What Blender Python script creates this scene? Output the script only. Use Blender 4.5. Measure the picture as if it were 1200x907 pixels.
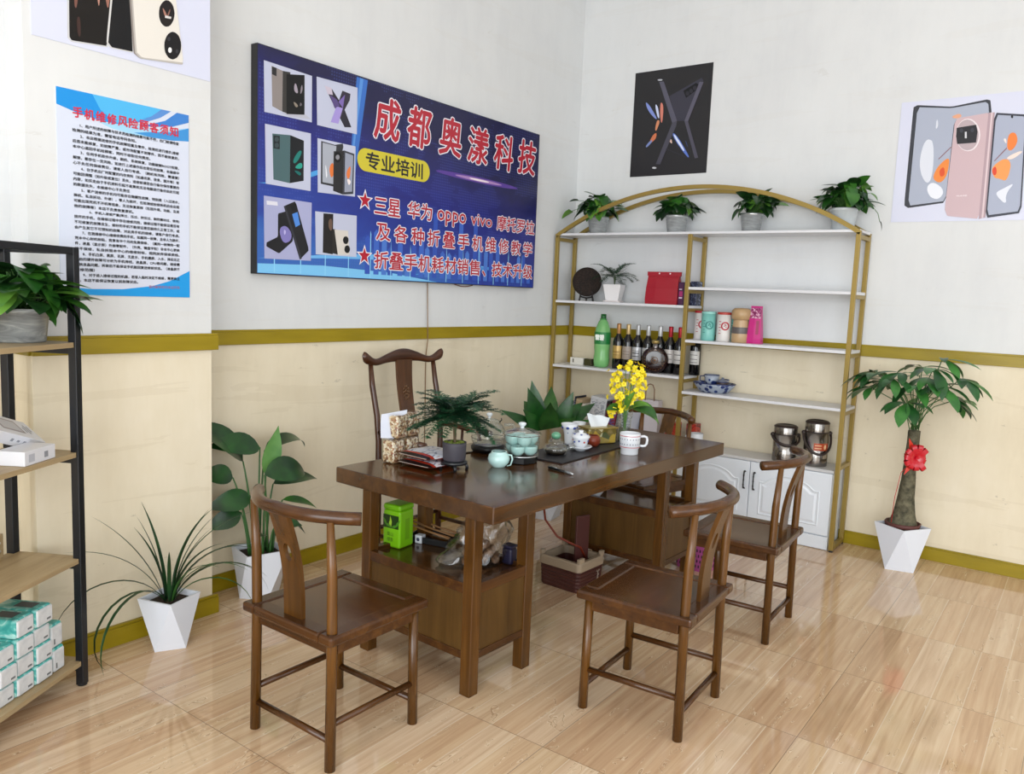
import bpy, bmesh, math, random
from math import sin, cos, pi, radians, sqrt
from mathutils import Vector, Matrix
SC = bpy.context.scene
for _o in list(bpy.data.objects): bpy.data.objects.remove(_o)
COL = SC.collection

# ---------------------------------------------------------------- camera, light, exposure
cam = bpy.data.cameras.new('camera'); CAM = bpy.data.objects.new('camera', cam); COL.objects.link(CAM)
cam.sensor_width = 36.0; cam.sensor_fit = 'HORIZONTAL'; cam.lens = 933.96 / 1200 * 36.0
cam.clip_start = 0.05; cam.clip_end = 100
_r = Vector((0.59296221, -0.80421012, 0.04052039)); _u = Vector((0.06943873, 0.10120312, 0.99243951)); _f = Vector((0.80223069, 0.58566545, -0.11585296))
CAM.matrix_world = Matrix(((_r.x, _u.x, -_f.x, -5.3202), (_r.y, _u.y, -_f.y, -3.3449), (_r.z, _u.z, -_f.z, 1.5007), (0, 0, 0, 1)))
SC.camera = CAM
SC.view_settings.view_transform = 'Standard'; SC.view_settings.look = 'None'
SC.view_settings.exposure = 0.10; SC.view_settings.gamma = 1.0
try: SC.view_settings.use_curve_mapping = False
except Exception: pass
world = bpy.data.worlds.new('daylight'); SC.world = world; world.use_nodes = True
_bg = world.node_tree.nodes['Background']; _bg.inputs[0].default_value = (0.86, 0.93, 1.0, 1); _bg.inputs[1].default_value = 0.28
def area(name, loc, rot, sx, sy, power, col):
    l = bpy.data.lights.new(name, 'AREA'); l.shape = 'RECTANGLE'; l.size = sx; l.size_y = sy; l.energy = power; l.color = col
    o = bpy.data.objects.new(name, l); COL.objects.link(o); o.location = loc; o.rotation_euler = rot
    return o
# daylight through the open shopfront (behind the camera) and the side door opening
area('shopfront_daylight', (-8.9, -4.5, 1.75), (0, radians(-90), 0), 3.3, 5.4, 365, (0.93, 0.97, 1.0))
area('side_daylight', (-4.6, -7.3, 1.8), (radians(90), 0, 0), 6.0, 3.0, 140, (0.93, 0.97, 1.0))

# ---------------------------------------------------------------- materials
def lin(h):
    if not isinstance(h, str): return tuple(h)
    h = h.lstrip('#'); out = []
    for i in (0, 2, 4):
        c = int(h[i:i+2], 16) / 255
        out.append(c / 12.92 if c <= 0.04045 else ((c + 0.055) / 1.055) ** 2.4)
    return tuple(out)
_M = {}
def mat(color, rough=0.5, metal=0.0, spec=0.5, coat=0.0, trans=0.0, emit=None, sub=0.0, key=None):
    k = key or ('p', color, rough, metal, spec, coat, trans, sub)
    if k in _M: return _M[k]
    m = bpy.data.materials.new('m_%d' % len(_M)); m.use_nodes = True
    b = m.node_tree.nodes['Principled BSDF']; c = lin(color)
    b.inputs['Base Color'].default_value = (*c, 1); b.inputs['Roughness'].default_value = rough
    b.inputs['Metallic'].default_value = metal; b.inputs['Specular IOR Level'].default_value = spec
    b.inputs['Coat Weight'].default_value = coat; b.inputs['Transmission Weight'].default_value = trans
    _M[k] = m; return m
class NT:
    """small node helper"""
    def __init__(s, m):
        s.m = m; m.use_nodes = True; s.n = m.node_tree.nodes; s.l = m.node_tree.links; s.b = s.n['Principled BSDF']
    def add(s, t, **kw):
        n = s.n.new(t)
        for k, v in kw.items():
            if k.startswith('i_'): n.inputs[k[2:].replace('_', ' ')].default_value = v
            else: setattr(n, k, v)
        return n
    def link(s, a, b): s.l.new(a, b)
    def coords(s, kind='Object', scale=(1, 1, 1), rot=(0, 0, 0), loc=(0, 0, 0)):
        t = s.add('ShaderNodeTexCoord'); mp = s.add('ShaderNodeMapping')
        mp.inputs['Scale'].default_value = scale; mp.inputs['Rotation'].default_value = rot; mp.inputs['Location'].default_value = loc
        s.link(t.outputs[kind], mp.inputs[0]); return mp.outputs[0]
    def noise(s, v, scale, detail=3, rough=0.5, dist=0.0):
        n = s.add('ShaderNodeTexNoise'); n.inputs['Scale'].default_value = scale; n.inputs['Detail'].default_value = detail
        n.inputs['Roughness'].default_value = rough; n.inputs['Distortion'].default_value = dist
        s.link(v, n.inputs['Vector']); return n.outputs[0]
    def ramp(s, fac, stops, interp='LINEAR'):
        r = s.add('ShaderNodeValToRGB'); e = r.color_ramp; e.interpolation = interp
        while len(e.elements) < len(stops): e.elements.new(0.5)
        for el, (p, c) in zip(e.elements, stops): el.position = p; el.color = (*lin(c), 1)
        s.link(fac, r.inputs[0]); return r.outputs[0]
    def mix(s, fac, a, b, mode='MIX'):
        n = s.add('ShaderNodeMix'); n.data_type = 'RGBA'; n.blend_type = mode
        for i, x in ((0, fac), (6, a), (7, b)):
            if hasattr(x, 'is_output') or hasattr(x, 'links'): s.link(x, n.inputs[i])
            elif i == 0: n.inputs[0].default_value = x
            else: n.inputs[i].default_value = (*lin(x), 1)
        return n.outputs[2]
    def math(s, op, a, b=None):
        n = s.add('ShaderNodeMath'); n.operation = op
        for i, x in enumerate((a, b)):
            if x is None: continue
            if hasattr(x, 'links'): s.link(x, n.inputs[i])
            else: n.inputs[i].default_value = x
        return n.outputs[0]
    def bump(s, h, strength=0.2, dist=0.01):
        n = s.add('ShaderNodeBump'); n.inputs['Strength'].default_value = strength; n.inputs['Distance'].default_value = dist
        s.link(h, n.inputs['Height']); s.link(n.outputs[0], s.b.inputs['Normal'])
def new(key, rough=0.5, spec=0.5, metal=0.0, coat=0.0):
    m = bpy.data.materials.new(key); t = NT(m); _M[key] = m
    t.b.inputs['Roughness'].default_value = rough; t.b.inputs['Specular IOR Level'].default_value = spec
    t.b.inputs['Metallic'].default_value = metal; t.b.inputs['Coat Weight'].default_value = coat
    t.b.inputs['Coat Roughness'].default_value = 0.08
    return t
def wood(key, cols, axis='x', scale=1.0, rough=0.3, coat=0.3, spec=0.5):
    if key in _M: return _M[key]
    t = new(key, rough, spec, 0, coat)
    sc = {'x': (1.2, 14, 14), 'y': (14, 1.2, 14), 'z': (14, 14, 1.2)}[axis]
    v = t.coords('Object', tuple(a * scale for a in sc))
    n = t.noise(v, 1.6, 6, 0.62, 0.6); n2 = t.noise(t.coords('Object', (2, 2, 2)), 1.3, 2)
    f = t.math('ADD', t.math('MULTIPLY', n, 0.75), t.math('MULTIPLY', n2, 0.25))
    c = t.ramp(f, [(0.32, cols[0]), (0.5, cols[1]), (0.68, cols[2])])
    t.link(c, t.b.inputs['Base Color']); t.bump(n, 0.05, 0.002); return t.m
def glass(key, tint='#ffffff', rough=0.02, base=0.06, slope=0.5):
    """thin clear glass or film: see-through with a mirror sheen that grows towards grazing angles"""
    if key in _M: return _M[key]
    m = bpy.data.materials.new(key); m.use_nodes = True; _M[key] = m
    n = m.node_tree.nodes; l = m.node_tree.links; n.remove(n['Principled BSDF']); out = n['Material Output']
    tr = n.new('ShaderNodeBsdfTransparent'); tr.inputs[0].default_value = (*lin(tint), 1)
    gl = n.new('ShaderNodeBsdfGlossy'); gl.inputs['Roughness'].default_value = rough
    lw = n.new('ShaderNodeLayerWeight'); lw.inputs[0].default_value = 0.35
    ma = n.new('ShaderNodeMath'); ma.operation = 'MULTIPLY_ADD'; ma.inputs[1].default_value = slope; ma.inputs[2].default_value = base
    mx = n.new('ShaderNodeMixShader'); l.new(lw.outputs['Facing'], ma.inputs[0]); l.new(ma.outputs[0], mx.inputs[0])
    l.new(tr.outputs[0], mx.inputs[1]); l.new(gl.outputs[0], mx.inputs[2]); l.new(mx.outputs[0], out.inputs[0])
    return m
def leafmat(key, c1, c2, rough=0.35, vein=None):
    if key in _M: return _M[key]
    t = new(key, rough, 0.45)
    n = t.noise(t.coords('Object', (9, 9, 9)), 1.5, 2)
    c = t.ramp(n, [(0.35, c1), (0.65, c2)]); t.link(c, t.b.inputs['Base Color'])
    return t.m
def speck(key, c1, c2, scale=40, rough=0.6, lo=0.4, hi=0.6, spec=0.4):
    if key in _M: return _M[key]
    t = new(key, rough, spec); n = t.noise(t.coords('Object', (1, 1, 1)), scale, 4, 0.6)
    t.link(t.ramp(n, [(lo, c1), (hi, c2)]), t.b.inputs['Base Color']); return t.m

# ---------------------------------------------------------------- mesh builder
def frame_of(d, up=Vector((0, 0, 1))):
    d = Vector(d).normalized()
    s = d.cross(up)
    if s.length < 1e-4: s = d.cross(Vector((1, 0, 0)))
    s.normalize(); return d, s, s.cross(d).normalized()
_BOX = {}
def bevbox(sx, sy, sz, b, seg):
    k = (round(sx, 4), round(sy, 4), round(sz, 4), round(b, 4), seg)
    if k not in _BOX:
        bm = bmesh.new(); bmesh.ops.create_cube(bm, size=1.0)
        for v in bm.verts: v.co = Vector((v.co.x * sx, v.co.y * sy, v.co.z * sz))
        if b > 0: bmesh.ops.bevel(bm, geom=list(bm.edges), offset=min(b, min(sx, sy, sz) * 0.45), segments=seg, profile=0.5, affect='EDGES')
        bm.verts.index_update()
        _BOX[k] = ([v.co.copy() for v in bm.verts], [tuple(v.index for v in f.verts) for f in bm.faces]); bm.free()
    return _BOX[k]
class MB:
    def __init__(s): s.v = []; s.f = []; s.m = []; s.s = []
    def add(s, vs, fs, mi=0, smooth=False, M=None):
        o = len(s.v)
        for p in vs: s.v.append(M @ Vector(p) if M else Vector(p))
        for f in fs: s.f.append(tuple(i + o for i in f)); s.m.append(mi); s.s.append(smooth)
        return s
    def box(s, c, size, mi=0, bev=0.0, rz=0.0, M=None, seg=2):
        vs, fs = bevbox(*size, bev, seg)
        X = Matrix.Translation(Vector(c)) @ Matrix.Rotation(rz, 4, 'Z')
        if M: X = M @ X
        return s.add(vs, fs, mi, False, X)
    def span(s, a, b, mi=0, bev=0.0, M=None):
        return s.box([(a[i] + b[i]) / 2 for i in range(3)], [abs(b[i] - a[i]) for i in range(3)], mi, bev, 0, M)
    def tube(s, pts, r, mi=0, n=10, smooth=True, caps=True, up=None, sq=1.0):
        pts = [Vector(p) for p in pts]; N = len(pts)
        rs = r if isinstance(r, (list, tuple)) else [r] * N
        vs = []; fs = []; prev = None
        for i, p in enumerate(pts):
            d = (pts[min(i + 1, N - 1)] - pts[max(i - 1, 0)])
            if d.length < 1e-9: d = Vector((0, 0, 1))
            d.normalize()
            if prev is None: _, sd, u = frame_of(d, up or Vector((0, 0, 1)))
            else:
                sd = prev - d * prev.dot(d)
                if sd.length < 1e-6: _, sd, u = frame_of(d)
                sd.normalize(); u = sd.cross(d).normalized()
            prev = sd
            for k in range(n):
                a = 2 * pi * (k + (0.5 if n == 4 else 0)) / n
                vs.append(p + sd * cos(a) * rs[i] + u * sin(a) * rs[i] * sq)
        for i in range(N - 1):
            for k in range(n):
                a = i * n + k; b = i * n + (k + 1) % n; fs.append((a, b, b + n, a + n))
        if caps: fs.append(tuple(range(n))[::-1]); fs.append(tuple((N - 1) * n + k for k in range(n)))
        return s.add(vs, fs, mi, smooth)
    def lathe(s, prof, c=(0, 0, 0), n=24, mi=0, smooth=True, bands=None, sx=1.0, sy=1.0, a0=0.0, a1=2 * pi):
        full = abs(a1 - a0 - 2 * pi) < 1e-6; K = n if full else n + 1
        vs = []; fs = []; ms = []
        for r, z in prof:
            for k in range(K):
                a = a0 + (a1 - a0) * k / n
                vs.append((c[0] + r * cos(a) * sx, c[1] + r * sin(a) * sy, c[2] + z))
        o = len(s.v); s.v += [Vector(p) for p in vs]
        for i in range(len(prof) - 1):
            for k in range(n):
                a = i * K + k; b = i * K + (k + 1) % K
                s.f.append((a + o, b + o, b + K + o, a + K + o)); s.m.append(bands[i] if bands else mi); s.s.append(smooth)
        return s
    def sphere(s, c, r, mi=0, n=12, rings=8, sc=(1, 1, 1), M=None):
        vs = []; fs = []
        for i in range(rings + 1):
            t = pi * i / rings
            for k in range(n):
                a = 2 * pi * k / n
                p = Vector((r * sc[0] * sin(t) * cos(a), r * sc[1] * sin(t) * sin(a), r * sc[2] * cos(t)))
                vs.append((M @ p if M else p) + Vector(c))
        for i in range(rings):
            for k in range(n):
                a = i * n + k; b = i * n + (k + 1) % n; fs.append((a, a + n, b + n, b))
        return s.add(vs, fs, mi, True)
    def prism(s, poly, z0, z1, mi=0, M=None):
        n = len(poly)
        vs = [(x, y, z0) for x, y in poly] + [(x, y, z1) for x, y in poly]
        fs = [tuple(range(n))[::-1], tuple(range(n, 2 * n))] + [(i, (i + 1) % n, n + (i + 1) % n, n + i) for i in range(n)]
        return s.add(vs, fs, mi, False, M)
    def leaf(s, base, d, L, W, mi=0, up=(0, 0, 1), bend=0.5, shape='lance', fold=0.15, rows=7, roll=0.0):
        d, sd, u = frame_of(d, Vector(up))
        if roll: R = Matrix.Rotation(roll, 3, d); sd = R @ sd; u = R @ u
        p = Vector(base); vs = []; fs = []
        for i in range(rows + 1):
            t = i / rows
            if shape == 'heart': w = (0.0 if t == 0 else 1.0 * sin(pi * min(1, t ** 0.55 * 0.97 + 0.03)) ** 0.8)
            elif shape == 'strap': w = min(1, 0.55 + t * 2) * (1 - t ** 3)
            elif shape == 'broad': w = sin(pi * t ** 0.8) ** 0.75
            elif shape == 'ovate': w = sin(pi * t ** 1.25) ** 0.9
            elif shape == 'blade': w = sin(pi * t ** 0.72) ** 1.05
            else: w = sin(pi * t ** 0.9)
            w = max(w, 0.02) * W / 2
            a = bend * t; dd = d * cos(a) - u * sin(a); uu = u * cos(a) + d * sin(a)
            back = -0.12 * L * (1 if shape == 'heart' and i == 1 else 0)
            vs += [p + sd * w + uu * fold * w + dd * back, p, p - sd * w + uu * fold * w + dd * back]
            p = p + dd * (L / rows)
        for i in range(rows):
            a = i * 3
            fs += [(a, a + 1, a + 4, a + 3), (a + 1, a + 2, a + 5, a + 4)]
        return s.add(vs, fs, mi, True)
    def build(s, name, mats, parent=None, loc=None):
        me = bpy.data.meshes.new(name); me.from_pydata([tuple(v) for v in s.v], [], s.f)
        if not isinstance(mats, (list, tuple)): mats = [mats]
        for m in mats: me.materials.append(m)
        me.polygons.foreach_set('material_index', s.m); me.polygons.foreach_set('use_smooth', s.s)
        bm = bmesh.new(); bm.from_mesh(me); bmesh.ops.recalc_face_normals(bm, faces=bm.faces); bm.to_mesh(me); bm.free(); me.update()
        o = bpy.data.objects.new(name, me); COL.objects.link(o)
        if parent is not None: o.parent = parent
        if loc is not None: o.location = loc
        return o
def thing(name, label, cat, loc=(0, 0, 0), rz=0.0, group=None):
    o = bpy.data.objects.new(name, None); COL.objects.link(o); o.empty_display_size = 0.05
    o.location = loc; o.rotation_euler = (0, 0, rz); o['label'] = label; o['category'] = cat
    if group: o['group'] = group
    return o
def tag(o, label, cat, group=None, loc=None, rz=None):
    o['label'] = label; o['category'] = cat
    if group: o['group'] = group
    if loc is not None: o.location = loc
    if rz is not None: o.rotation_euler = (0, 0, rz)
    return o
def struct(o): o['kind'] = 'structure'; return o
def dup(root, loc, rz, label, group=None):
    r = root.copy(); COL.objects.link(r); r.location = loc; r.rotation_euler = (0, 0, rz); r['label'] = label
    if group: r['group'] = group
    for ch in list(root.children):
        c = ch.copy(); COL.objects.link(c); c.parent = r
        for g in list(ch.children):
            d = g.copy(); COL.objects.link(d); d.parent = c
    return r
# text: flat lettering fitted into a width x height box; bold > 0 thickens every stroke by that share of the glyph height
def text(name, s, parent, M, w, h, material, bold=0.0, shear=0.0, depth=0.0002, align='C'):
    cu = bpy.data.curves.new(name, 'FONT'); cu.body = s; cu.size = 1.0; cu.shear = shear; cu.resolution_u = 2
    tmp = bpy.data.objects.new('tmp_text', cu); COL.objects.link(tmp)
    dg = bpy.context.evaluated_depsgraph_get(); me = bpy.data.meshes.new_from_object(tmp.evaluated_get(dg))
    bpy.data.objects.remove(tmp); bpy.data.curves.remove(cu)
    vs = [v.co.copy() for v in me.vertices]; fs = [tuple(p.vertices) for p in me.polygons]; bpy.data.meshes.remove(me)
    if not vs: return None
    x0, x1, y0, y1 = min(v.x for v in vs), max(v.x for v in vs), min(v.y for v in vs), max(v.y for v in vs)
    kx = w / max(x1 - x0, 1e-6); ky = h / max(y1 - y0, 1e-6)
    if w <= 0: kx = ky
    if h <= 0: ky = kx
    cx = (x0 + x1) / 2 if align == 'C' else x0
    base = [Vector(((v.x - cx) * kx, (v.y - (y0 + y1) / 2) * ky, 0)) for v in vs]
    b = bold * h; mb = MB()
    offs = [(0, 0)] + ([(b * cos(pi / 4 * k), b * sin(pi / 4 * k)) for k in range(8)] if bold > 0.04 else [(b, 0), (-b, 0), (0, b), (0, -b)] if bold > 0 else [])
    for n, (dx, dy) in enumerate(offs):
        mb.add([M @ (p + Vector((dx, dy, 0.000004 * n))) for p in base], fs)
    me = bpy.data.meshes.new(name); me.from_pydata([tuple(v) for v in mb.v], [], mb.f); me.materials.append(material); me.update()
    o = bpy.data.objects.new(name, me); COL.objects.link(o)
    if parent is not None: o.parent = parent
    return o
def wallM(plane, u, z, off):
    """text / print frame: plane 'y' faces -Y (u runs +X), plane 'x' faces -X (u runs -Y)"""
    if plane == 'y': return Matrix(((1, 0, 0, u), (0, 0, -1, -off), (0, 1, 0, z), (0, 0, 0, 1)))
    return Matrix(((0, 0, -1, -off), (-1, 0, 0, -u), (0, 1, 0, z), (0, 0, 0, 1)))
def printed(name, polys, parent, plane, step=0.0003, off0=0.0006, rough=0.35):
    """a printed picture: flat ink shapes lying on the sheet"""
    mb = MB(); mats = []; idx = {}
    for i, (c, pts) in enumerate(polys):
        if c not in idx: idx[c] = len(mats); mats.append(mat(c, rough, 0, 0.3))
        M = wallM(plane, 0, 0, off0 + step * i)
        mb.add([(u, z, 0) for u, z in pts], [tuple(range(len(pts)))], idx[c], False, M)
    me_o = mb.build(name, mats, parent)
    return me_o

# ================================================================ the room
def room():
    # floor: wood-look glazed tiles, six printed planks per tile
    t = new('floor_tile', 0.06, 0.75, 0, 0.0)
    tc = t.add('ShaderNodeTexCoord'); sep = t.add('ShaderNodeSeparateXYZ'); t.link(tc.outputs['Object'], sep.inputs[0])
    TX, TY, PW = 0.632, 0.649, 0.649 / 6
    xs = t.math('DIVIDE', t.math('ADD', sep.outputs[0], 3.835 + 10 * TX), TX); ys = t.math('DIVIDE', t.math('ADD', sep.outputs[1], 0.69 + 20 * TY), TY)
    ix = t.math('FLOOR', xs); fx = t.math('FRACT', xs); fy = t.math('FRACT', ys)
    pl = t.math('DIVIDE', t.math('ADD', sep.outputs[1], 0.69 + 20 * TY), PW); ip = t.math('FLOOR', pl); fp = t.math('FRACT', pl)
    cb = t.add('ShaderNodeCombineXYZ'); t.link(ix, cb.inputs[0]); t.link(ip, cb.inputs[1])
    wn = t.add('ShaderNodeTexWhiteNoise'); wn.noise_dimensions = '3D'; t.link(cb.outputs[0], wn.inputs[0])
    # grain, shifted for every plank
    cv = t.add('ShaderNodeCombineXYZ'); t.link(t.math('MULTIPLY', sep.outputs[0], 1.1), cv.inputs[0])
    t.link(t.math('MULTIPLY', sep.outputs[1], 26.0), cv.inputs[1]); t.link(t.math('MULTIPLY', wn.outputs[0], 40.0), cv.inputs[2])
    g = t.noise(cv.outputs[0], 1.5, 5, 0.6, 0.5)
    cv2 = t.add('ShaderNodeCombineXYZ'); t.link(t.math('MULTIPLY', sep.outputs[0], 5.5), cv2.inputs[0])
    t.link(t.math('MULTIPLY', sep.outputs[1], 17.0), cv2.inputs[1]); t.link(t.math('MULTIPLY', wn.outputs[0], 23.0), cv2.inputs[2])
    kn = t.noise(cv2.outputs[0], 1.0, 2, 0.5, 1.4)
    rings = t.math('FRACT', t.math('MULTIPLY', kn, 11.0))
    col = t.ramp(g, [(0.3, '#c6a88a'), (0.5, '#d8bd9f'), (0.72, '#e6d1b4')])
    tone = t.ramp(wn.outputs[0], [(0.0, '#d0bda8'), (0.35, '#ecdccb'), (0.7, '#f0eadc'), (1.0, '#ffffff')])
    col = t.mix(0.65, col, tone, 'MULTIPLY')
    km = t.math('MULTIPLY', t.math('GREATER_THAN', kn, 0.625), t.math('LESS_THAN', rings, 0.16))
    col = t.mix(t.math('MULTIPLY', km, 0.5), col, '#94714e')
    km2 = t.math('MULTIPLY', t.math('GREATER_THAN', kn, 0.61), t.math('GREATER_THAN', rings, 0.86))
    col = t.mix(t.math('MULTIPLY', km2, 0.5), col, '#ecdcc0')
    seam = t.math('MULTIPLY', t.math('LESS_THAN', fp, 0.03), t.math('GREATER_THAN', wn.outputs[0], 0.25))
    col = t.mix(t.math('MULTIPLY', seam, 0.6), col, '#e6d9c2')
    gr = t.math('MAXIMUM', t.math('LESS_THAN', fx, 0.004), t.math('LESS_THAN', fy, 0.004))
    col = t.mix(t.math('MULTIPLY', gr, 0.75), col, '#6d5843')
    t.link(col, t.b.inputs['Base Color'])
    rn = t.noise(tc.outputs['Object'], 1.6, 3)
    t.link(t.math('ADD', t.math('MULTIPLY', rn, 0.05), 0.035), t.b.inputs['Roughness'])
    XL, YN, H = -9.0, -7.4, 4.3
    struct(MB().span((XL, YN, -0.1), (0.15, 0.15, 0.0)).build('floor', t.m))
    # plaster, white above and cream below the rail
    def plaster(key, a, b, c, stain):
        t = new(key, 0.62, 0.25)
        n = t.noise(t.coords('Object', (1, 1, 1)), 1.7, 5, 0.6); n2 = t.noise(t.coords('Object', (1, 1, 0.25)), 7, 4, 0.7)
        f = t.math('ADD', t.math('MULTIPLY', n, 0.6), t.math('MULTIPLY', n2, 0.4))
        col = t.ramp(f, [(0.3, a), (0.5, b), (0.68, c)])
        # scuffs and small stains in the paint
        s1 = t.noise(t.coords('Object', (1.0, 1.0, 2.2)), 6.5, 6, 0.72, 0.6); s2 = t.noise(t.coords('Object', (1, 1, 1)), 1.1, 2)
        mk = t.math('MULTIPLY', t.math('GREATER_THAN', s1, 0.66), t.math('GREATER_THAN', s2, 0.47))
        col = t.mix(t.math('MULTIPLY', mk, stain), col, '#8f8470')
        s3 = t.noise(t.coords('Object', (0.5, 0.5, 5)), 2.0, 4, 0.6, 0.8)
        col = t.mix(t.math('MULTIPLY', t.math('GREATER_THAN', s3, 0.60), stain * 0.35), col, '#b9a888')
        t.link(col, t.b.inputs['Base Color'])
        n3 = t.noise(t.coords('Object', (1, 1, 1)), 60, 3); t.bump(n3, 0.06, 0.003); return t.m
    wh = plaster('white_plaster', '#d1d3d5', '#d8dadb', '#dcdedf', 0.10); cr = plaster('cream_plaster', '#d8ccb2', '#e2d7be', '#e9dfc9', 0.35)
    ZS = 1.24
    def wall(name, a, b):
        mb = MB(); mb.span((a[0], a[1], 0), (b[0], b[1], ZS), 1); mb.span((a[0], a[1], ZS), (b[0], b[1], H), 0)
        return struct(mb.build(name, [wh, cr]))
    wall('wall_right', (0.0, YN, 0), (0.15, 0.15, 0))
    wall('wall_left', (-3.28, 0.0, 0), (0.0, 0.15, 0))
    wall('wall_column', (-4.014, -0.2105, 0), (-3.28, 0.15, 0))
    wall('wall_left_far', (XL, -0.07, 0), (-4.014, 0.15, 0))
    struct(MB().span((XL, YN, H), (0.15, 0.15, H + 0.1)).build('ceiling', mat('#eeeeec', 0.8, 0, 0.2)))
    # mustard dado rails and baseboards, with a thin lip along the top
    t = new('mustard_paint', 0.35, 0.4)
    n = t.noise(t.coords('Object', (1, 1, 6)), 3, 3); t.link(t.ramp(n, [(0.3, '#8a7706'), (0.7, '#9c8712')]), t.b.inputs['Base Color']); mu = t.m
    ZB, ZT = 1.204, 1.276
    def rail(name, a, b, z0, z1, d, axis):
        mb = MB()
        if axis == 'x':     # runs along x on a wall facing -y
            mb.span((a[0], a[1] - d, z0), (b[0], a[1], z1 - 0.010), 0, 0.002); mb.span((a[0], a[1] - d * 0.7, z1 - 0.010), (b[0], a[1], z1), 0, 0.001)
        else:
            mb.span((a[0] - d, b[1], z0), (a[0], a[1], z1 - 0.010), 0, 0.002); mb.span((a[0] - d * 0.7, b[1], z1 - 0.010), (a[0], a[1], z1), 0, 0.001)
        return struct(mb.build(name, mu))
    rail('trim_1', (-3.26, 0.0), (-0.02, 0), ZB, ZT, 0.014, 'x')
    rail('trim_2', (0.0, 0.0), (0.0, YN), ZB, ZT, 0.014, 'y')
    rail('trim_3', (-4.02, -0.2105), (-3.257, 0), ZB, ZT, 0.021, 'x')
    rail('trim_4', (-4.014, -0.07), (-4.014, -0.2105), ZB, ZT, 0.014, 'y')
    rail('baseboard_left', (-3.26, 0.0), (-0.015, 0), 0, 0.085, 0.015, 'x')
    rail('baseboard_right', (0.0, 0.0), (0.0, YN), 0, 0.082, 0.015, 'y')
    rail('baseboard_column', (-4.02, -0.2105), (-3.258, 0), 0, 0.085, 0.021, 'x')
    # the shopfront behind the camera: side pier walls and header so that daylight comes in through an opening
    wall('wall_front_pier', (XL - 0.15, -1.8, 0), (XL, 0.15, 0))
    struct(MB().span((XL - 0.15, YN, 3.5), (XL, -1.8, H)).build('wall_front_header', wh))
    wall('wall_side_pier', (-1.2, YN - 0.15, 0), (0.15, YN, 0))
    wall('wall_side_far_pier', (XL, YN - 0.15, 0), (-7.8, YN, 0))
    struct(MB().span((-7.8, YN - 0.15, 3.4), (-1.2, YN, H)).build('wall_side_header', wh))
room()


# printed pictures: flat ink shapes, (metres along the sheet, metres up the sheet)
CARD0=[('#bfc4da',[(0.036,0.999),(0.322,0.994),(0.324,0.769),(0.04,0.764)]),
('#b9bac8',[(0.138,0.78),(0.283,0.8),(0.318,0.783),(0.188,0.771)]),
('#8d8583',[(0.079,0.984),(0.144,0.976),(0.143,0.785),(0.085,0.799)]),
('#2a2a2c',[(0.082,0.981),(0.108,0.981),(0.108,0.942),(0.082,0.946)]),
('#3a3836',[(0.144,0.976),(0.189,0.98),(0.168,0.783),(0.143,0.785)]),
('#101012',[(0.166,0.966),(0.275,0.987),(0.277,0.797),(0.168,0.779)]),
('#a39aa8',[(0.228,0.924),(0.233,0.909),(0.235,0.898),(0.234,0.892),(0.228,0.89),(0.22,0.893),(0.214,0.899),(0.212,0.907),(0.212,0.917),(0.215,0.929),(0.219,0.935),(0.223,0.933)]),
('#8a808a',[(0.25,0.906),(0.253,0.923),(0.256,0.933),(0.259,0.936),(0.261,0.934),(0.263,0.924),(0.263,0.916),(0.261,0.908),(0.258,0.9),(0.253,0.893),(0.25,0.892),(0.249,0.896)]),
('#8f8578',[(0.218,0.844),(0.228,0.839),(0.234,0.834),(0.236,0.83),(0.234,0.827),(0.229,0.823),(0.224,0.823),(0.22,0.825),(0.215,0.83),(0.211,0.838),(0.21,0.843),(0.212,0.845)]),
('#6f6870',[(0.254,0.849),(0.257,0.847),(0.259,0.844),(0.259,0.841),(0.256,0.837),(0.252,0.834),(0.249,0.833),(0.247,0.834),(0.247,0.838),(0.248,0.844),(0.249,0.848),(0.251,0.85)])]
CARD1=[('#bfc4da',[(0.351,0.998),(0.626,1.005),(0.627,0.765),(0.358,0.763)]),
('#2b2833',[(0.402,0.965),(0.452,0.959),(0.534,0.882),(0.587,0.794),(0.54,0.786),(0.483,0.857)]),
('#37323f',[(0.521,0.967),(0.577,0.963),(0.572,0.929),(0.516,0.838),(0.482,0.871)]),
('#a393d6',[(0.482,0.88),(0.526,0.88),(0.497,0.795),(0.446,0.794)]),
('#5a4a80',[(0.438,0.928),(0.485,0.914),(0.505,0.886),(0.469,0.869)]),
('#c9bfd0',[(0.402,0.965),(0.447,0.965),(0.457,0.931),(0.423,0.929)]),
('#7d68b0',[(0.495,0.905),(0.538,0.95),(0.526,0.88)])]
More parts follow.
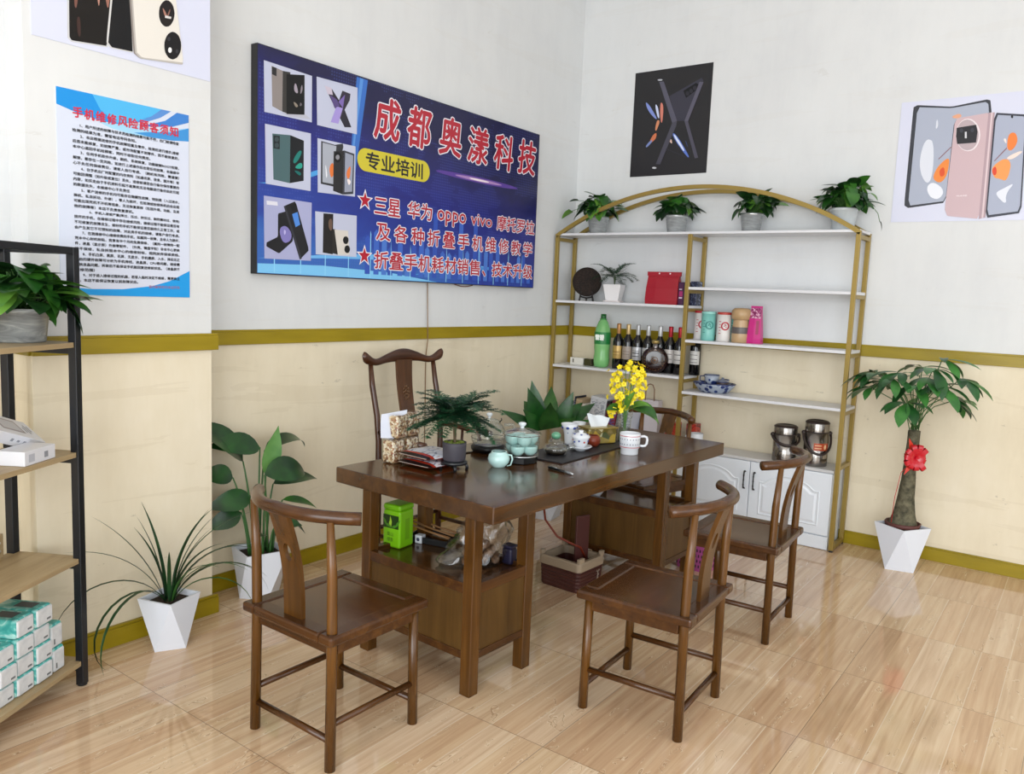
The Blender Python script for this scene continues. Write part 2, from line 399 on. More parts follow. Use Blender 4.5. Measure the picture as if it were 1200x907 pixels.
CARD2=[('#bfc4da',[(0.044,0.71),(0.319,0.714),(0.321,0.43),(0.05,0.431)]),
('#4a666a',[(0.086,0.672),(0.192,0.683),(0.191,0.452),(0.094,0.457)]),
('#16181c',[(0.192,0.683),(0.275,0.671),(0.276,0.475),(0.191,0.452)]),
('#1f7a72',[(0.221,0.585),(0.232,0.601),(0.242,0.612),(0.25,0.618),(0.256,0.62),(0.261,0.617),(0.261,0.61),(0.258,0.6),(0.251,0.587),(0.241,0.571),(0.231,0.56),(0.223,0.554),(0.217,0.552),(0.212,0.555),(0.211,0.562),(0.214,0.572)]),
('#2a9a8a',[(0.23,0.543),(0.243,0.554),(0.253,0.559),(0.261,0.56),(0.265,0.555),(0.267,0.546),(0.265,0.539),(0.258,0.533),(0.248,0.53),(0.233,0.529),(0.225,0.531),(0.224,0.535)]),
('#176a66',[(0.228,0.518),(0.242,0.517),(0.252,0.514),(0.258,0.511),(0.259,0.506),(0.257,0.5),(0.252,0.498),(0.245,0.499),(0.236,0.503),(0.225,0.51),(0.22,0.515),(0.221,0.517)]),
('#20282b',[(0.092,0.665),(0.129,0.668),(0.129,0.605),(0.093,0.604)]),
('#3d4a4e',[(0.124,0.651),(0.121,0.643),(0.115,0.638),(0.107,0.637),(0.1,0.64),(0.098,0.646),(0.1,0.654),(0.106,0.659),(0.115,0.661),(0.121,0.657)]),
('#3d4a4e',[(0.124,0.623),(0.122,0.615),(0.115,0.61),(0.107,0.609),(0.1,0.612),(0.098,0.618),(0.1,0.626),(0.107,0.631),(0.115,0.633),(0.121,0.63)])]
CARD3=[('#bfc4da',[(0.361,0.699),(0.619,0.701),(0.621,0.438),(0.367,0.43)]),
('#35363a',[(0.385,0.689),(0.476,0.685),(0.53,0.7),(0.534,0.684),(0.473,0.472),(0.386,0.475)]),
('#a9aebb',[(0.394,0.683),(0.486,0.68),(0.471,0.484),(0.397,0.485)]),
('#e0783a',[(0.449,0.58),(0.457,0.589),(0.463,0.59),(0.467,0.586),(0.47,0.574),(0.471,0.557),(0.47,0.542),(0.468,0.53),(0.464,0.522),(0.459,0.517),(0.454,0.517),(0.45,0.522),(0.446,0.532),(0.442,0.546),(0.442,0.559),(0.444,0.57)]),
('#e6e8ef',[(0.419,0.567),(0.423,0.55),(0.426,0.535),(0.427,0.524),(0.426,0.515),(0.423,0.51),(0.421,0.511),(0.419,0.52),(0.417,0.535),(0.415,0.558),(0.415,0.571),(0.416,0.574)]),
('#2a2a2c',[(0.468,0.651),(0.538,0.666),(0.535,0.439),(0.468,0.45)]),
('#0c0c0e',[(0.522,0.63),(0.52,0.62),(0.516,0.611),(0.509,0.604),(0.5,0.599),(0.491,0.598),(0.482,0.6),(0.475,0.605),(0.47,0.612),(0.468,0.621),(0.47,0.631),(0.474,0.64),(0.481,0.647),(0.49,0.651),(0.499,0.653),(0.508,0.651),(0.515,0.646),(0.52,0.639)]),
('#8f8f96',[(0.508,0.627),(0.507,0.621),(0.502,0.615),(0.495,0.612),(0.488,0.613),(0.483,0.617),(0.481,0.623),(0.483,0.63),(0.488,0.635),(0.495,0.638),(0.501,0.638),(0.506,0.634)]),
('#3b3c44',[(0.538,0.667),(0.61,0.66),(0.607,0.451),(0.535,0.439)]),
('#979db0',[(0.546,0.657),(0.602,0.651),(0.598,0.462),(0.545,0.452)]),
('#e57b40',[(0.565,0.574),(0.574,0.586),(0.58,0.591),(0.584,0.588),(0.585,0.578),(0.584,0.56),(0.582,0.546),(0.58,0.536),(0.576,0.529),(0.572,0.526),(0.568,0.525),(0.564,0.528),(0.56,0.534),(0.557,0.543),(0.557,0.552),(0.56,0.563)]),
('#f0e6e4',[(0.571,0.524),(0.58,0.521),(0.585,0.517),(0.587,0.512),(0.586,0.505),(0.581,0.497),(0.576,0.494),(0.572,0.495),(0.568,0.501),(0.563,0.512),(0.562,0.519),(0.565,0.523)])]
CARD4=[('#a8abd0',[(0.039,0.374),(0.329,0.373),(0.328,0.08),(0.044,0.075)]),
('#dcdce8',[(0.055,0.352),(0.118,0.353),(0.121,0.335),(0.056,0.333)]),
('#17171b',[(0.124,0.298),(0.166,0.312),(0.171,0.309),(0.211,0.249),(0.214,0.241),(0.212,0.173),(0.206,0.165),(0.135,0.108),(0.125,0.106),(0.059,0.132),(0.055,0.135),(0.056,0.152),(0.06,0.155),(0.118,0.183),(0.122,0.192),(0.122,0.29)]),
('#7f78b8',[(0.141,0.233),(0.152,0.239),(0.162,0.241),(0.172,0.239),(0.182,0.234),(0.192,0.224),(0.199,0.215),(0.203,0.204),(0.204,0.194),(0.202,0.183),(0.198,0.175),(0.191,0.168),(0.181,0.163),(0.169,0.159),(0.159,0.161),(0.149,0.168),(0.142,0.18),(0.135,0.198),(0.133,0.212),(0.135,0.224)]),
('#b9b2e0',[(0.162,0.222),(0.167,0.219),(0.169,0.215),(0.169,0.211),(0.168,0.206),(0.165,0.2),(0.162,0.198),(0.16,0.2),(0.158,0.205),(0.157,0.213),(0.158,0.219),(0.159,0.222)]),
('#1c1c20',[(0.159,0.338),(0.222,0.367),(0.232,0.355),(0.309,0.148),(0.311,0.13),(0.26,0.085),(0.25,0.097),(0.161,0.321)]),
('#34343c',[(0.155,0.336),(0.165,0.341),(0.269,0.088),(0.256,0.082)]),
('#4d86d8',[(0.206,0.303),(0.239,0.317),(0.256,0.256),(0.228,0.241)]),
('#101014',[(0.196,0.346),(0.227,0.36),(0.237,0.331),(0.206,0.317)])]
CARD5=[('#bfc4da',[(0.352,0.333),(0.636,0.339),(0.639,0.118),(0.359,0.115)]),
('#1d1a19',[(0.406,0.328),(0.472,0.331),(0.472,0.122),(0.405,0.127)]),
('#6d5648',[(0.448,0.301),(0.455,0.305),(0.46,0.304),(0.463,0.297),(0.465,0.285),(0.465,0.266),(0.464,0.253),(0.461,0.246),(0.457,0.244),(0.451,0.247),(0.447,0.252),(0.443,0.259),(0.441,0.268),(0.44,0.279),(0.441,0.288),(0.443,0.295)]),
('#2b2724',[(0.469,0.254),(0.494,0.253),(0.511,0.122),(0.468,0.128)]),
('#d6d0c9',[(0.481,0.252),(0.575,0.253),(0.59,0.127),(0.507,0.12)]),
('#121214',[(0.58,0.204),(0.578,0.195),(0.573,0.187),(0.565,0.182),(0.556,0.182),(0.548,0.185),(0.543,0.192),(0.54,0.201),(0.542,0.21),(0.547,0.218),(0.555,0.222),(0.564,0.223),(0.572,0.22),(0.578,0.213)]),
('#121214',[(0.591,0.157),(0.589,0.148),(0.584,0.14),(0.576,0.135),(0.567,0.135),(0.559,0.138),(0.553,0.145),(0.551,0.154),(0.553,0.163),(0.558,0.171),(0.566,0.175),(0.575,0.176),(0.583,0.173),(0.589,0.166)])]
DARKP=[('#1b1a1e',[(0.006,0.732),(0.595,0.734),(0.586,0.001),(-0.0,0.001)]),
('#7f8fd0',[(0.103,0.519),(0.113,0.511),(0.124,0.499),(0.138,0.482),(0.153,0.46),(0.171,0.434),(0.183,0.415),(0.189,0.402),(0.19,0.396),(0.186,0.397),(0.178,0.402),(0.168,0.409),(0.156,0.421),(0.141,0.436),(0.128,0.452),(0.117,0.468),(0.107,0.485),(0.1,0.503),(0.097,0.515),(0.098,0.52)]),
('#d08a66',[(0.203,0.388),(0.21,0.385),(0.213,0.378),(0.213,0.368),(0.209,0.353),(0.202,0.336),(0.197,0.323),(0.192,0.316),(0.188,0.315),(0.185,0.319),(0.184,0.326),(0.184,0.336),(0.186,0.35),(0.189,0.367),(0.193,0.379),(0.197,0.386)]),
('#c9d2f0',[(0.179,0.498),(0.185,0.492),(0.191,0.482),(0.197,0.467),(0.202,0.448),(0.207,0.425),(0.209,0.409),(0.209,0.401),(0.206,0.4),(0.2,0.407),(0.194,0.418),(0.189,0.432),(0.183,0.451),(0.177,0.473),(0.175,0.489),(0.175,0.497)]),
('#cf7e6e',[(0.22,0.507),(0.228,0.5),(0.234,0.487),(0.237,0.467),(0.239,0.44),(0.238,0.407),(0.237,0.384),(0.234,0.371),(0.231,0.367),(0.226,0.374),(0.222,0.388),(0.218,0.408),(0.215,0.435),(0.213,0.468),(0.213,0.491),(0.215,0.504)]),
('#c9754f',[(0.18,0.295),(0.188,0.298),(0.193,0.298),(0.196,0.294),(0.197,0.287),(0.196,0.276),(0.193,0.266),(0.188,0.257),(0.18,0.249),(0.17,0.242),(0.163,0.237),(0.156,0.235),(0.152,0.236),(0.149,0.239),(0.148,0.244),(0.149,0.252),(0.153,0.261),(0.16,0.272),(0.166,0.282),(0.173,0.289)]),
('#7c8cc0',[(0.132,0.232),(0.143,0.242),(0.152,0.249),(0.159,0.252),(0.163,0.252),(0.165,0.248),(0.164,0.242),(0.16,0.235),(0.151,0.226),(0.14,0.215),(0.131,0.208),(0.124,0.205),(0.12,0.205),(0.118,0.21),(0.119,0.216),(0.124,0.223)]),
('#5d78c9',[(0.322,0.284),(0.33,0.287),(0.343,0.278),(0.363,0.257),(0.388,0.224),(0.419,0.179),(0.441,0.145),(0.454,0.123),(0.457,0.112),(0.451,0.113),(0.439,0.123),(0.419,0.144),(0.393,0.175),(0.36,0.217),(0.337,0.249),(0.325,0.271)]),
('#d5def5',[(0.331,0.277),(0.335,0.277),(0.344,0.27),(0.356,0.256),(0.372,0.235),(0.393,0.207),(0.407,0.185),(0.416,0.17),(0.419,0.161),(0.417,0.158),(0.409,0.163),(0.397,0.177),(0.38,0.2),(0.357,0.23),(0.342,0.253),(0.333,0.269)]),
('#e0c0b0',[(0.302,0.245),(0.308,0.247),(0.313,0.246),(0.317,0.242),(0.32,0.234),(0.322,0.224),(0.322,0.218),(0.319,0.217),(0.313,0.221),(0.305,0.229),(0.301,0.236),(0.3,0.241)]),
('#3a4a78',[(0.423,0.228),(0.426,0.226),(0.43,0.22),(0.434,0.212),(0.439,0.201),(0.443,0.188),(0.445,0.182),(0.443,0.183),(0.438,0.192),(0.43,0.208),(0.425,0.22),(0.423,0.226)]),
('#3a3945',[(0.278,0.544),(0.516,0.642),(0.528,0.618),(0.409,0.363),(0.349,0.368)]),
('#121216',[(0.384,0.569),(0.475,0.612),(0.499,0.597),(0.489,0.568),(0.408,0.518)]),
('#2c2c34',[(0.432,0.546),(0.43,0.538),(0.422,0.533),(0.413,0.534),(0.405,0.54),(0.402,0.55),(0.404,0.558),(0.411,0.563),(0.42,0.562),(0.428,0.556)]),
('#2c2c34',[(0.457,0.561),(0.455,0.552),(0.448,0.547),(0.439,0.548),(0.431,0.555),(0.427,0.564),(0.43,0.573),(0.437,0.577),(0.446,0.576),(0.453,0.57)]),
('#2c2c34',[(0.484,0.576),(0.482,0.568),(0.475,0.563),(0.466,0.564),(0.458,0.57),(0.454,0.58),(0.457,0.588),(0.464,0.593),(0.473,0.592),(0.48,0.586)]),
('#565564',[(0.194,0.652),(0.23,0.65),(0.351,0.367),(0.315,0.357)]),
('#4a4955',[(0.315,0.359),(0.351,0.369),(0.347,0.335),(0.242,0.077),(0.206,0.081)]),
('#5a5867',[(0.501,0.616),(0.531,0.61),(0.435,0.358),(0.407,0.362)]),
('#504e5c',[(0.407,0.364),(0.434,0.359),(0.528,0.105),(0.503,0.101)]),
('#b9bcc4',[(0.22,0.662),(0.216,0.659),(0.207,0.658),(0.194,0.659),(0.184,0.663),(0.18,0.666),(0.184,0.669),(0.194,0.67),(0.206,0.669),(0.216,0.666)]),
('#c4c6cc',[(0.214,0.054),(0.211,0.05),(0.202,0.048),(0.191,0.049),(0.182,0.052),(0.178,0.056),(0.181,0.06),(0.19,0.062),(0.201,0.061),(0.21,0.058)]),
('#33323c',[(0.281,0.18),(0.283,0.184),(0.464,0.104),(0.462,0.1)])]
PINKP=[('#e3e5f3',[(-0.001,0.699),(0.768,0.692),(0.837,-0.008),(-0.004,0.006)]),
('#3a3c44',[(0.067,0.666),(0.086,0.675),(0.099,0.674),(0.258,0.65),(0.28,0.65),(0.432,0.669),(0.443,0.67),(0.46,0.664),(0.462,0.659),(0.473,0.598),(0.463,0.593),(0.306,0.58),(0.295,0.551),(0.287,0.132),(0.275,0.102),(0.103,0.08),(0.089,0.079),(0.068,0.093),(0.066,0.129),(0.066,0.632)]),
('#a9b0c2',[(0.1,0.662),(0.259,0.641),(0.28,0.641),(0.428,0.656),(0.439,0.656),(0.451,0.646),(0.453,0.642),(0.46,0.597),(0.451,0.592),(0.3,0.572),(0.289,0.544),(0.286,0.141),(0.274,0.112),(0.1,0.093),(0.088,0.126),(0.088,0.63)]),
('#d9dde8',[(0.142,0.449),(0.149,0.462),(0.156,0.47),(0.164,0.472),(0.173,0.47),(0.183,0.463),(0.19,0.444),(0.196,0.415),(0.2,0.375),(0.202,0.324),(0.202,0.283),(0.199,0.253),(0.194,0.233),(0.186,0.224),(0.178,0.223),(0.168,0.23),(0.157,0.246),(0.145,0.269),(0.137,0.295),(0.131,0.322),(0.129,0.352),(0.13,0.383),(0.133,0.41),(0.137,0.432)]),
('#d5d9e4',[(0.202,0.579),(0.206,0.566),(0.207,0.555),(0.207,0.546),(0.205,0.537),(0.201,0.531),(0.198,0.531),(0.196,0.537),(0.196,0.549),(0.196,0.569),(0.198,0.58),(0.2,0.583)]),
('#e6e9f2',[(0.191,0.212),(0.2,0.219),(0.212,0.22),(0.224,0.216),(0.239,0.207),(0.255,0.193),(0.265,0.179),(0.269,0.165),(0.268,0.152),(0.26,0.139),(0.252,0.131),(0.242,0.126),(0.23,0.127),(0.217,0.132),(0.206,0.139),(0.197,0.15),(0.19,0.163),(0.184,0.179),(0.183,0.193),(0.185,0.204)]),
('#e8893f',[(0.211,0.268),(0.216,0.284),(0.222,0.299),(0.229,0.312),(0.238,0.324),(0.247,0.334),(0.255,0.343),(0.263,0.349),(0.27,0.353),(0.277,0.355),(0.282,0.351),(0.285,0.34),(0.285,0.322),(0.284,0.297),(0.281,0.276),(0.277,0.257),(0.27,0.242),(0.262,0.23),(0.252,0.223),(0.243,0.221),(0.232,0.224),(0.221,0.232),(0.213,0.242),(0.21,0.255)]),
('#d9532c',[(0.245,0.299),(0.251,0.305),(0.257,0.306),(0.261,0.303),(0.264,0.294),(0.267,0.28),(0.267,0.269),(0.265,0.261),(0.261,0.256),(0.255,0.254),(0.249,0.255),(0.245,0.259),(0.242,0.266),(0.24,0.275),(0.239,0.284),(0.241,0.292)]),
('#e0a585',[(0.289,0.599),(0.3,0.603),(0.309,0.604),(0.316,0.602),(0.321,0.598),(0.324,0.592),(0.323,0.587),(0.32,0.584),(0.313,0.581),(0.303,0.58),(0.294,0.58),(0.287,0.582),(0.282,0.584),(0.278,0.588),(0.278,0.592),(0.282,0.596)]),
('#8a5a60',[(0.228,0.352),(0.226,0.356),(0.286,0.422),(0.288,0.417)]),
('#c9b0b6',[(0.303,0.58),(0.451,0.595),(0.461,0.59),(0.465,0.497),(0.465,0.462),(0.467,0.035),(0.457,0.007),(0.312,0.025),(0.302,0.029),(0.288,0.062),(0.287,0.096),(0.293,0.549)]),
('#b199a1',[(0.458,0.596),(0.489,0.595),(0.498,0.013),(0.465,0.005)]),
('#d8c4c9',[(0.471,0.594),(0.48,0.594),(0.488,0.011),(0.479,0.009)]),
('#e2d8dc',[(0.429,0.476),(0.429,0.452),(0.425,0.431),(0.417,0.412),(0.406,0.399),(0.392,0.391),(0.376,0.389),(0.36,0.393),(0.344,0.403),(0.329,0.419),(0.318,0.439),(0.309,0.462),(0.305,0.486),(0.305,0.51),(0.309,0.532),(0.317,0.55),(0.329,0.564),(0.343,0.572),(0.359,0.573),(0.375,0.569),(0.391,0.558),(0.405,0.542),(0.417,0.523),(0.425,0.5)]),
('#b7a6ac',[(0.421,0.477),(0.421,0.455),(0.417,0.434),(0.41,0.417),(0.4,0.404),(0.387,0.397),(0.372,0.395),(0.357,0.399),(0.343,0.408),(0.33,0.423),(0.319,0.442),(0.311,0.463),(0.307,0.486),(0.307,0.508),(0.311,0.529),(0.318,0.546),(0.329,0.559),(0.342,0.566),(0.356,0.568),(0.371,0.563),(0.386,0.553),(0.398,0.539),(0.409,0.52),(0.417,0.499)]),
('#25252b',[(0.306,0.526),(0.403,0.535),(0.414,0.495),(0.412,0.435),(0.317,0.434),(0.307,0.478)]),
('#d0d0d6',[(0.35,0.499),(0.359,0.5),(0.363,0.463),(0.353,0.464)]),
('#3a3a44',[(0.341,0.508),(0.34,0.501),(0.336,0.496),(0.33,0.497),(0.325,0.502),(0.322,0.51),(0.323,0.517),(0.328,0.522),(0.334,0.521),(0.339,0.516)]),
('#3a3a44',[(0.396,0.505),(0.395,0.498),(0.391,0.494),(0.385,0.494),(0.38,0.499),(0.377,0.507),(0.379,0.514),(0.383,0.519),(0.389,0.518),(0.394,0.513)]),
('#3a3c48',[(0.498,0.591),(0.636,0.569),(0.646,0.536),(0.668,0.067),(0.659,0.033),(0.508,0.011),(0.497,0.044),(0.489,0.558)]),
('#a7aec2',[(0.506,0.579),(0.63,0.559),(0.64,0.528),(0.66,0.075),(0.652,0.043),(0.514,0.026),(0.504,0.059),(0.498,0.547)]),
('#1c1c22',[(0.581,0.562),(0.581,0.557),(0.578,0.554),(0.574,0.555),(0.571,0.558),(0.569,0.563),(0.57,0.568),(0.573,0.571),(0.576,0.57),(0.58,0.567)]),
('#e87f3a',[(0.58,0.475),(0.589,0.476),(0.597,0.473),(0.603,0.466),(0.608,0.455),(0.612,0.441),(0.613,0.427),(0.611,0.415),(0.607,0.402),(0.601,0.391),(0.594,0.383),(0.588,0.379),(0.581,0.379),(0.575,0.383),(0.57,0.391),(0.567,0.403),(0.566,0.42),(0.566,0.442),(0.568,0.458),(0.573,0.469)]),
('#ee9a55',[(0.508,0.293),(0.514,0.3),(0.52,0.308),(0.528,0.315),(0.538,0.323),(0.548,0.33),(0.558,0.333),(0.568,0.333),(0.577,0.33),(0.585,0.322),(0.591,0.31),(0.594,0.294),(0.593,0.273),(0.59,0.247),(0.585,0.229),(0.579,0.218),(0.57,0.215),(0.56,0.22),(0.551,0.224),(0.543,0.227),(0.536,0.229),(0.531,0.229),(0.525,0.233),(0.519,0.24),(0.514,0.249),(0.508,0.262),(0.506,0.274),(0.506,0.284)]),
('#d8452a',[(0.511,0.287),(0.516,0.292),(0.52,0.294),(0.523,0.291),(0.526,0.284),(0.529,0.272),(0.53,0.263),(0.529,0.256),(0.527,0.25),(0.523,0.247),(0.519,0.247),(0.516,0.249),(0.512,0.256),(0.509,0.265),(0.508,0.273),(0.509,0.28)]),
('#f0d9cf',[(0.585,0.35),(0.599,0.358),(0.612,0.364),(0.623,0.369),(0.632,0.371),(0.64,0.371),(0.642,0.368),(0.639,0.362),(0.63,0.354),(0.616,0.342),(0.604,0.334),(0.593,0.33),(0.583,0.33),(0.575,0.333),(0.573,0.337),(0.576,0.343)]),
('#8a5a60',[(0.513,0.323),(0.511,0.327),(0.565,0.396),(0.568,0.391)]),
('#dfe3ee',[(0.552,0.161),(0.563,0.167),(0.574,0.173),(0.585,0.179),(0.596,0.186),(0.607,0.192),(0.613,0.193),(0.614,0.189),(0.609,0.179),(0.599,0.164),(0.593,0.149),(0.589,0.134),(0.588,0.119),(0.591,0.103),(0.59,0.094),(0.585,0.092),(0.577,0.096),(0.565,0.108),(0.555,0.118),(0.548,0.127),(0.543,0.135),(0.54,0.142),(0.54,0.149),(0.545,0.155)]),
('#e8dcd8',[(0.548,0.445),(0.552,0.447),(0.555,0.446),(0.558,0.442),(0.56,0.435),(0.562,0.425),(0.562,0.42),(0.56,0.419),(0.557,0.423),(0.551,0.43),(0.548,0.437),(0.547,0.442)])]
TOPP=[('#e2e5f5',[(-0.001,-0.0),(0.702,0.007),(0.707,1.181),(0.021,0.838)]),
('#c9cacd',[(0.139,0.501),(0.304,0.566),(0.313,0.539),(0.279,0.06),(0.268,0.026),(0.143,0.011),(0.134,0.011),(0.122,0.022),(0.122,0.051),(0.128,0.469)]),
('#15110f',[(0.146,0.498),(0.297,0.558),(0.306,0.531),(0.273,0.063),(0.263,0.03),(0.144,0.017),(0.136,0.017),(0.129,0.026),(0.129,0.055),(0.135,0.467)]),
('#7a5248',[(0.156,0.284),(0.163,0.295),(0.167,0.292),(0.169,0.276),(0.168,0.248),(0.165,0.206),(0.162,0.173),(0.159,0.151),(0.156,0.137),(0.153,0.134),(0.15,0.14),(0.149,0.156),(0.148,0.181),(0.147,0.216),(0.149,0.245),(0.152,0.268)]),
('#b9897a',[(0.236,0.268),(0.241,0.271),(0.244,0.266),(0.245,0.255),(0.245,0.237),(0.243,0.211),(0.242,0.191),(0.24,0.177),(0.239,0.169),(0.237,0.167),(0.236,0.172),(0.234,0.183),(0.233,0.201),(0.232,0.226),(0.232,0.246),(0.233,0.26)]),
('#9a6a5c',[(0.268,0.244),(0.274,0.254),(0.278,0.254),(0.28,0.244),(0.28,0.223),(0.277,0.192),(0.274,0.174),(0.271,0.169),(0.268,0.176),(0.264,0.197),(0.263,0.216),(0.265,0.231)]),
('#3f2a26',[(0.159,0.103),(0.163,0.107),(0.166,0.105),(0.168,0.097),(0.169,0.083),(0.169,0.064),(0.169,0.05),(0.167,0.041),(0.165,0.036),(0.162,0.037),(0.16,0.041),(0.158,0.049),(0.157,0.06),(0.156,0.075),(0.156,0.087),(0.157,0.096)]),
('#d0cfce',[(0.318,0.506),(0.351,0.518),(0.355,0.49),(0.37,0.061),(0.365,0.031),(0.281,0.027),(0.275,0.028),(0.264,0.043),(0.266,0.071),(0.313,0.477)]),
('#121215',[(0.323,0.496),(0.347,0.505),(0.365,0.035),(0.284,0.03),(0.27,0.044)]),
('#8b8480',[(0.337,0.535),(0.347,0.539),(0.35,0.51),(0.376,0.07),(0.379,0.038),(0.402,0.019),(0.403,0.017),(0.392,0.018),(0.389,0.019),(0.369,0.03),(0.365,0.062),(0.338,0.505)]),
('#e0dcd5',[(0.354,0.541),(0.496,0.596),(0.51,0.569),(0.573,0.09),(0.577,0.056),(0.573,0.04),(0.561,0.037),(0.405,0.019),(0.393,0.019),(0.376,0.034),(0.373,0.066),(0.346,0.508)]),
('#b9b4ae',[(0.345,0.538),(0.349,0.54),(0.351,0.51),(0.379,0.068),(0.382,0.036),(0.4,0.024),(0.411,0.024),(0.566,0.045),(0.577,0.046),(0.573,0.038),(0.561,0.036),(0.405,0.018),(0.393,0.017),(0.375,0.033),(0.372,0.065),(0.346,0.508)]),
('#1d181a',[(0.541,0.228),(0.539,0.214),(0.536,0.201),(0.53,0.189),(0.523,0.178),(0.515,0.171),(0.506,0.167),(0.498,0.166),(0.49,0.169),(0.483,0.175),(0.478,0.184),(0.475,0.195),(0.474,0.208),(0.475,0.222),(0.478,0.235),(0.484,0.247),(0.491,0.257),(0.499,0.265),(0.507,0.269),(0.516,0.27),(0.524,0.267),(0.531,0.261),(0.536,0.252),(0.539,0.241)]),
('#a8786a',[(0.494,0.232),(0.499,0.226),(0.503,0.22),(0.506,0.215),(0.508,0.21),(0.51,0.206),(0.51,0.204),(0.508,0.203),(0.506,0.203),(0.502,0.205),(0.498,0.208),(0.495,0.213),(0.493,0.22),(0.491,0.228),(0.49,0.233),(0.492,0.234)]),
('#8a6258',[(0.521,0.23),(0.517,0.217),(0.514,0.208),(0.512,0.204),(0.511,0.204),(0.51,0.208),(0.51,0.213),(0.512,0.22),(0.515,0.227),(0.519,0.236),(0.522,0.239),(0.522,0.237)]),
('#d6d2d0',[(0.499,0.208),(0.526,0.211),(0.525,0.202),(0.499,0.199)]),
('#171518',[(0.568,0.111),(0.567,0.096),(0.563,0.082),(0.557,0.07),(0.549,0.059),(0.54,0.052),(0.531,0.047),(0.521,0.047),(0.512,0.05),(0.505,0.057),(0.499,0.066),(0.496,0.078),(0.495,0.092),(0.496,0.106),(0.5,0.119),(0.506,0.132),(0.513,0.142),(0.522,0.15),(0.532,0.155),(0.541,0.155),(0.55,0.152),(0.558,0.146),(0.563,0.136),(0.567,0.124)]),
('#e6e6e8',[(0.527,0.082),(0.526,0.077),(0.523,0.072),(0.519,0.069),(0.515,0.07),(0.512,0.073),(0.511,0.078),(0.512,0.084),(0.515,0.089),(0.519,0.091),(0.523,0.091),(0.526,0.088)]),
('#35353c',[(0.521,0.125),(0.52,0.119),(0.517,0.115),(0.512,0.114),(0.509,0.116),(0.508,0.121),(0.509,0.126),(0.513,0.13),(0.517,0.131),(0.52,0.129)]),
('#35353c',[(0.556,0.085),(0.554,0.08),(0.551,0.076),(0.547,0.075),(0.544,0.077),(0.543,0.082),(0.544,0.087),(0.548,0.091),(0.551,0.092),(0.554,0.09)])]

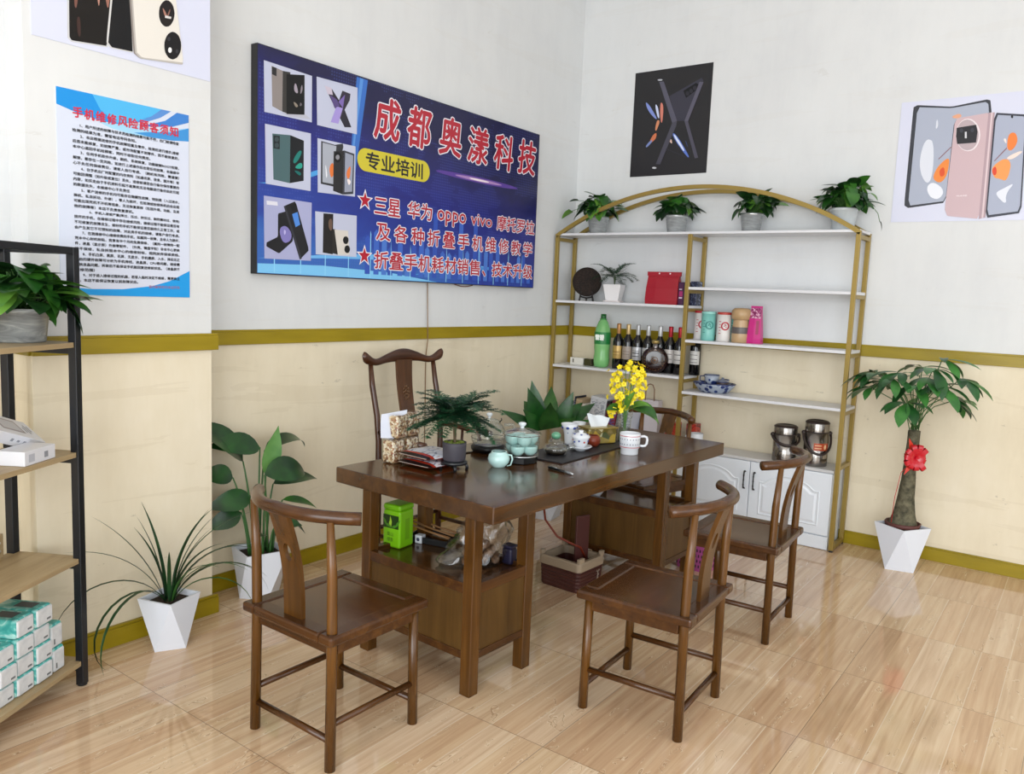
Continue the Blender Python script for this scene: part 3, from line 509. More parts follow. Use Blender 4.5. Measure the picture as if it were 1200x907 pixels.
# ================================================================ signboard and posters
WT = '#e8e8ea'
def signboard():
    X0, Z0, SW, SH = -2.93, 1.548, 2.336, 1.07
    t = thing('signboard', 'wide dark blue shop signboard with red lettering and phone pictures, on the left wall', 'sign', (X0, 0, Z0))
    MB().span((0, -0.0475, 0), (SW, 0.0, SH), 0, 0.002).build('casing', mat('#141518', 0.4), t)
    n = new('sign_print', 0.28, 0.4)
    v = n.coords('Object'); sp = n.add('ShaderNodeSeparateXYZ'); n.link(v, sp.inputs[0])
    u = n.math('DIVIDE', sp.outputs[0], SW); w = n.math('DIVIDE', sp.outputs[2], SH)
    ns = n.noise(n.coords('Object', (1.2, 1, 2.2)), 2.2, 4, 0.6, 0.4)
    f = n.math('ADD', n.math('SUBTRACT', 1.0, w), n.math('MULTIPLY', n.math('SUBTRACT', 0.45, u), 0.45))
    f = n.math('ADD', f, n.math('MULTIPLY', n.math('SUBTRACT', ns, 0.5), 0.5))
    c = n.ramp(f, [(0.15, '#1b1a44'), (0.5, '#22267a'), (0.85, '#25409c'), (1.0, '#2f62b4')])
    dots = n.add('ShaderNodeTexVoronoi'); dots.inputs['Scale'].default_value = 62; dots.inputs['Randomness'].default_value = 0.0; n.link(v, dots.inputs['Vector'])
    dm = n.math('MULTIPLY', n.math('LESS_THAN', dots.outputs[0], 0.28), n.math('GREATER_THAN', ns, 0.52))
    c = n.mix(n.math('MULTIPLY', dm, 0.22), c, '#5a6ac0'); n.link(c, n.b.inputs['Base Color'])
    face = MB().add([(0.004, -0.0478, 0.004), (SW - 0.004, -0.0478, 0.004), (SW - 0.004, -0.0478, SH - 0.004), (0.004, -0.0478, SH - 0.004)], [(0, 1, 2, 3)]).build('printed_face', n.m, t)
    P = lambda polys, name, par, off, step=0.0002: printed(name, polys, par, 'y', step, off, 0.3)
    # light streaks, arcs, skyline of the print
    def arc(pts, w):
        a = [(x, z + w * sin(pi * i / (len(pts) - 1))) for i, (x, z) in enumerate(pts)]
        return a + [(x, z - w * 0.6 * sin(pi * i / (len(pts) - 1))) for i, (x, z) in list(enumerate(pts))[::-1]]
    q = []
    q.append(('#4f9fe0', arc([(0.006 + 0.06 * i, 0.43 + 0.30 * (i / 12) ** 1.5 - 0.02 * i / 12) for i in range(13)], 0.016)))
    q.append(('#3b6fc2', [(0.62, 1.06), (0.70, 1.06), (0.62, 0.55), (0.575, 0.52)])); q.append(('#5b93d8', [(0.645, 1.06), (0.668, 1.06), (0.60, 0.62), (0.59, 0.62)]))
    q.append(('#6fb4ea', arc([(0.006 + 0.2 * i, 0.075 + 0.055 * sin(i / 11 * 3.0)) for i in range(12)], 0.02)))
    q.append(('#4a90d6', arc([(1.0 + 0.11 * i, 0.02 + 0.13 * (i / 12) ** 0.7) for i in range(13)], 0.012)))
    q.append(('#7cc3f0', [(0.006, 0.006), (1.3, 0.006), (0.9, 0.045), (0.4, 0.06), (0.006, 0.05)]))
    rr = random.Random(5)
    for i in range(26):
        x = 0.70 + i * 0.062 + rr.uniform(-0.01, 0.01); h = rr.uniform(0.10, 0.40) * (1.0 if 5 < i < 16 else 0.6)
        q.append((['#3555b4', '#3f66c2', '#4b78cc'][i % 3], [(x, 0.03), (x + 0.04, 0.03), (x + 0.04, 0.03 + h), (x + 0.02, 0.05 + h), (x, 0.03 + h)]))
    for i in range(14):
        x = 0.1 + i * 0.16; q.append(('#8fd0f4', [(x, 0.01), (x + 0.006, 0.01), (x + 0.006, rr.uniform(0.1, 0.3)), (x, rr.uniform(0.1, 0.3))]))
    fl = lambda L, W: [(1.679 + L * cos(a), 0.668 + W * sin(a)) for a in [2 * pi * i / 20 for i in range(20)]]
    q += [('#5a3f96', fl(0.42, 0.018)), ('#a884bc', fl(0.24, 0.010)), ('#efe2ea', fl(0.10, 0.006))]
    P(q, 'background_pattern', t, 0.0480, 0.00002)
    for cd in (CARD0, CARD1, CARD2, CARD3, CARD4, CARD5): P(cd, 'phone_picture', t, 0.0492)
    red = mat('#b01c30', 0.3); wht = mat('#e6e4ee', 0.3); blk = mat('#15151a', 0.3)
    def outl(name, s, x, z, w, h, bold=0.018, ob=0.075, m=red, shear=0.0, al='C'):
        text(name + '_outline', s, t, wallM('y', x, z, 0.0500), w, h, wht, ob, shear, 0, al)
        text(name, s, t, wallM('y', x, z, 0.0504), w, h, m, bold, shear, 0, al)
    for ch, x, z in zip('成都奥漾科技', (0.852, 1.112, 1.383, 1.654, 1.923, 2.19), (0.885, 0.888, 0.886, 0.88, 0.88, 0.89)):
        outl('title_character', ch, x, z, 0.200, 0.222, 0.024, 0.055, red, 0.10)
    pill = [(0.694 + 0.061 * cos(a), 0.643 + 0.061 * sin(a)) for a in [pi / 2 + pi * i / 12 for i in range(13)]] + [(1.146 + 0.061 * cos(a), 0.647 + 0.061 * sin(a)) for a in [-pi / 2 + pi * i / 12 for i in range(13)]]
    P([('#cfc23a', pill)], 'yellow_pill', t, 0.0494)
    text('pill_lettering', '专业培训', t, wallM('y', 0.92, 0.645, 0.0500), 0.45, 0.09, blk, 0.022)
    for s, x0, x1, z in (('三星', 0.767, 0.965, 0.41), ('华为', 1.03, 1.235, 0.415), ('oppo', 1.287, 1.555, 0.397), ('vivo', 1.607, 1.824, 0.417), ('摩托罗拉', 1.880, 2.312, 0.42)):
        outl('line_lettering', s, (x0 + x1) / 2, z, x1 - x0, 0.094 if s[0] not in 'ov' else (0.088 if s == 'oppo' else 0.07))
    for s, z in (('及各种折叠手机维修教学', 0.268), ('折叠手机耗材销售、技术升级', 0.112)):
        n = len(s); x0, x1 = 0.767, 2.314; st = (x1 - x0) / n
        for i, ch in enumerate(s):
            if ch == '、': outl('line_lettering', ch, x0 + st * (i + 0.32), z - 0.033, 0.032, 0.034, 0.05, 0.18)
            else: outl('line_lettering', ch, x0 + st * (i + 0.5), z, 0.108, 0.094)
    def star(x, z, r): return [(x + (r if i % 2 == 0 else r * 0.42) * sin(pi * i / 5), z + (r if i % 2 == 0 else r * 0.42) * cos(pi * i / 5)) for i in range(10)]
    for x, z in ((0.694, 0.427), (0.697, 0.128)): P([('#e6e4ee', star(x, z, 0.062)), ('#b01c30', star(x, z, 0.046))], 'star', t, 0.0500)
signboard()

def notice():
    X0, Z0, W, H = -3.908, 1.43, 0.524, 0.752
    t = thing('notice_poster', 'white and blue notice full of small Chinese text with a red heading, on the column', 'poster', (X0, -0.2105, Z0))
    MB().span((0, -0.003, 0), (W, 0, H)).build('sheet', mat('#d0d7e8', 0.35), t)
    f = lambda pts: pts
    cur = lambda pts: pts
    top = [(0, 0.752), (0.524, 0.752), (0.524, 0.722)] + [(0.524 - 0.374 * i / 10, 0.722 - 0.062 * sin(pi * i / 10) - 0.062 * i / 10) for i in range(1, 11)] + [(0.075, 0.672), (0, 0.690)]
    q = [('#9fd0ee', [(0.524, 0.652), (0.40, 0.640), (0.30, 0.630), (0.20, 0.640), (0.15, 0.655), (0.30, 0.668), (0.42, 0.672), (0.524, 0.70)]),
         ('#3f8fd2', [(0.524, 0.646), (0.45, 0.637), (0.36, 0.634), (0.29, 0.640), (0.36, 0.655), (0.44, 0.668), (0.524, 0.699)]),
         ('#1d8fdc', [(0, 0.752), (0.406, 0.752), (0.36, 0.715), (0.29, 0.678), (0.22, 0.660), (0.156, 0.660), (0.075, 0.672), (0, 0.690)]),
         ('#4fb2e8', [(0.13, 0.752), (0.406, 0.752), (0.36, 0.715), (0.29, 0.680), (0.22, 0.664), (0.16, 0.70)]),
         ('#5a8cd0', [(0.406, 0.752), (0.446, 0.752), (0.40, 0.718), (0.34, 0.69), (0.29, 0.678), (0.36, 0.715)]),
         ('#3f7fcc', [(0.472, 0.752), (0.524, 0.752), (0.524, 0.722), (0.45, 0.692), (0.36, 0.675), (0.29, 0.672), (0.35, 0.682), (0.42, 0.710)]),
         ('#7db9de', [(0, 0), (0.524, 0), (0.524, 0.020), (0.30, 0.016), (0, 0.030)]),
         ('#1b97e0', [(0.16, 0.0), (0.524, 0.0), (0.524, 0.112), (0.434, 0.066), (0.357, 0.043), (0.236, 0.027), (0.10, 0.024), (0.0, 0.031), (0.0, 0.008)])]
    printed('wave_pattern', q, t, 'y', 0.0001, 0.0032)
    blk = mat('#15161c', 0.4)
    n = 10
    for i, ch in enumerate('手机维修风险顾客须知'):
        text('heading_character', ch, t, wallM('y', 0.075 + 0.0425 * i, 0.674, 0.0046), 0.036, 0.038, mat('#c8203c', 0.4), 0.03)
    L = ['  1、用户所述的故障与技术员检测的结果可能不符，出门前请检查', '检测的结果为准，需留电话号码告知。', '  2、本店根据送修的手机故障轻重及零件，检测后进行报价,维修', '后若未能修复，如故障严重，或市场配置不到零件，而不能修复的，', '本中心退回手机给顾客，同时不收取任何费用。',
         '  3、任何手机软件升级，刷机、系统修复，功能破解ROOT权限，', '解锁，都存在一定风险，如进行上述操作后出现任何故障，本维修中', '心不负任何保修责任，请客人自行考虑。（刷机有风险，需谨慎）',
         '  4、在手机出厂时配置的内存资料（如通讯录、信息、图片等）有', '可能因调整（如升级或复位）丢失，送修前请您自行备份保存重要的', '内容，如买走由于手机资料引起不能算机无法电脑进行备份由此引起', '的数据丢失，本维修中心不负责任',
         '  5、客户送修的手机均可能存在隐藏性故障，特别是（入过进水，', '摔机、私自拆动、外修），零人为损坏，在检测或检修拆机后会出现', '可能出现死机不开机等现象，无法恢复原样（包括外观、功能、及其', '他的故障等）本店不负责恢复原机。',
         '    6、手机入液或严重(摔过、压过、挤压过、剧烈震动过、使用)', '损坏的手机，在维修过程中存在维修风险，维修过程不能保证是否有', '不可修复的故障发生，修好的手机不能保证是否能持久正常工作，或', '会产生其它不可预知的故障，对此类手机的维修，请客户自行考虑。',
         '  7、在我维修中心维修收费的手机，如属同一故障，且非人为损坏，', '凭本中心封机标贴，我享有半个月的免费保修，（属同一故障同一配', '件，液晶（显示屏）外接零配件，（外壳、键盘字粒）非本中心更换', '的不保修，私自拆毁本中心的维修封标，视同放弃保修资格。',
         '  8、手机白屏、黑屏、花屏、无显示、手机爆屏、入水、摔后无正', '常启的硬件故障可分析为手机排线，液晶屏，CPU等问题，维修需', '更换液晶问题，拆装后不能保证手机能回复送修前状态。（液晶屏不', '保修范围）', '  9、对于进入维修过程的机器，若客人临时决定不维修，需更换主', '板，本店不能保证恢复以前故障状态。']
    z = 0.628
    for i, s in enumerate(L):
        ind = len(s) - len(s.lstrip()); s2 = s.strip(); nfull = 30
        w = (0.424 - ind * 0.014) if len(s2) > 25 else len(s2) * 0.0143
        text('small_print', s2, t, wallM('y', 0.054 + ind * 0.014, z - 0.0197 * i, 0.0046), w, 0.0122, blk, 0.03, 0, 0, 'L')
    text('footer_print', '最终解释权归本店所有', t, wallM('y', 0.41, 0.040, 0.0046), 0.135, 0.012, mat('#a8586c', 0.4), 0.0)
notice()
def posters():
    t = thing('phone_poster', 'white poster of two folding phones above the notice on the column', 'poster', (-3.985, -0.2105, 2.34))
    MB().span((0.0, -0.003, 0.0), (0.702, 0, 0.95)).build('sheet', mat('#d2d6ea', 0.35), t); printed('phone_picture', TOPP[1:], t, 'y', 0.0002, 0.0034)
    text('clock_numerals', '08:08', t, wallM('y', 0.512, 0.2057, 0.0078), 0.02, 0.009, mat('#e8e8ea', 0.4))
    t = thing('phone_poster', 'black poster with crossed dark folding phones, on the right wall above the gold shelf', 'poster', (0, -0.456, 2.387))
    MB().span((-0.003, -0.592, 0.0), (0, 0, 0.735)).build('sheet', mat('#19181c', 0.35), t)
    printed('phone_picture', DARKP[1:], t, 'x', 0.0002, 0.0034)
    t = thing('phone_poster', 'white poster of a pink folding phone with goldfish screens, on the right wall', 'poster', (0, -2.258, 2.03))
    MB().span((-0.003, -0.95, -0.004), (0, 0, 0.698)).build('sheet', mat('#d2d5e8', 0.35), t)
    printed('phone_picture', PINKP[1:], t, 'x', 0.0002, 0.0034)
    text('phone_lettering', 'HUAWEI', t, wallM('x', 0.368, 0.139, 0.0098), 0.052, 0.0085, mat('#f4eef0', 0.4), 0.01)
posters()
t = tag(MB().tube([(-1.674, -0.012, 1.549), (-1.670, -0.010, 1.5), (-1.668, -0.018, 1.276), (-1.664, -0.018, 1.2), (-1.664, -0.006, 1.1), (-1.655, -0.006, 0.6), (-1.65, -0.020, 0.15), (-1.65, -0.020, 0.09)], 0.003, 0, 6).build('power_cord', mat('#8a6a48', 0.6)), 'thin brown power cord hanging down the wall from the blue signboard', 'cord')
t = tag(MB().tube([(-1.42 + 0.02 * i, -0.012 - 0.004 * sin(i), 1.547 - 0.012 * sin(pi * i / 9)) for i in range(10)], 0.003, 0, 6).build('cord_loop', mat('#7a4a38', 0.6)), 'short loop of brown wire showing under the lower edge of the signboard', 'cord')

# ================================================================ table and chairs
WD = ('#341d0a', '#48290d', '#5c3915')          # brown stained wood
WT_TOP = wood('table_wood', ('#38220f', '#472b12', '#573717'), 'x', 1.0, 0.15, 0.12, 0.5)
W_Z = wood('wood_upright', ('#3c2409', '#54340f', '#6b4519'), 'z', 1.0, 0.27, 0.1, 0.4)
W_X = wood('wood_length', WD, 'x', 1.0, 0.27, 0.1, 0.4)
W_Y = wood('wood_cross', WD, 'y', 1.0, 0.27, 0.1, 0.4)
W_P = wood('wood_panel', ('#432c0f', '#543a17', '#644821'), 'z', 0.8, 0.38, 0.05, 0.35)
TO = Vector((-3.1626, -1.7128, 0)); TA = -0.0459
def TL(x, y, z=0.76): return Vector((TO.x + x * cos(TA) - y * sin(TA), TO.y + x * sin(TA) + y * cos(TA), z))
def table():
    t = thing('tea_table', 'long dark wooden tea table standing on two cabinet pedestals', 'table', TO, TA)
    L, D, ZT, TH = 1.897, 0.859, 0.76, 0.065
    MB().span((0, 0, ZT - TH), (L, D, ZT), 0, 0.004).build('tabletop', WT_TOP, t)
    LW = 0.05; y0, y1 = 0.118, 0.735
    for x0 in (0.039, L - 0.039 - 0.367):
        x1 = x0 + 0.367
        for lx in (x0, x1 - LW):
            for ly in (y0, y1 - LW): MB().span((lx, ly, 0), (lx + LW, ly + LW, ZT - TH), 0, 0.003).build('leg', W_Z, t)
        c = MB()
        for yy in (y0 + 0.008, y1 - 0.024): c.span((x0 + LW, yy, 0.165), (x1 - LW, yy + 0.016, 0.395), 0)
        for xx in (x0 + 0.008, x1 - 0.024): c.span((xx, y0 + LW, 0.165), (xx + 0.016, y1 - LW, 0.395), 0)
        c.span((x0 + 0.02, y0 + 0.02, 0.15), (x1 - 0.02, y1 - 0.02, 0.165), 0)
        c.build('cabinet_box', W_P, t)
        r = MB()
        for zz0, zz1 in ((0.392, 0.432), (0.138, 0.168)):
            for yy in (y0 + 0.003, y1 - 0.033): r.span((x0 + LW, yy, zz0), (x1 - LW, yy + 0.03, zz1), 0, 0.002)
            for xx in (x0 + 0.003, x1 - 0.033): r.span((xx, y0 + LW, zz0), (xx + 0.03, y1 - LW, zz1), 0, 0.002)
        r.build('cabinet_rail', W_X, t)
        MB().span((x0 + 0.03, y0 + 0.03, 0.395), (x1 - 0.03, y1 - 0.03, 0.412), 0).build('cabinet_deck', WT_TOP, t)
table()
def low_chair():
    t = thing('low_back_chair', 'brown low-back wooden chair at the left, facing the near end of the tea table', 'chair', (-3.556, -1.360, 0), radians(-90.4), None)
    S = MB()
    for sx in (-1, 1): S.span((sx * 0.222 - (0.06 if sx > 0 else 0), -0.218, 0.416), (sx * 0.222 + (0.06 if sx < 0 else 0), 0.218, 0.448), 0, 0.008)
    for sy in (-1, 1): S.span((-0.162, sy * 0.218 - (0.06 if sy > 0 else 0), 0.416), (0.162, sy * 0.218 + (0.06 if sy < 0 else 0), 0.448), 0, 0.008)
    S.span((-0.163, -0.159, 0.424), (0.163, 0.159, 0.4435), 1)
    S.build('seat', [W_X, wood('seat_panel', ('#3a2009', '#4d2d10', '#5f3b18'), 'x', 0.8, 0.22, 0.12)], t)
    A = MB()
    for sy in (-0.176, 0.176): A.span((-0.17, sy - 0.011, 0.375), (0.17, sy + 0.011, 0.417), 0, 0.002)
    for sx in (-0.186, 0.186): A.span((sx - 0.011, -0.165, 0.375), (sx + 0.011, 0.165, 0.417), 0, 0.002)
    A.build('apron', W_X, t)
    for sx in (-1, 1):
        MB().tube([(sx * 0.191, 0.183, 0), (sx * 0.187, 0.178, 0.418)], [0.0175, 0.0165], 0, 14).build('leg', W_Z, t)
        MB().tube([(sx * 0.191, -0.186, 0), (sx * 0.188, -0.182, 0.43), (sx * 0.188, -0.185, 0.62), (sx * 0.189, -0.196, 0.80)], [0.0175, 0.017, 0.0165, 0.0115], 0, 14).build('leg', W_Z, t)
    for sx in (-1, 1): MB().tube([(sx * 0.189, -0.184, 0.148), (sx * 0.189, 0.181, 0.148)], 0.0115, 0, 10).build('stretcher', W_Y, t)
    MB().tube([(-0.19, 0.181, 0.088), (0.19, 0.181, 0.088)], 0.0115, 0, 10).build('stretcher', W_X, t)
    MB().tube([(-0.19, -0.184, 0.096), (0.19, -0.184, 0.096)], 0.0115, 0, 10).build('stretcher', W_X, t)
    pts = []
    for i in range(25):
        a = -1 + 2 * i / 24; pts.append((0.252 * a, -0.248 + 0.118 * abs(a) ** 2.1, 0.808 + 0.010 * (1 - abs(a))))
    MB().tube(pts, 0.0205, 0, 14, up=Vector((0, 0, 1))).build('top_rail', W_X, t)
    # S-curved splat with an oval hole
    B = MB(); W0 = 0.044
    def yy(z): k = (z - 0.44) / 0.37; return -0.176 + 0.020 * sin(pi * k * 1.0) - 0.066 * k
    def ring(z, th): return yy(z) + th
    zc, ra, rb = 0.665, 0.019, 0.030; N = 28
    rows = 24; zs = [0.440 + 0.372 * i / rows for i in range(rows + 1)]
    vs = []; fs = []
    def addquad(x0, x1, z0, z1):
        for th, s in ((-0.008, 1), (0.008, -1)):
            o = len(vs); q = [(x0, ring(z0, th), z0), (x1, ring(z0, th), z0), (x1, ring(z1, th), z1), (x0, ring(z1, th), z1)]
            vs.extend(q); fs.append((o, o + 1, o + 2, o + 3)[::s])
    def hole(z): return ra * sqrt(max(0, 1 - ((z - zc) / rb) ** 2)) if abs(z - zc) < rb else 0
    zs2 = sorted(set([z for z in zs if abs(z - zc) > rb] + [zc + rb * sin(pi / 2 * k / 8) for k in range(-8, 9)]))
    for z0, z1 in zip(zs2, zs2[1:]):
        h0, h1 = hole(z0), hole(z1)
        for s in (-1, 1):
            for th, w in ((-0.008, 1), (0.008, -1)):
                o = len(vs); vs.extend([(s * h0, ring(z0, th), z0), (s * W0, ring(z0, th), z0), (s * W0, ring(z1, th), z1), (s * h1, ring(z1, th), z1)]); fs.append((o, o + 1, o + 2, o + 3))
            o = len(vs); vs.extend([(s * W0, ring(z0, -0.008), z0), (s * W0, ring(z0, 0.008), z0), (s * W0, ring(z1, 0.008), z1), (s * W0, ring(z1, -0.008), z1)]); fs.append((o, o + 1, o + 2, o + 3))
            if h0 > 0 or h1 > 0:
                o = len(vs); vs.extend([(s * h0, ring(z0, -0.008), z0), (s * h0, ring(z0, 0.008), z0), (s * h1, ring(z1, 0.008), z1), (s * h1, ring(z1, -0.008), z1)]); fs.append((o, o + 1, o + 2, o + 3))
    B.add(vs, fs); B.build('splat', W_Z, t)
    return t
ch = low_chair()
dup(ch, (-2.687, -2.123, 0), 0.052, 'brown low-back wooden chair in the middle foreground, by the long side of the tea table')
dup(ch, (-1.698, -2.092, 0), 0.042, 'brown wooden low-back chair near the white cabinet, half hidden behind another chair')
dup(ch, (-1.035, -1.205, 0), radians(165 - 90), 'dark low-back chair tucked under the far end of the tea table, behind the yellow flowers')
def tall_chair():
    t = thing('tall_armchair', 'tall dark wooden armchair with a horned top rail behind the tea table', 'chair', (-2.06, -0.43, 0), pi)
    # local frame: +y is the front (towards the table), back at -y
    D = wood('dark_wood', ('#2a1408', '#3f200e', '#563016'), 'z', 1.0, 0.28, 0.1); DX = wood('dark_wood_x', ('#2a1408', '#3f200e', '#563016'), 'x', 1.0, 0.28, 0.1)
    MB().span((-0.28, -0.20, 0.43), (0.28, 0.215, 0.465), 0, 0.008).build('seat', DX, t)
    for s in (-1, 1):
        MB().tube([(s * 0.25, -0.155, 0), (s * 0.25, -0.155, 0.45), (s * 0.25, -0.160, 0.68), (s * 0.252, -0.175, 0.82), (s * 0.253, -0.215, 0.98), (s * 0.250, -0.235, 1.10)], [0.019, 0.018, 0.017, 0.0165, 0.016, 0.013], 0, 12).build('leg', D, t)
        MB().tube([(s * 0.25, 0.165, 0), (s * 0.25, 0.16, 0.45), (s * 0.26, 0.125, 0.705)], [0.019, 0.0175, 0.012], 0, 12).build('leg', D, t)
        MB().tube([(s * 0.25, -0.162, 0.73), (s * 0.262, -0.02, 0.722), (s * 0.268, 0.11, 0.712), (s * 0.275, 0.20, 0.708)], [0.014, 0.016, 0.017, 0.018], 0, 12).build('armrest', DX, t)
        MB().tube([(s * 0.25, 0.0, 0.46), (s * 0.263, 0.0, 0.712)], [0.010, 0.008], 0, 8).build('arm_post', D, t)
        MB().tube([(s * 0.25, -0.155, 0.16), (s * 0.25, 0.163, 0.16)], 0.012, 0, 8).build('stretcher', DX, t)
    for y, z in ((0.163, 0.10), (-0.155, 0.20)): MB().tube([(-0.25, y, z), (0.25, y, z)], 0.012, 0, 8).build('stretcher', DX, t)
    # top rail: raised crest in the middle, horns curling up at the ends
    N = 40; vs = []; fs = []
    for i in range(N + 1):
        a = -1 + 2 * i / N; x = 0.325 * a
        crest = 0.030 * math.exp(-(a / 0.42) ** 2); horn = 0.030 * max(0, (abs(a) - 0.62) / 0.38) ** 1.6
        zc = 1.112 + crest * 0.75 + horn - 0.012 * math.exp(-((abs(a) - 0.66) / 0.2) ** 2)
        hh = 0.017 + crest * 0.65 + 0.016 * math.exp(-((abs(a) - 0.95) / 0.16) ** 2); e = sqrt(max(0.0, 1 - max(0, (abs(a) - 0.9) / 0.1) ** 2)) * 0.93 + 0.07
        y = -0.238 + 0.03 * a * a * 0.6
        for k in range(12):
            b = 2 * pi * k / 12; vs.append((x, y + 0.016 * cos(b) * e, zc + hh * sin(b) * e))
    for i in range(N):
        for k in range(12): fs.append((i * 12 + k, i * 12 + (k + 1) % 12, (i + 1) * 12 + (k + 1) % 12, (i + 1) * 12 + k))
    fs.append(tuple(range(12))); fs.append(tuple(N * 12 + k for k in range(12)))
    MB().add(vs, fs, 0, True).build('top_rail', DX, t)
    vs = []; fs = []; R = 20
    for i in range(R + 1):
        k = i / R; z = 0.46 + 0.65 * k; y = -0.158 + 0.012 * sin(2 * pi * k) - 0.072 * k ** 1.6; w = 0.062 - 0.008 * sin(pi * k)
        vs += [(-w, y - 0.007, z), (w, y - 0.007, z), (w, y + 0.007, z), (-w, y + 0.007, z)]
    for i in range(R):
        for k in range(4): fs.append((i * 4 + k, i * 4 + (k + 1) % 4, i * 4 + 4 + (k + 1) % 4, i * 4 + 4 + k))
    sp = MB().add(vs, fs).build('splat', wood('splat_wood', ('#3a1e0c', '#4c2a11', '#5f381a'), 'z', 1, 0.3, 0.3), t)
    # carved rosette on the splat
    c = MB(); zc = 0.925
    def py(z): k = (z - 0.46) / 0.65; return -0.158 + 0.012 * sin(2 * pi * k) - 0.072 * k ** 1.6 + 0.009
    for i in range(10):
        a = 2 * pi * i / 10; p = Vector((0.022 * cos(a), py(zc + 0.034 * sin(a)), zc + 0.034 * sin(a)))
        c.sphere(p, 0.0075, 0, 8, 5, (1, 0.45, 1.3))
    for i in range(5):
        a = 2 * pi * i / 5 + 0.3; p = Vector((0.010 * cos(a), py(zc + 0.014 * sin(a)), zc + 0.014 * sin(a))); c.sphere(p, 0.008, 0, 8, 5, (1, 0.45, 1))
    c.build('carving', mat('#5e4026', 0.5), sp)
tall_chair()

# ================================================================ gold display shelf and the white cabinets under it
GO = new('gold_paint', 0.38, 0.5, 0.35)
GO.b.inputs['Base Color'].default_value = (*lin('#97803f'), 1); GO = GO.m
XF, XB, YL, YM, YR, ZTOP = -0.293, -0.022, -0.019, -1.0885, -2.161, 1.945
def shelf():
    t = thing('display_shelf', 'tall gold metal display shelf with an arched top and white boards', 'shelf', (XF, YL, 0))
    o = Vector((XF, YL, 0)); T = 0.026
    def S(name, a, b, m, bev=0.0015): return MB().span(Vector(a) - o, Vector(b) - o, 0, bev).build(name, m, t)
    for y0 in (YL - T, YM - T / 2, YR):
        for x0 in (XF, XB - T):
            S('post', (x0, y0, 0.012), (x0 + T, y0 + T, ZTOP), GO)
            MB().lathe([(0, 0), (0.013, 0), (0.013, 0.012), (0, 0.012)], (x0 + T / 2 - o.x, y0 + T / 2 - o.y, 0), 12).build('foot', mat('#1c1c1c', 0.6), t)
    zl = (0.492, 0.985, 1.467); zr = (0.492, 0.888, 1.238, 1.592)
    def tie(y0, z): S('cross_bar', (XF + T, y0, z - 0.038), (XB - T, y0 + T, z - 0.014), GO)
    for y0, zz in ((YL - T, (0.05, 0.985, 1.467, 1.945)), (YM - T / 2, (0.05, 0.888, 0.985, 1.238, 1.467, 1.592, 1.945)), (YR, (0.05, 0.55, 0.888, 1.238, 1.592, 1.945))):
        for z in zz: tie(y0, z)
    wb = mat('#d9dade', 0.35, 0, 0.4)
    for z in zl[1:]: S('shelf_board', (XF + 0.004, YM - T / 2 + 0.001, z - 0.014), (XB, YL - T + 0.001 + T, z + 0.004), wb)
    for z in zr[1:]: S('shelf_board', (XF + 0.004, YR + 0.001, z - 0.014), (XB, YM + T / 2 - 0.001, z + 0.004), wb)
    S('shelf_board', (XF + 0.004, YR + 0.002, ZTOP), (XB, YM - 0.001, ZTOP + 0.016), wb); S('shelf_board', (XF + 0.004, YM + 0.001, ZTOP), (XB, YL - 0.002, ZTOP + 0.016), wb)
    for x0 in (XF, XB - T):
        N = 40; vs = []; fs = []
        ym = (YL + YR) / 2; hw = (YL - YR) / 2 - 0.004
        for i in range(N + 1):
            a = -1 + 2 * i / N
            # circular arc, sagitta 0.31
            sg = 0.312; R = (hw * hw + sg * sg) / (2 * sg); th = a * math.asin(hw / R)
            cy, cz = ym + R * sin(th), ZTOP - 0.004 + sg - R + R * cos(th)
            for xx in (x0, x0 + T):
                for rr in (-T / 2, T / 2): vs.append((xx - o.x, cy + rr * sin(th) - o.y, cz + rr * cos(th)))
        for i in range(N):
            b = i * 4
            for p, q in ((0, 1), (1, 3), (3, 2), (2, 0)): fs.append((b + p, b + q, b + 4 + q, b + 4 + p))
        fs += [(0, 1, 3, 2), (N * 4, N * 4 + 1, N * 4 + 3, N * 4 + 2)]
        MB().add(vs, fs).build('arch', GO, t)
shelf()
WC = mat('#dfe5ec', 0.35, 0, 0.45, 0.2)
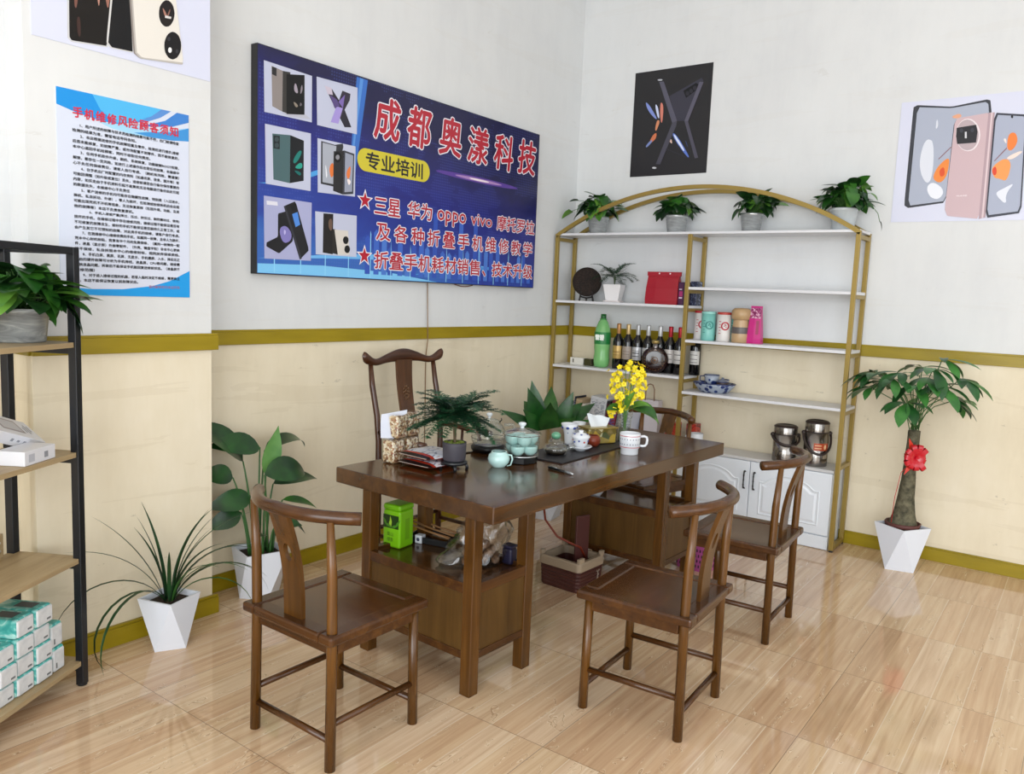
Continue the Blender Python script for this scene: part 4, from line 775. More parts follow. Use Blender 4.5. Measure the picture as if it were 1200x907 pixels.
def cabinet():
    W = 1.030; D = 0.235; H = 0.505
    t = thing('white_cabinet', 'white low cabinet with two arched panel doors under the right bay of the gold shelf', 'cabinet', (-0.262, -1.608, 0))
    MB().span((0.0, -W / 2, 0.0), (D, W / 2, H - 0.018), 0).build('body', WC, t)
    MB().span((-0.018, -W / 2 - 0.004, H - 0.018), (D, W / 2 + 0.004, H), 0, 0.002).build('top', mat('#c9c9ca', 0.35), t)
    MB().span((-0.014, -W / 2, 0.004), (0, W / 2, 0.085), 0, 0.002).build('plinth', WC, t)
    for s in (-1, 1):
        y0, y1 = (0.002, W / 2 - 0.002) if s > 0 else (-W / 2 + 0.002, -0.002)
        d = MB().span((-0.018, y0, 0.092), (0, y1, H - 0.022), 0, 0.003).build('door', WC, t)
        # raised arched panel with a moulded border
        ya, yb, za = y0 + 0.065, y1 - 0.065, 0.145
        def outline(g):
            n = 26; p = [(ya + g, za + g), (yb - g, za + g)]
            for i in range(n + 1):
                u = 1 - i / n; y = ya + g + (yb - ya - 2 * g) * u
                b = max(0.0, 1 - (abs(u - 0.5) / 0.40) ** 2.0); b = b ** 0.75
                p.append((y, 0.365 + 0.062 * b - g))
            return p
        pm = MB(); rings = [(0.0, -0.018), (0.006, -0.023), (0.012, -0.0195), (0.020, -0.0195), (0.032, -0.024)]
        n = len(outline(0)); vs = []
        for g, x in rings: vs += [(x, y, z) for y, z in outline(g)]
        fs = [(r * n + i, r * n + (i + 1) % n, (r + 1) * n + (i + 1) % n, (r + 1) * n + i) for r in range(len(rings) - 1) for i in range(n)] + [tuple((len(rings) - 1) * n + i for i in range(n))]
        pm.add(vs, fs); pm.build('raised_panel', WC, d)
        hy = s * 0.032; h = MB()
        h.tube([(-0.018, hy, 0.415), (-0.034, hy, 0.408), (-0.037, hy, 0.383), (-0.037, hy, 0.335), (-0.034, hy, 0.310), (-0.018, hy, 0.303)], [0.006, 0.0045, 0.0042, 0.0042, 0.0045, 0.006], 0, 8)
        for z in (0.415, 0.303): h.lathe([(0, 0), (0.010, 0), (0.006, 0.006)], (-0.020, hy, z - 0.003), 10)
        for z in (0.39, 0.359, 0.328): h.sphere((-0.037, hy, z), 0.0062, 0, 8, 6, (1, 1, 0.7))
        h.build('handle', mat('#17140f', 0.4, 0.3), d)
    return t
cb = cabinet()
dup(cb, (-0.262, -0.556, 0), 0, 'white low cabinet under the left bay of the gold shelf, behind the tea table')

# ================================================================ black rack with wooden boards (left)
RP = Vector((-3.95, -0.45, 0)); RA = radians(30)
def RK(a, b, z=0): return Vector((RP.x + a * cos(RA) - b * sin(RA), RP.y + a * sin(RA) + b * cos(RA), z))
def rack():
    t = thing('storage_rack', 'black metal storage rack with light wooden boards at the left edge', 'shelf', RP, RA)
    L, D, H, T = 0.95, 0.29, 1.60, 0.03; bk = mat('#191b20', 0.4, 0.2)
    for x0 in (-T, -L):
        for y0 in (0.0, D - T): MB().span((x0, y0, 0.004), (x0 + T, y0 + T, H), 0, 0.002).build('post', bk, t)
        for y0 in (0.0, D - T): MB().lathe([(0, 0), (0.017, 0), (0.017, 0.008), (0, 0.008)], (x0 + T / 2, y0 + T / 2, 0), 10).build('foot', mat('#0f0f10', 0.6), t)
    bw = wood('rack_board', ('#96805f', '#a9936f', '#b8a37f'), 'x', 1.0, 0.45, 0.0, 0.35); eg = mat('#a0825a', 0.5)
    for z in (0.098, 0.487, 0.878, 1.270):
        b = MB(); b.span((-L + 0.002, 0.006, z - 0.018), (-0.002 - T, D - 0.004, z), 0, 0.001); b.span((-0.002 - T, T + 0.001, z - 0.018), (-0.002, D - T - 0.001, z), 0, 0.001)
        b.build('shelf_board', bw, t)
        for x0 in (-T + 0.004, -L + 0.004): MB().span((x0, T, z - 0.042), (x0 + 0.022, D - T, z - 0.0185), 0).build('cross_bar', bk, t)
    for y0 in (0.003, D - 0.025): MB().span((-L + T, y0, H - 0.025), (-T, y0 + 0.022, H), 0, 0.001).build('top_bar', bk, t)
    for x0 in (-T + 0.004, -L + 0.004): MB().span((x0, T, H - 0.025), (x0 + 0.022, D - T, H), 0, 0.001).build('top_bar', bk, t)
    p = MB().span((-L + T + 0.001, D - 0.026, 0.487), (-0.075, D - 0.010, 0.575), 0, 0.001).build('back_board', bw, t)
    s = MB()
    for z in (0.515, 0.545): s.tube([(-0.095, D - 0.026, z), (-0.095, D - 0.029, z)], 0.005, 0, 8)
    s.build('screw', mat('#cfcfd2', 0.3, 0.9), p)
rack()

# ================================================================ plants
PW = mat('#dfe4ee', 0.35, 0, 0.4); SOIL = speck('soil', '#1c140e', '#3a2b1e', 90, 0.9, 0.35, 0.65)
G_DK = leafmat('leaf_dark', '#0e2a10', '#1c4219', 0.3); G_MD = leafmat('leaf_mid', '#1d4a1a', '#34691f', 0.33); G_LT = leafmat('leaf_light', '#3c7026', '#6a9a3c', 0.38)
G_FERN = leafmat('fern_green', '#12361c', '#235431', 0.5); STEM = mat('#3f6a2c', 0.5); G_STR = leafmat('leaf_deep', '#0f3416', '#1f4f1e', 0.28)
def facet_pot(t, top, base, h, rz, soil=True):
    """faceted pot: square foot, square rim turned by 45 degrees, eight triangular sides"""
    a = top / sqrt(2); b = base / sqrt(2); w = 0.008
    T = [Vector((a * cos(rz + pi / 2 * k), a * sin(rz + pi / 2 * k), h)) for k in range(4)]
    B = [Vector((b * cos(rz + pi / 4 + pi / 2 * k), b * sin(rz + pi / 4 + pi / 2 * k), 0)) for k in range(4)]
    ai = a - w * 1.4; I = [Vector((ai * cos(rz + pi / 2 * k), ai * sin(rz + pi / 2 * k), h)) for k in range(4)]
    J = [Vector((ai * 0.93 * cos(rz + pi / 2 * k), ai * 0.93 * sin(rz + pi / 2 * k), h - 0.05)) for k in range(4)]
    vs = T + B + I + J; fs = []
    for k in range(4):
        n = (k + 1) % 4
        fs += [(k, 4 + k, n), (4 + k, 4 + n, n), (k, n, 8 + n, 8 + k), (8 + k, 8 + n, 12 + n, 12 + k)]
    fs += [(7, 6, 5, 4), (12, 13, 14, 15)]
    MB().add(vs, fs).build('pot', PW, t)
    q = [(v.x * 0.985, v.y * 0.985) for v in J]
    mb = MB(); mb.prism(q, h - 0.045, h - 0.022); mb.build('soil', SOIL, t)
def orient(az, el): return Vector((cos(az) * cos(el), sin(az) * cos(el), sin(el)))

def pothos(name, label, loc, seed, R=0.12, n=46, LL=0.085, pot=(0.06, 0.047, 0.115), potm=None, trail=(), up=0.6, group=None, lean=(0, 0), ymax=None, xmax=None):
    rn = random.Random(seed); t = thing(name, label, 'plant', loc, 0, group)
    rt, rb, h = pot
    p = MB(); p.lathe([(0, 0), (rb * 0.94, 0), (rb, 0.006), (rt * 0.985, h - 0.016), (rt * 1.04, h - 0.015), (rt * 1.05, h), (rt * 0.97, h), (rt * 0.90, h - 0.012), (0.0, h - 0.012)], n=28)
    pm = p.build('pot', potm or PSIL, t)
    MB().lathe([(0, h - 0.011), (rt * 0.93, h - 0.010)], n=20).build('soil', SOIL, t)
    st = MB(); lf = MB()
    for i in range(n):
        az = rn.uniform(0, 2 * pi); k = rn.random(); el = rn.uniform(0.15, 1.35)
        rr = R * (0.45 + 0.55 * sqrt(k)); b = Vector((rn.uniform(-1, 1) * rt * 0.4, rn.uniform(-1, 1) * rt * 0.4, h - 0.01))
        d = orient(az, el); tip = Vector((d.x * rr + lean[0] * rr, d.y * rr + lean[1] * rr, h + 0.01 + max(0.0, d.z) * rr * 1.05))
        ld = Vector((d.x, d.y, rn.uniform(-1.3, 0.35))).normalized(); L = LL * rn.uniform(0.75, 1.2)
        e = tip + ld * L
        if ymax is not None and e.y > ymax: tip.y -= e.y - ymax; e.y = ymax
        if xmax is not None and e.x > xmax: tip.x -= e.x - xmax
        mid = (b + tip) / 2 + Vector((0, 0, rr * 0.22))
        st.tube([b, mid, tip], 0.0016, 0, 5)
        lf.leaf(tip, ld, L, L * 0.80, 0 if rn.random() < 0.5 else (1 if rn.random() < 0.8 else 2), Vector((d.x * 0.9 + rn.uniform(-0.4, 0.4), d.y * 0.9 + rn.uniform(-0.4, 0.4), 0.9)), rn.uniform(0.2, 0.8), 'heart', 0.16, 6)
    for pts, ld, L, mi in trail:
        st.tube([Vector(p) for p in pts], 0.002, 0, 5); lf.leaf(pts[-1], ld, L, L * 0.7, mi, (0.2, -0.3, 1), 0.5, 'heart', 0.18, 6)
    st.build('stems', STEM, t); lf.build('foliage', [G_DK, G_MD, G_LT], t); return t
PSIL = new('silver_plastic', 0.2, 0.5, 0.6); PSIL.link(PSIL.ramp(PSIL.noise(PSIL.coords('Object', (3, 3, 14)), 4, 4, 0.6, 1.0), [(0.3, '#a3a7a8'), (0.6, '#c6cacb'), (0.75, '#dcdfde')]), PSIL.b.inputs['Base Color']); PSIL = PSIL.m
ZS1 = ZTOP + 0.016
pothos('pothos', 'leafy pothos in a silver pot, leftmost of the four on top of the gold shelf', (-0.16, -0.300, ZS1), 3, 0.145, 62, 0.095, (0.078, 0.060, 0.125), None,
       [([(-0.02, 0.05, 0.12), (-0.04, 0.14, 0.19), (-0.05, 0.20, 0.17)], (-0.1, 1.0, -0.45), 0.10, 2), ([(-0.02, 0.0, 0.12), (-0.06, 0.10, 0.24), (-0.07, 0.13, 0.24)], (-0.1, 0.8, 0.1), 0.08, 1)], xmax=0.14)
pothos('pothos', 'pothos in a silver pot, second from the left on top of the gold shelf', (-0.16, -0.925, ZS1), 8, 0.115, 66, 0.085, (0.078, 0.062, 0.120), None, (), xmax=0.14)
pothos('pothos', 'pothos in a silver pot, third from the left on top of the gold shelf', (-0.16, -1.452, ZS1), 15, 0.12, 52, 0.085, (0.075, 0.058, 0.120), None, (), lean=(0, -0.25), xmax=0.14)
pothos('pothos', 'full pothos with a drooping runner, rightmost on top of the gold shelf', (-0.16, -2.022, ZS1), 21, 0.145, 84, 0.09, (0.080, 0.062, 0.135), mat('#c3cacd', 0.3),
       [([(-0.02, -0.05, 0.13), (-0.03, -0.15, 0.16), (-0.03, -0.20, 0.10), (-0.03, -0.215, 0.05)], (0, -0.4, -0.9), 0.06, 0)], lean=(0, -0.1), xmax=0.14)
PG = new('grey_pot', 0.3, 0.5); PG.link(PG.ramp(PG.noise(PG.coords('Object', (2, 2, 10)), 3, 4, 0.6, 1.5), [(0.3, '#6f7274'), (0.55, '#9b9e9d'), (0.75, '#c9cbc9')]), PG.b.inputs['Base Color']); PG = PG.m
pothos('pothos', 'glossy pothos in a grey plastic pot on the upper board of the black rack', RK(-0.105, 0.15, 1.270), 33, 0.135, 84, 0.115, (0.090, 0.078, 0.115), PG,
       [([(0.02, -0.02, 0.11), (0.07, -0.05, 0.15), (0.09, -0.07, 0.15)], (0.75, -0.6, -0.2), 0.09, 1), ([(0.0, -0.03, 0.11), (0.02, -0.09, 0.14), (0.03, -0.10, 0.13)], (0.4, -0.5, -0.7), 0.085, 1)], ymax=0.155)

def asparagus(t, base, n, R, H, seed, trunk, droop=0.9, m=None, nls=0.015, wv_=0.0026, e0=0.25, e1=1.25):
    rn = random.Random(seed); lf = MB(); st = MB()
    for i in range(n):
        az = 2 * pi * i / n + rn.uniform(-0.3, 0.3); el = rn.uniform(e0, e1); L = R * rn.uniform(0.7, 1.1)
        p = Vector(base) + Vector((rn.uniform(-1, 1) * 0.008, rn.uniform(-1, 1) * 0.008, trunk * rn.uniform(0.7, 1.0)))
        st.tube([Vector(base), (Vector(base) + p) / 2 + Vector((rn.uniform(-1, 1) * 0.004, 0, 0)), p], 0.0016, 0, 5)
        pts = [p.copy()]; d = orient(az, el); K = 12
        for k in range(K):
            d = (d + Vector((0, 0, -droop * 0.13))).normalized(); pts.append(pts[-1] + d * L / K)
        st.tube(pts, 0.0009, 0, 4)
        for k in range(2, K + 1):
            q = pts[k]; dd = (pts[k] - pts[k - 1]).normalized(); _, s, u = frame_of(dd)
            bl = 0.36 * L * (1 - (k / (K + 2)) ** 1.2) * rn.uniform(0.7, 1.1) + 0.012
            for sg in (-1, 1):
                bd = (s * sg + dd * 0.75 + u * rn.uniform(-0.15, 0.15)).normalized(); M = max(4, int(bl / 0.007))
                for j in range(M):
                    b = q + bd * bl * (j + 0.5) / M; nl = nls * (1 - 0.4 * j / M)
                    _, s2, u2 = frame_of(bd)
                    for s3 in (-1, 1):
                        e = b + (s2 * s3 + bd * 0.8 + u2 * rn.uniform(-0.3, 0.3)).normalized() * nl; wv = bd * wv_
                        o = len(lf.v); lf.v += [b - wv, b + wv, e]; lf.f.append((o, o + 1, o + 2)); lf.m.append(0); lf.s.append(False)
    st.build('stems', mat('#4a5a38', 0.6), t); lf.build('foliage', m or G_FERN, t)

def white_fern():
    t = thing('potted_fern', 'feathery fern in a square white pot on the upper left board of the gold shelf', 'plant', (-0.155, -0.462, 1.471), radians(12))
    def ring(a, z): return [(a, a, z), (-a, a, z), (-a, -a, z), (a, -a, z)]
    vs = ring(0.046, 0.012) + ring(0.066, 0.128) + ring(0.060, 0.128) + ring(0.056, 0.105); fs = [(3, 2, 1, 0)]
    for r in range(3): fs += [(r * 4 + k, r * 4 + (k + 1) % 4, r * 4 + 4 + (k + 1) % 4, r * 4 + 4 + k) for k in range(4)]
    fs.append((12, 13, 14, 15)); MB().add(vs, fs).build('pot', mat('#e4e2e2', 0.4), t)
    MB().box((0, 0, 0.006), (0.125, 0.125, 0.012), 0, 0.003).build('saucer', mat('#dcd4d2', 0.4), t)
    asparagus(t, (0, 0, 0.105), 14, 0.185, 0.2, 4, 0.085, 0.85, None, 0.017, 0.0030)
white_fern()
def bonsai():
    p = TL(0.335, 0.505); t = thing('fern_bonsai', 'feathery fern bonsai in a dark round pot on the tea table', 'plant', p)
    s = MB(); s.lathe([(0, 0.024), (0.052, 0.024), (0.056, 0.028), (0.056, 0.036), (0.050, 0.040), (0, 0.040)], n=24)
    for k in range(4):
        a = pi / 4 + k * pi / 2; s.tube([(0.046 * cos(a), 0.046 * sin(a), 0.026), (0.056 * cos(a), 0.056 * sin(a), 0.014), (0.054 * cos(a), 0.054 * sin(a), 0.0)], [0.008, 0.007, 0.008], 0, 6)
    s.build('stand', mat('#15171c', 0.35), t)
    MB().lathe([(0, 0.040), (0.044, 0.040), (0.048, 0.046), (0.050, 0.108), (0.050, 0.118), (0.046, 0.118), (0.045, 0.108), (0, 0.108)], n=28).build('pot', mat('#45424a', 0.55), t)
    mb = MB(); rn = random.Random(2)
    for i in range(26):
        a = rn.uniform(0, 6.28); r = 0.038 * sqrt(rn.random()); mb.sphere((r * cos(a), r * sin(a), 0.110), rn.uniform(0.007, 0.013), 0, 7, 5)
    mb.build('moss', speck('moss', '#5c6e22', '#93a04a', 120, 0.9), t)
    tr = MB(); tr.tube([(0, 0, 0.108), (0.006, 0.002, 0.15), (-0.004, 0, 0.19), (0.004, 0, 0.22)], [0.006, 0.005, 0.004, 0.003], 0, 7); tr.tube([(0.004, 0.004, 0.108), (-0.008, 0.0, 0.16), (-0.012, 0, 0.22)], [0.004, 0.0035, 0.002], 0, 6)
    tr.build('trunk', mat('#6a5a44', 0.8), t)
    asparagus(t, (0, 0, 0.135), 46, 0.200, 0.2, 11, 0.115, 0.50, leafmat('bonsai_green', '#0f3620', '#1b5230', 0.5), 0.021, 0.0040, -0.05, 0.95)
bonsai()

def spider():
    t = thing('orchid_plant', 'grassy orchid plant with long arching leaves in a white faceted pot beside the black rack', 'plant', (-3.582, -0.372, 0))
    facet_pot(t, 0.170, 0.118, 0.212, radians(-118) + pi / 4 * 0)
    lf = MB(); rn = random.Random(7)
    # (direction azimuth, elevation, length, bend, width)
    c = [(-70, 78, 0.42, 0.5), (100, 80, 0.38, 0.4), (-40, 62, 0.45, 0.9), (150, 60, 0.42, 0.35), (170, 55, 0.44, 0.6), (-160, 40, 0.50, 1.5), (-175, 38, 0.55, 1.9), (165, 45, 0.5, 1.3), (-10, 58, 0.46, 1.1),
         (-30, 70, 0.46, 0.9), (-50, 55, 0.42, 1.0), (-20, 48, 0.46, 1.25), (-60, 68, 0.34, 0.5), (-35, 40, 0.42, 1.4), (0, 66, 0.30, 0.8), (120, 72, 0.30, 0.5), (-120, 70, 0.28, 0.6), (-80, 60, 0.32, 0.7), (20, 74, 0.40, 0.9), (140, 76, 0.34, 0.3),
         (-45, 62, 0.34, 1.0), (-25, 72, 0.36, 0.55)]
    for az, el, L, bd in c:
        a = radians(az); b = Vector((0.018 * cos(a), 0.018 * sin(a), 0.188))
        lf.leaf(b, orient(a, radians(min(86, el + 14))), L * 1.12, 0.017, 0 if rn.random() < 0.7 else 1, (0, 0, 1), bd * (1.5 if el > 66 else 2.0), 'strap', 0.35, 14)
    lf.build('foliage', [leafmat('orchid_dark', '#123018', '#20451f', 0.4), leafmat('orchid_mid', '#2b5424', '#43702f', 0.4)], t)
spider()

def big_leaf(lf, st, base, P, d, L, W, bend=0.5, mi=0, up=(0, 0, 1), roll=0.0, fold=0.22):
    base, P = Vector(base), Vector(P)
    m = base.lerp(P, 0.55) + Vector((0, 0, 0.04)); m.x = base.x + (P.x - base.x) * 0.35; m.y = base.y + (P.y - base.y) * 0.35
    pts = [base * (1 - u) ** 2 + m * 2 * u * (1 - u) + P * u * u for u in [i / 7 for i in range(8)]]
    st.tube(pts, [0.0065 - 0.003 * i / 7 for i in range(8)], 0, 7); lf.leaf(P, d, L * 1.04, W * 0.86, mi, up, bend * 1.15, 'blade', fold, 10, roll)
def strelitzia():
    t = thing('broadleaf_plant', 'tall broad-leaved plant in a white faceted pot in the corner beside the column', 'plant', (-3.005, -0.185, 0))
    facet_pot(t, 0.205, 0.140, 0.232, radians(-60))
    lf = MB(); st = MB(); b = lambda x, y: (x, y, 0.21)
    F = (0.1, -0.9, 0.5)
    big_leaf(lf, st, b(-0.03, 0.0), (-0.060, 0.050, 0.66), (-0.50, 0.02, 0.72), 0.34, 0.200, 0.9, 0, (0.5, -0.8, 0.5))
    big_leaf(lf, st, b(-0.01, 0.0), (0.020, 0.03, 0.72), (-0.72, 0.0, 0.22), 0.25, 0.150, 0.6, 0, (0.1, -0.8, 0.7))
    big_leaf(lf, st, b(0.02, 0.0), (0.040, 0.01, 0.58), (0.28, -0.10, 1.0), 0.24, 0.105, 0.25, 2, (-0.3, -1, 0.2))
    big_leaf(lf, st, b(0.01, 0.02), (0.055, 0.04, 0.70), (0.85, -0.05, 0.45), 0.34, 0.095, 1.3, 0, (0, -0.5, 1))
    big_leaf(lf, st, b(0.03, -0.02), (-0.005, -0.04, 0.60), (0.80, -0.35, 0.22), 0.27, 0.160, 1.2, 0, (0.1, -0.9, 0.7))
    big_leaf(lf, st, b(0.04, 0.01), (0.09, 0.02, 0.53), (0.95, -0.15, 0.22), 0.29, 0.105, 0.75, 0, (0, -0.7, 1))
    big_leaf(lf, st, b(-0.05, 0.0), (-0.115, 0.05, 0.59), (-0.8, 0.05, 0.35), 0.15, 0.12, 1.1, 0, F)
    big_leaf(lf, st, b(-0.04, -0.03), (-0.035, 0.02, 0.49), (-0.85, -0.03, 0.0), 0.22, 0.125, 0.5, 0, F)
    big_leaf(lf, st, b(-0.06, 0.0), (-0.085, 0.03, 0.42), (-0.75, -0.03, -0.15), 0.18, 0.11, 0.6, 0, F)
    big_leaf(lf, st, b(0.05, -0.03), (0.10, -0.04, 0.46), (0.8, -0.3, -0.05), 0.20, 0.065, 0.7, 1, (0, -0.6, 1))
    big_leaf(lf, st, b(0.05, 0.0), (0.13, -0.03, 0.38), (0.6, -0.2, -0.6), 0.15, 0.06, 0.2, 0, (0.5, -0.6, 0.5))
    big_leaf(lf, st, b(0.02, -0.05), (0.03, -0.07, 0.34), (0.5, -0.5, 0.3), 0.13, 0.10, 0.8, 0, (0, -0.6, 1))
    big_leaf(lf, st, b(-0.02, -0.05), (-0.03, -0.06, 0.32), (-0.4, -0.4, 0.3), 0.11, 0.07, 0.8, 0, (0, -0.6, 1))
    st.build('stems', mat('#2f5a26', 0.45), t); lf.build('foliage', [G_STR, G_MD, leafmat('leaf_under', '#4a7a3a', '#5f8d48', 0.5)], t)
strelitzia()
def lily():
    t = thing('peace_lily', 'dark green broad-leaved plant standing behind the tea table near the corner', 'plant', (-0.88, -0.42, 0))
    facet_pot(t, 0.24, 0.16, 0.26, radians(10))
    lf = MB(); st = MB(); rn = random.Random(4)
    # azimuths in the room: 233 degrees looks towards the viewer, 143 to the left, 323 to the right
    for az, el, z, L, W, bd in ((150, 30, 0.56, 0.26, 0.07, 0.2), (160, 68, 0.57, 0.25, 0.10, 0.1), (110, 78, 0.58, 0.26, 0.10, 0.1), (215, 62, 0.55, 0.22, 0.12, -0.1), (300, 55, 0.58, 0.22, 0.08, 0.9), (320, 38, 0.56, 0.27, 0.10, 0.2), (330, 20, 0.54, 0.25, 0.07, 0.2), (30, 70, 0.57, 0.25, 0.10, 0.3), (250, 40, 0.53, 0.20, 0.11, 0.3), (280, 70, 0.56, 0.24, 0.10, 0.3), (180, 45, 0.53, 0.22, 0.10, 0.3), (80, 50, 0.56, 0.24, 0.10, 0.6), (350, 50, 0.55, 0.24, 0.09, 0.5)):
        a = radians(az); big_leaf(lf, st, (0.03 * cos(a), 0.03 * sin(a), 0.24), (0.06 * cos(a), 0.06 * sin(a), z + 0.03), orient(a, radians(el)), L * 1.2, W * 1.35, bd, 0 if rn.random() < 0.75 else 1, (-0.75, -0.55, 0.6))
    st.build('stems', mat('#2f5a26', 0.45), t); lf.build('foliage', [leafmat('lily_dark', '#123c16', '#21561f', 0.3), G_MD], t)
lily()
def money_tree():
    t = thing('money_tree', 'money tree with a thick trunk in a white faceted pot beside the gold shelf', 'tree', (-0.293, -2.535, 0))
    facet_pot(t, 0.213, 0.150, 0.256, radians(193))
    MB().lathe([(0.0, 0.246), (0.088, 0.246), (0.094, 0.250), (0.099, 0.274), (0.091, 0.274), (0.089, 0.260), (0, 0.258)], n=10).build('inner_pot', mat('#5a2f2a', 0.6), t)
    tk = MB(); prof = [(0.086, 0.24), (0.074, 0.27), (0.058, 0.33), (0.045, 0.42), (0.038, 0.52), (0.034, 0.62), (0.032, 0.74), (0.034, 0.80), (0.031, 0.815), (0.0, 0.82)]
    tk.lathe(prof, n=20, sx=1.0, sy=1.0)
    rn = random.Random(6)
    for v in tk.v: k = rn.uniform(-0.003, 0.003); v.x += k + 0.012 * (v.z - 0.24); v.y += k - 0.02 * (v.z - 0.24)
    tk.build('trunk', speck('bark', '#3c3a2c', '#6f6a54', 30, 0.85, 0.35, 0.68), t)
    st = MB(); lf = MB(); top = Vector((0.006, -0.012, 0.82))
    for i in range(22):
        az = 2 * pi * i / 22 * 5.13 + rn.uniform(-0.3, 0.3); k = rn.random(); rr = 0.03 + 0.20 * sqrt(k); z = 0.945 + 0.27 * rn.random() * (1.1 - 0.45 * k)
        p = Vector((cos(az) * rr, sin(az) * rr, z + 0.02)); p.x = min(p.x, 0.12)
        b = top + Vector((rn.uniform(-0.025, 0.025), rn.uniform(-0.025, 0.025), 0)); m = b.lerp(p, 0.5) + Vector((0, 0, 0.05))
        st.tube([b, (b + m) / 2 + Vector((0, 0, 0.02)), m, p], 0.0028, 0, 5)
        od = Vector((cos(az), sin(az), 0)); nl = rn.choice((5, 5, 6, 7)); u0 = Vector((od.x * 0.35, od.y * 0.35, 1)).normalized()
        for j in range(nl):
            a = (j - (nl - 1) / 2) * (2.2 * pi / 2 / nl) * 0.95; R = Matrix.Rotation(a, 3, u0); ld = (R @ od + Vector((0, 0, rn.uniform(-0.45, 0.1)))).normalized()
            L = rn.uniform(0.14, 0.205) * (1.1 - 0.25 * abs(a) / 1.6)
            if p.x + ld.x * L > 0.26: continue
            lf.leaf(p, ld, L, L * 0.33, 0 if rn.random() < 0.6 else 1, (0, 0, 1), rn.uniform(0.5, 1.1), 'ovate', 0.2, 7)
    st.build('stems', mat('#3f6a34', 0.5), t); lf.build('foliage', [leafmat('money_dark', '#16401c', '#245a26', 0.34), leafmat('money_mid', '#2a6228', '#44803a', 0.36)], t)
    # red satin bow tied round the trunk
    w = thing('ribbon_bow', 'shiny red ribbon bow tied round the trunk of the money tree', 'bow', (-0.293 + 0.006, -2.535 - 0.008, 0.665))
    rm = mat('#c01426', 0.25, 0, 0.6); r2 = MB()
    r2.lathe([(0.035, -0.012), (0.0375, -0.012), (0.0375, 0.012), (0.035, 0.012)], n=24)
    r2.build('band', rm, w)
    fd = Vector((-0.72, -0.55, 0)).normalized(); sd = Vector((-fd.y, fd.x, 0)); c0 = fd * 0.040 + sd * (-0.005)
    lp = MB()
    for i in range(11):
        a = 2 * pi * i / 11 + 0.2; L = rn.uniform(0.06, 0.092); d = (sd * cos(a) + Vector((0, 0, 1)) * sin(a) + fd * 0.45).normalized(); _, s2, u2 = frame_of(d, fd)
        vs = []; N = 12
        for k in range(N + 1):
            b = 2 * pi * k / N; c = c0 + d * (L * 0.5 * (1 - cos(b))) + u2 * (0.020 * sin(b))
            vs += [c - s2 * 0.014, c + s2 * 0.014]
        lp.add(vs, [(2 * k, 2 * k + 1, 2 * k + 3, 2 * k + 2) for k in range(N)], 0, True)
    lp.build('loops', rm, w)
    tl = MB()
    for dx, dz, L in ((-0.45, 1.0, 0.13), (-0.55, -0.9, 0.12), (-0.8, 0.3, 0.07)):
        d = (sd * dx + Vector((0, 0, dz)) + fd * 0.2).normalized(); _, s2, u2 = frame_of(d, fd)
        tl.add([c0 - s2 * 0.006, c0 + s2 * 0.006, c0 + d * L * 0.6 + s2 * 0.014 + u2 * 0.006, c0 + d * L * 0.6 - s2 * 0.014 + u2 * 0.006, c0 + d * L + u2 * 0.002], [(0, 1, 2, 3), (3, 2, 4)], 0)
    tl.build('tails', mat('#c8321e', 0.3), w)
    MB().tube([c0 + Vector((0, 0, -0.02)), c0 - sd * 0.065 + Vector((0, 0, -0.09)), c0 - sd * 0.088 + Vector((0, 0, -0.24)), c0 - sd * 0.094 + Vector((0, 0, -0.385))], 0.0018, 0, 6).build('string', rm, w)
money_tree()

# ================================================================ things on the tea table
CEL = mat('#bfe3df', 0.22, 0, 0.5, 0.3); GL = glass('clear_glass', '#f4f8f7', 0.02, 0.07); BLK = mat('#09090a', 0.35, 0, 0.3); PORC = mat('#d9dde3', 0.2, 0, 0.5, 0.3); BLUE = mat('#23408f', 0.3)
def nuts(key): 
    if key in _M: return _M[key]
    t = new(key, 0.5, 0.3); v = t.add('ShaderNodeTexVoronoi'); v.inputs['Scale'].default_value = 120
    t.link(t.coords('Object'), v.inputs['Vector']); sp = t.add('ShaderNodeSeparateColor'); t.link(v.outputs['Color'], sp.inputs[0])
    t.link(t.ramp(sp.outputs[0], [(0.0, '#7d5a3c'), (0.2, '#b9966e'), (0.45, '#dcc9a8'), (0.75, '#e9dfca'), (0.92, '#96604a')], 'CONSTANT'), t.b.inputs['Base Color'])
    t.bump(v.outputs[0], 0.6, 0.006); return t.m
NUT = nuts('nut_mix'); FILM = glass('clear_film', '#fbfbfa', 0.14, 0.06, 0.3)
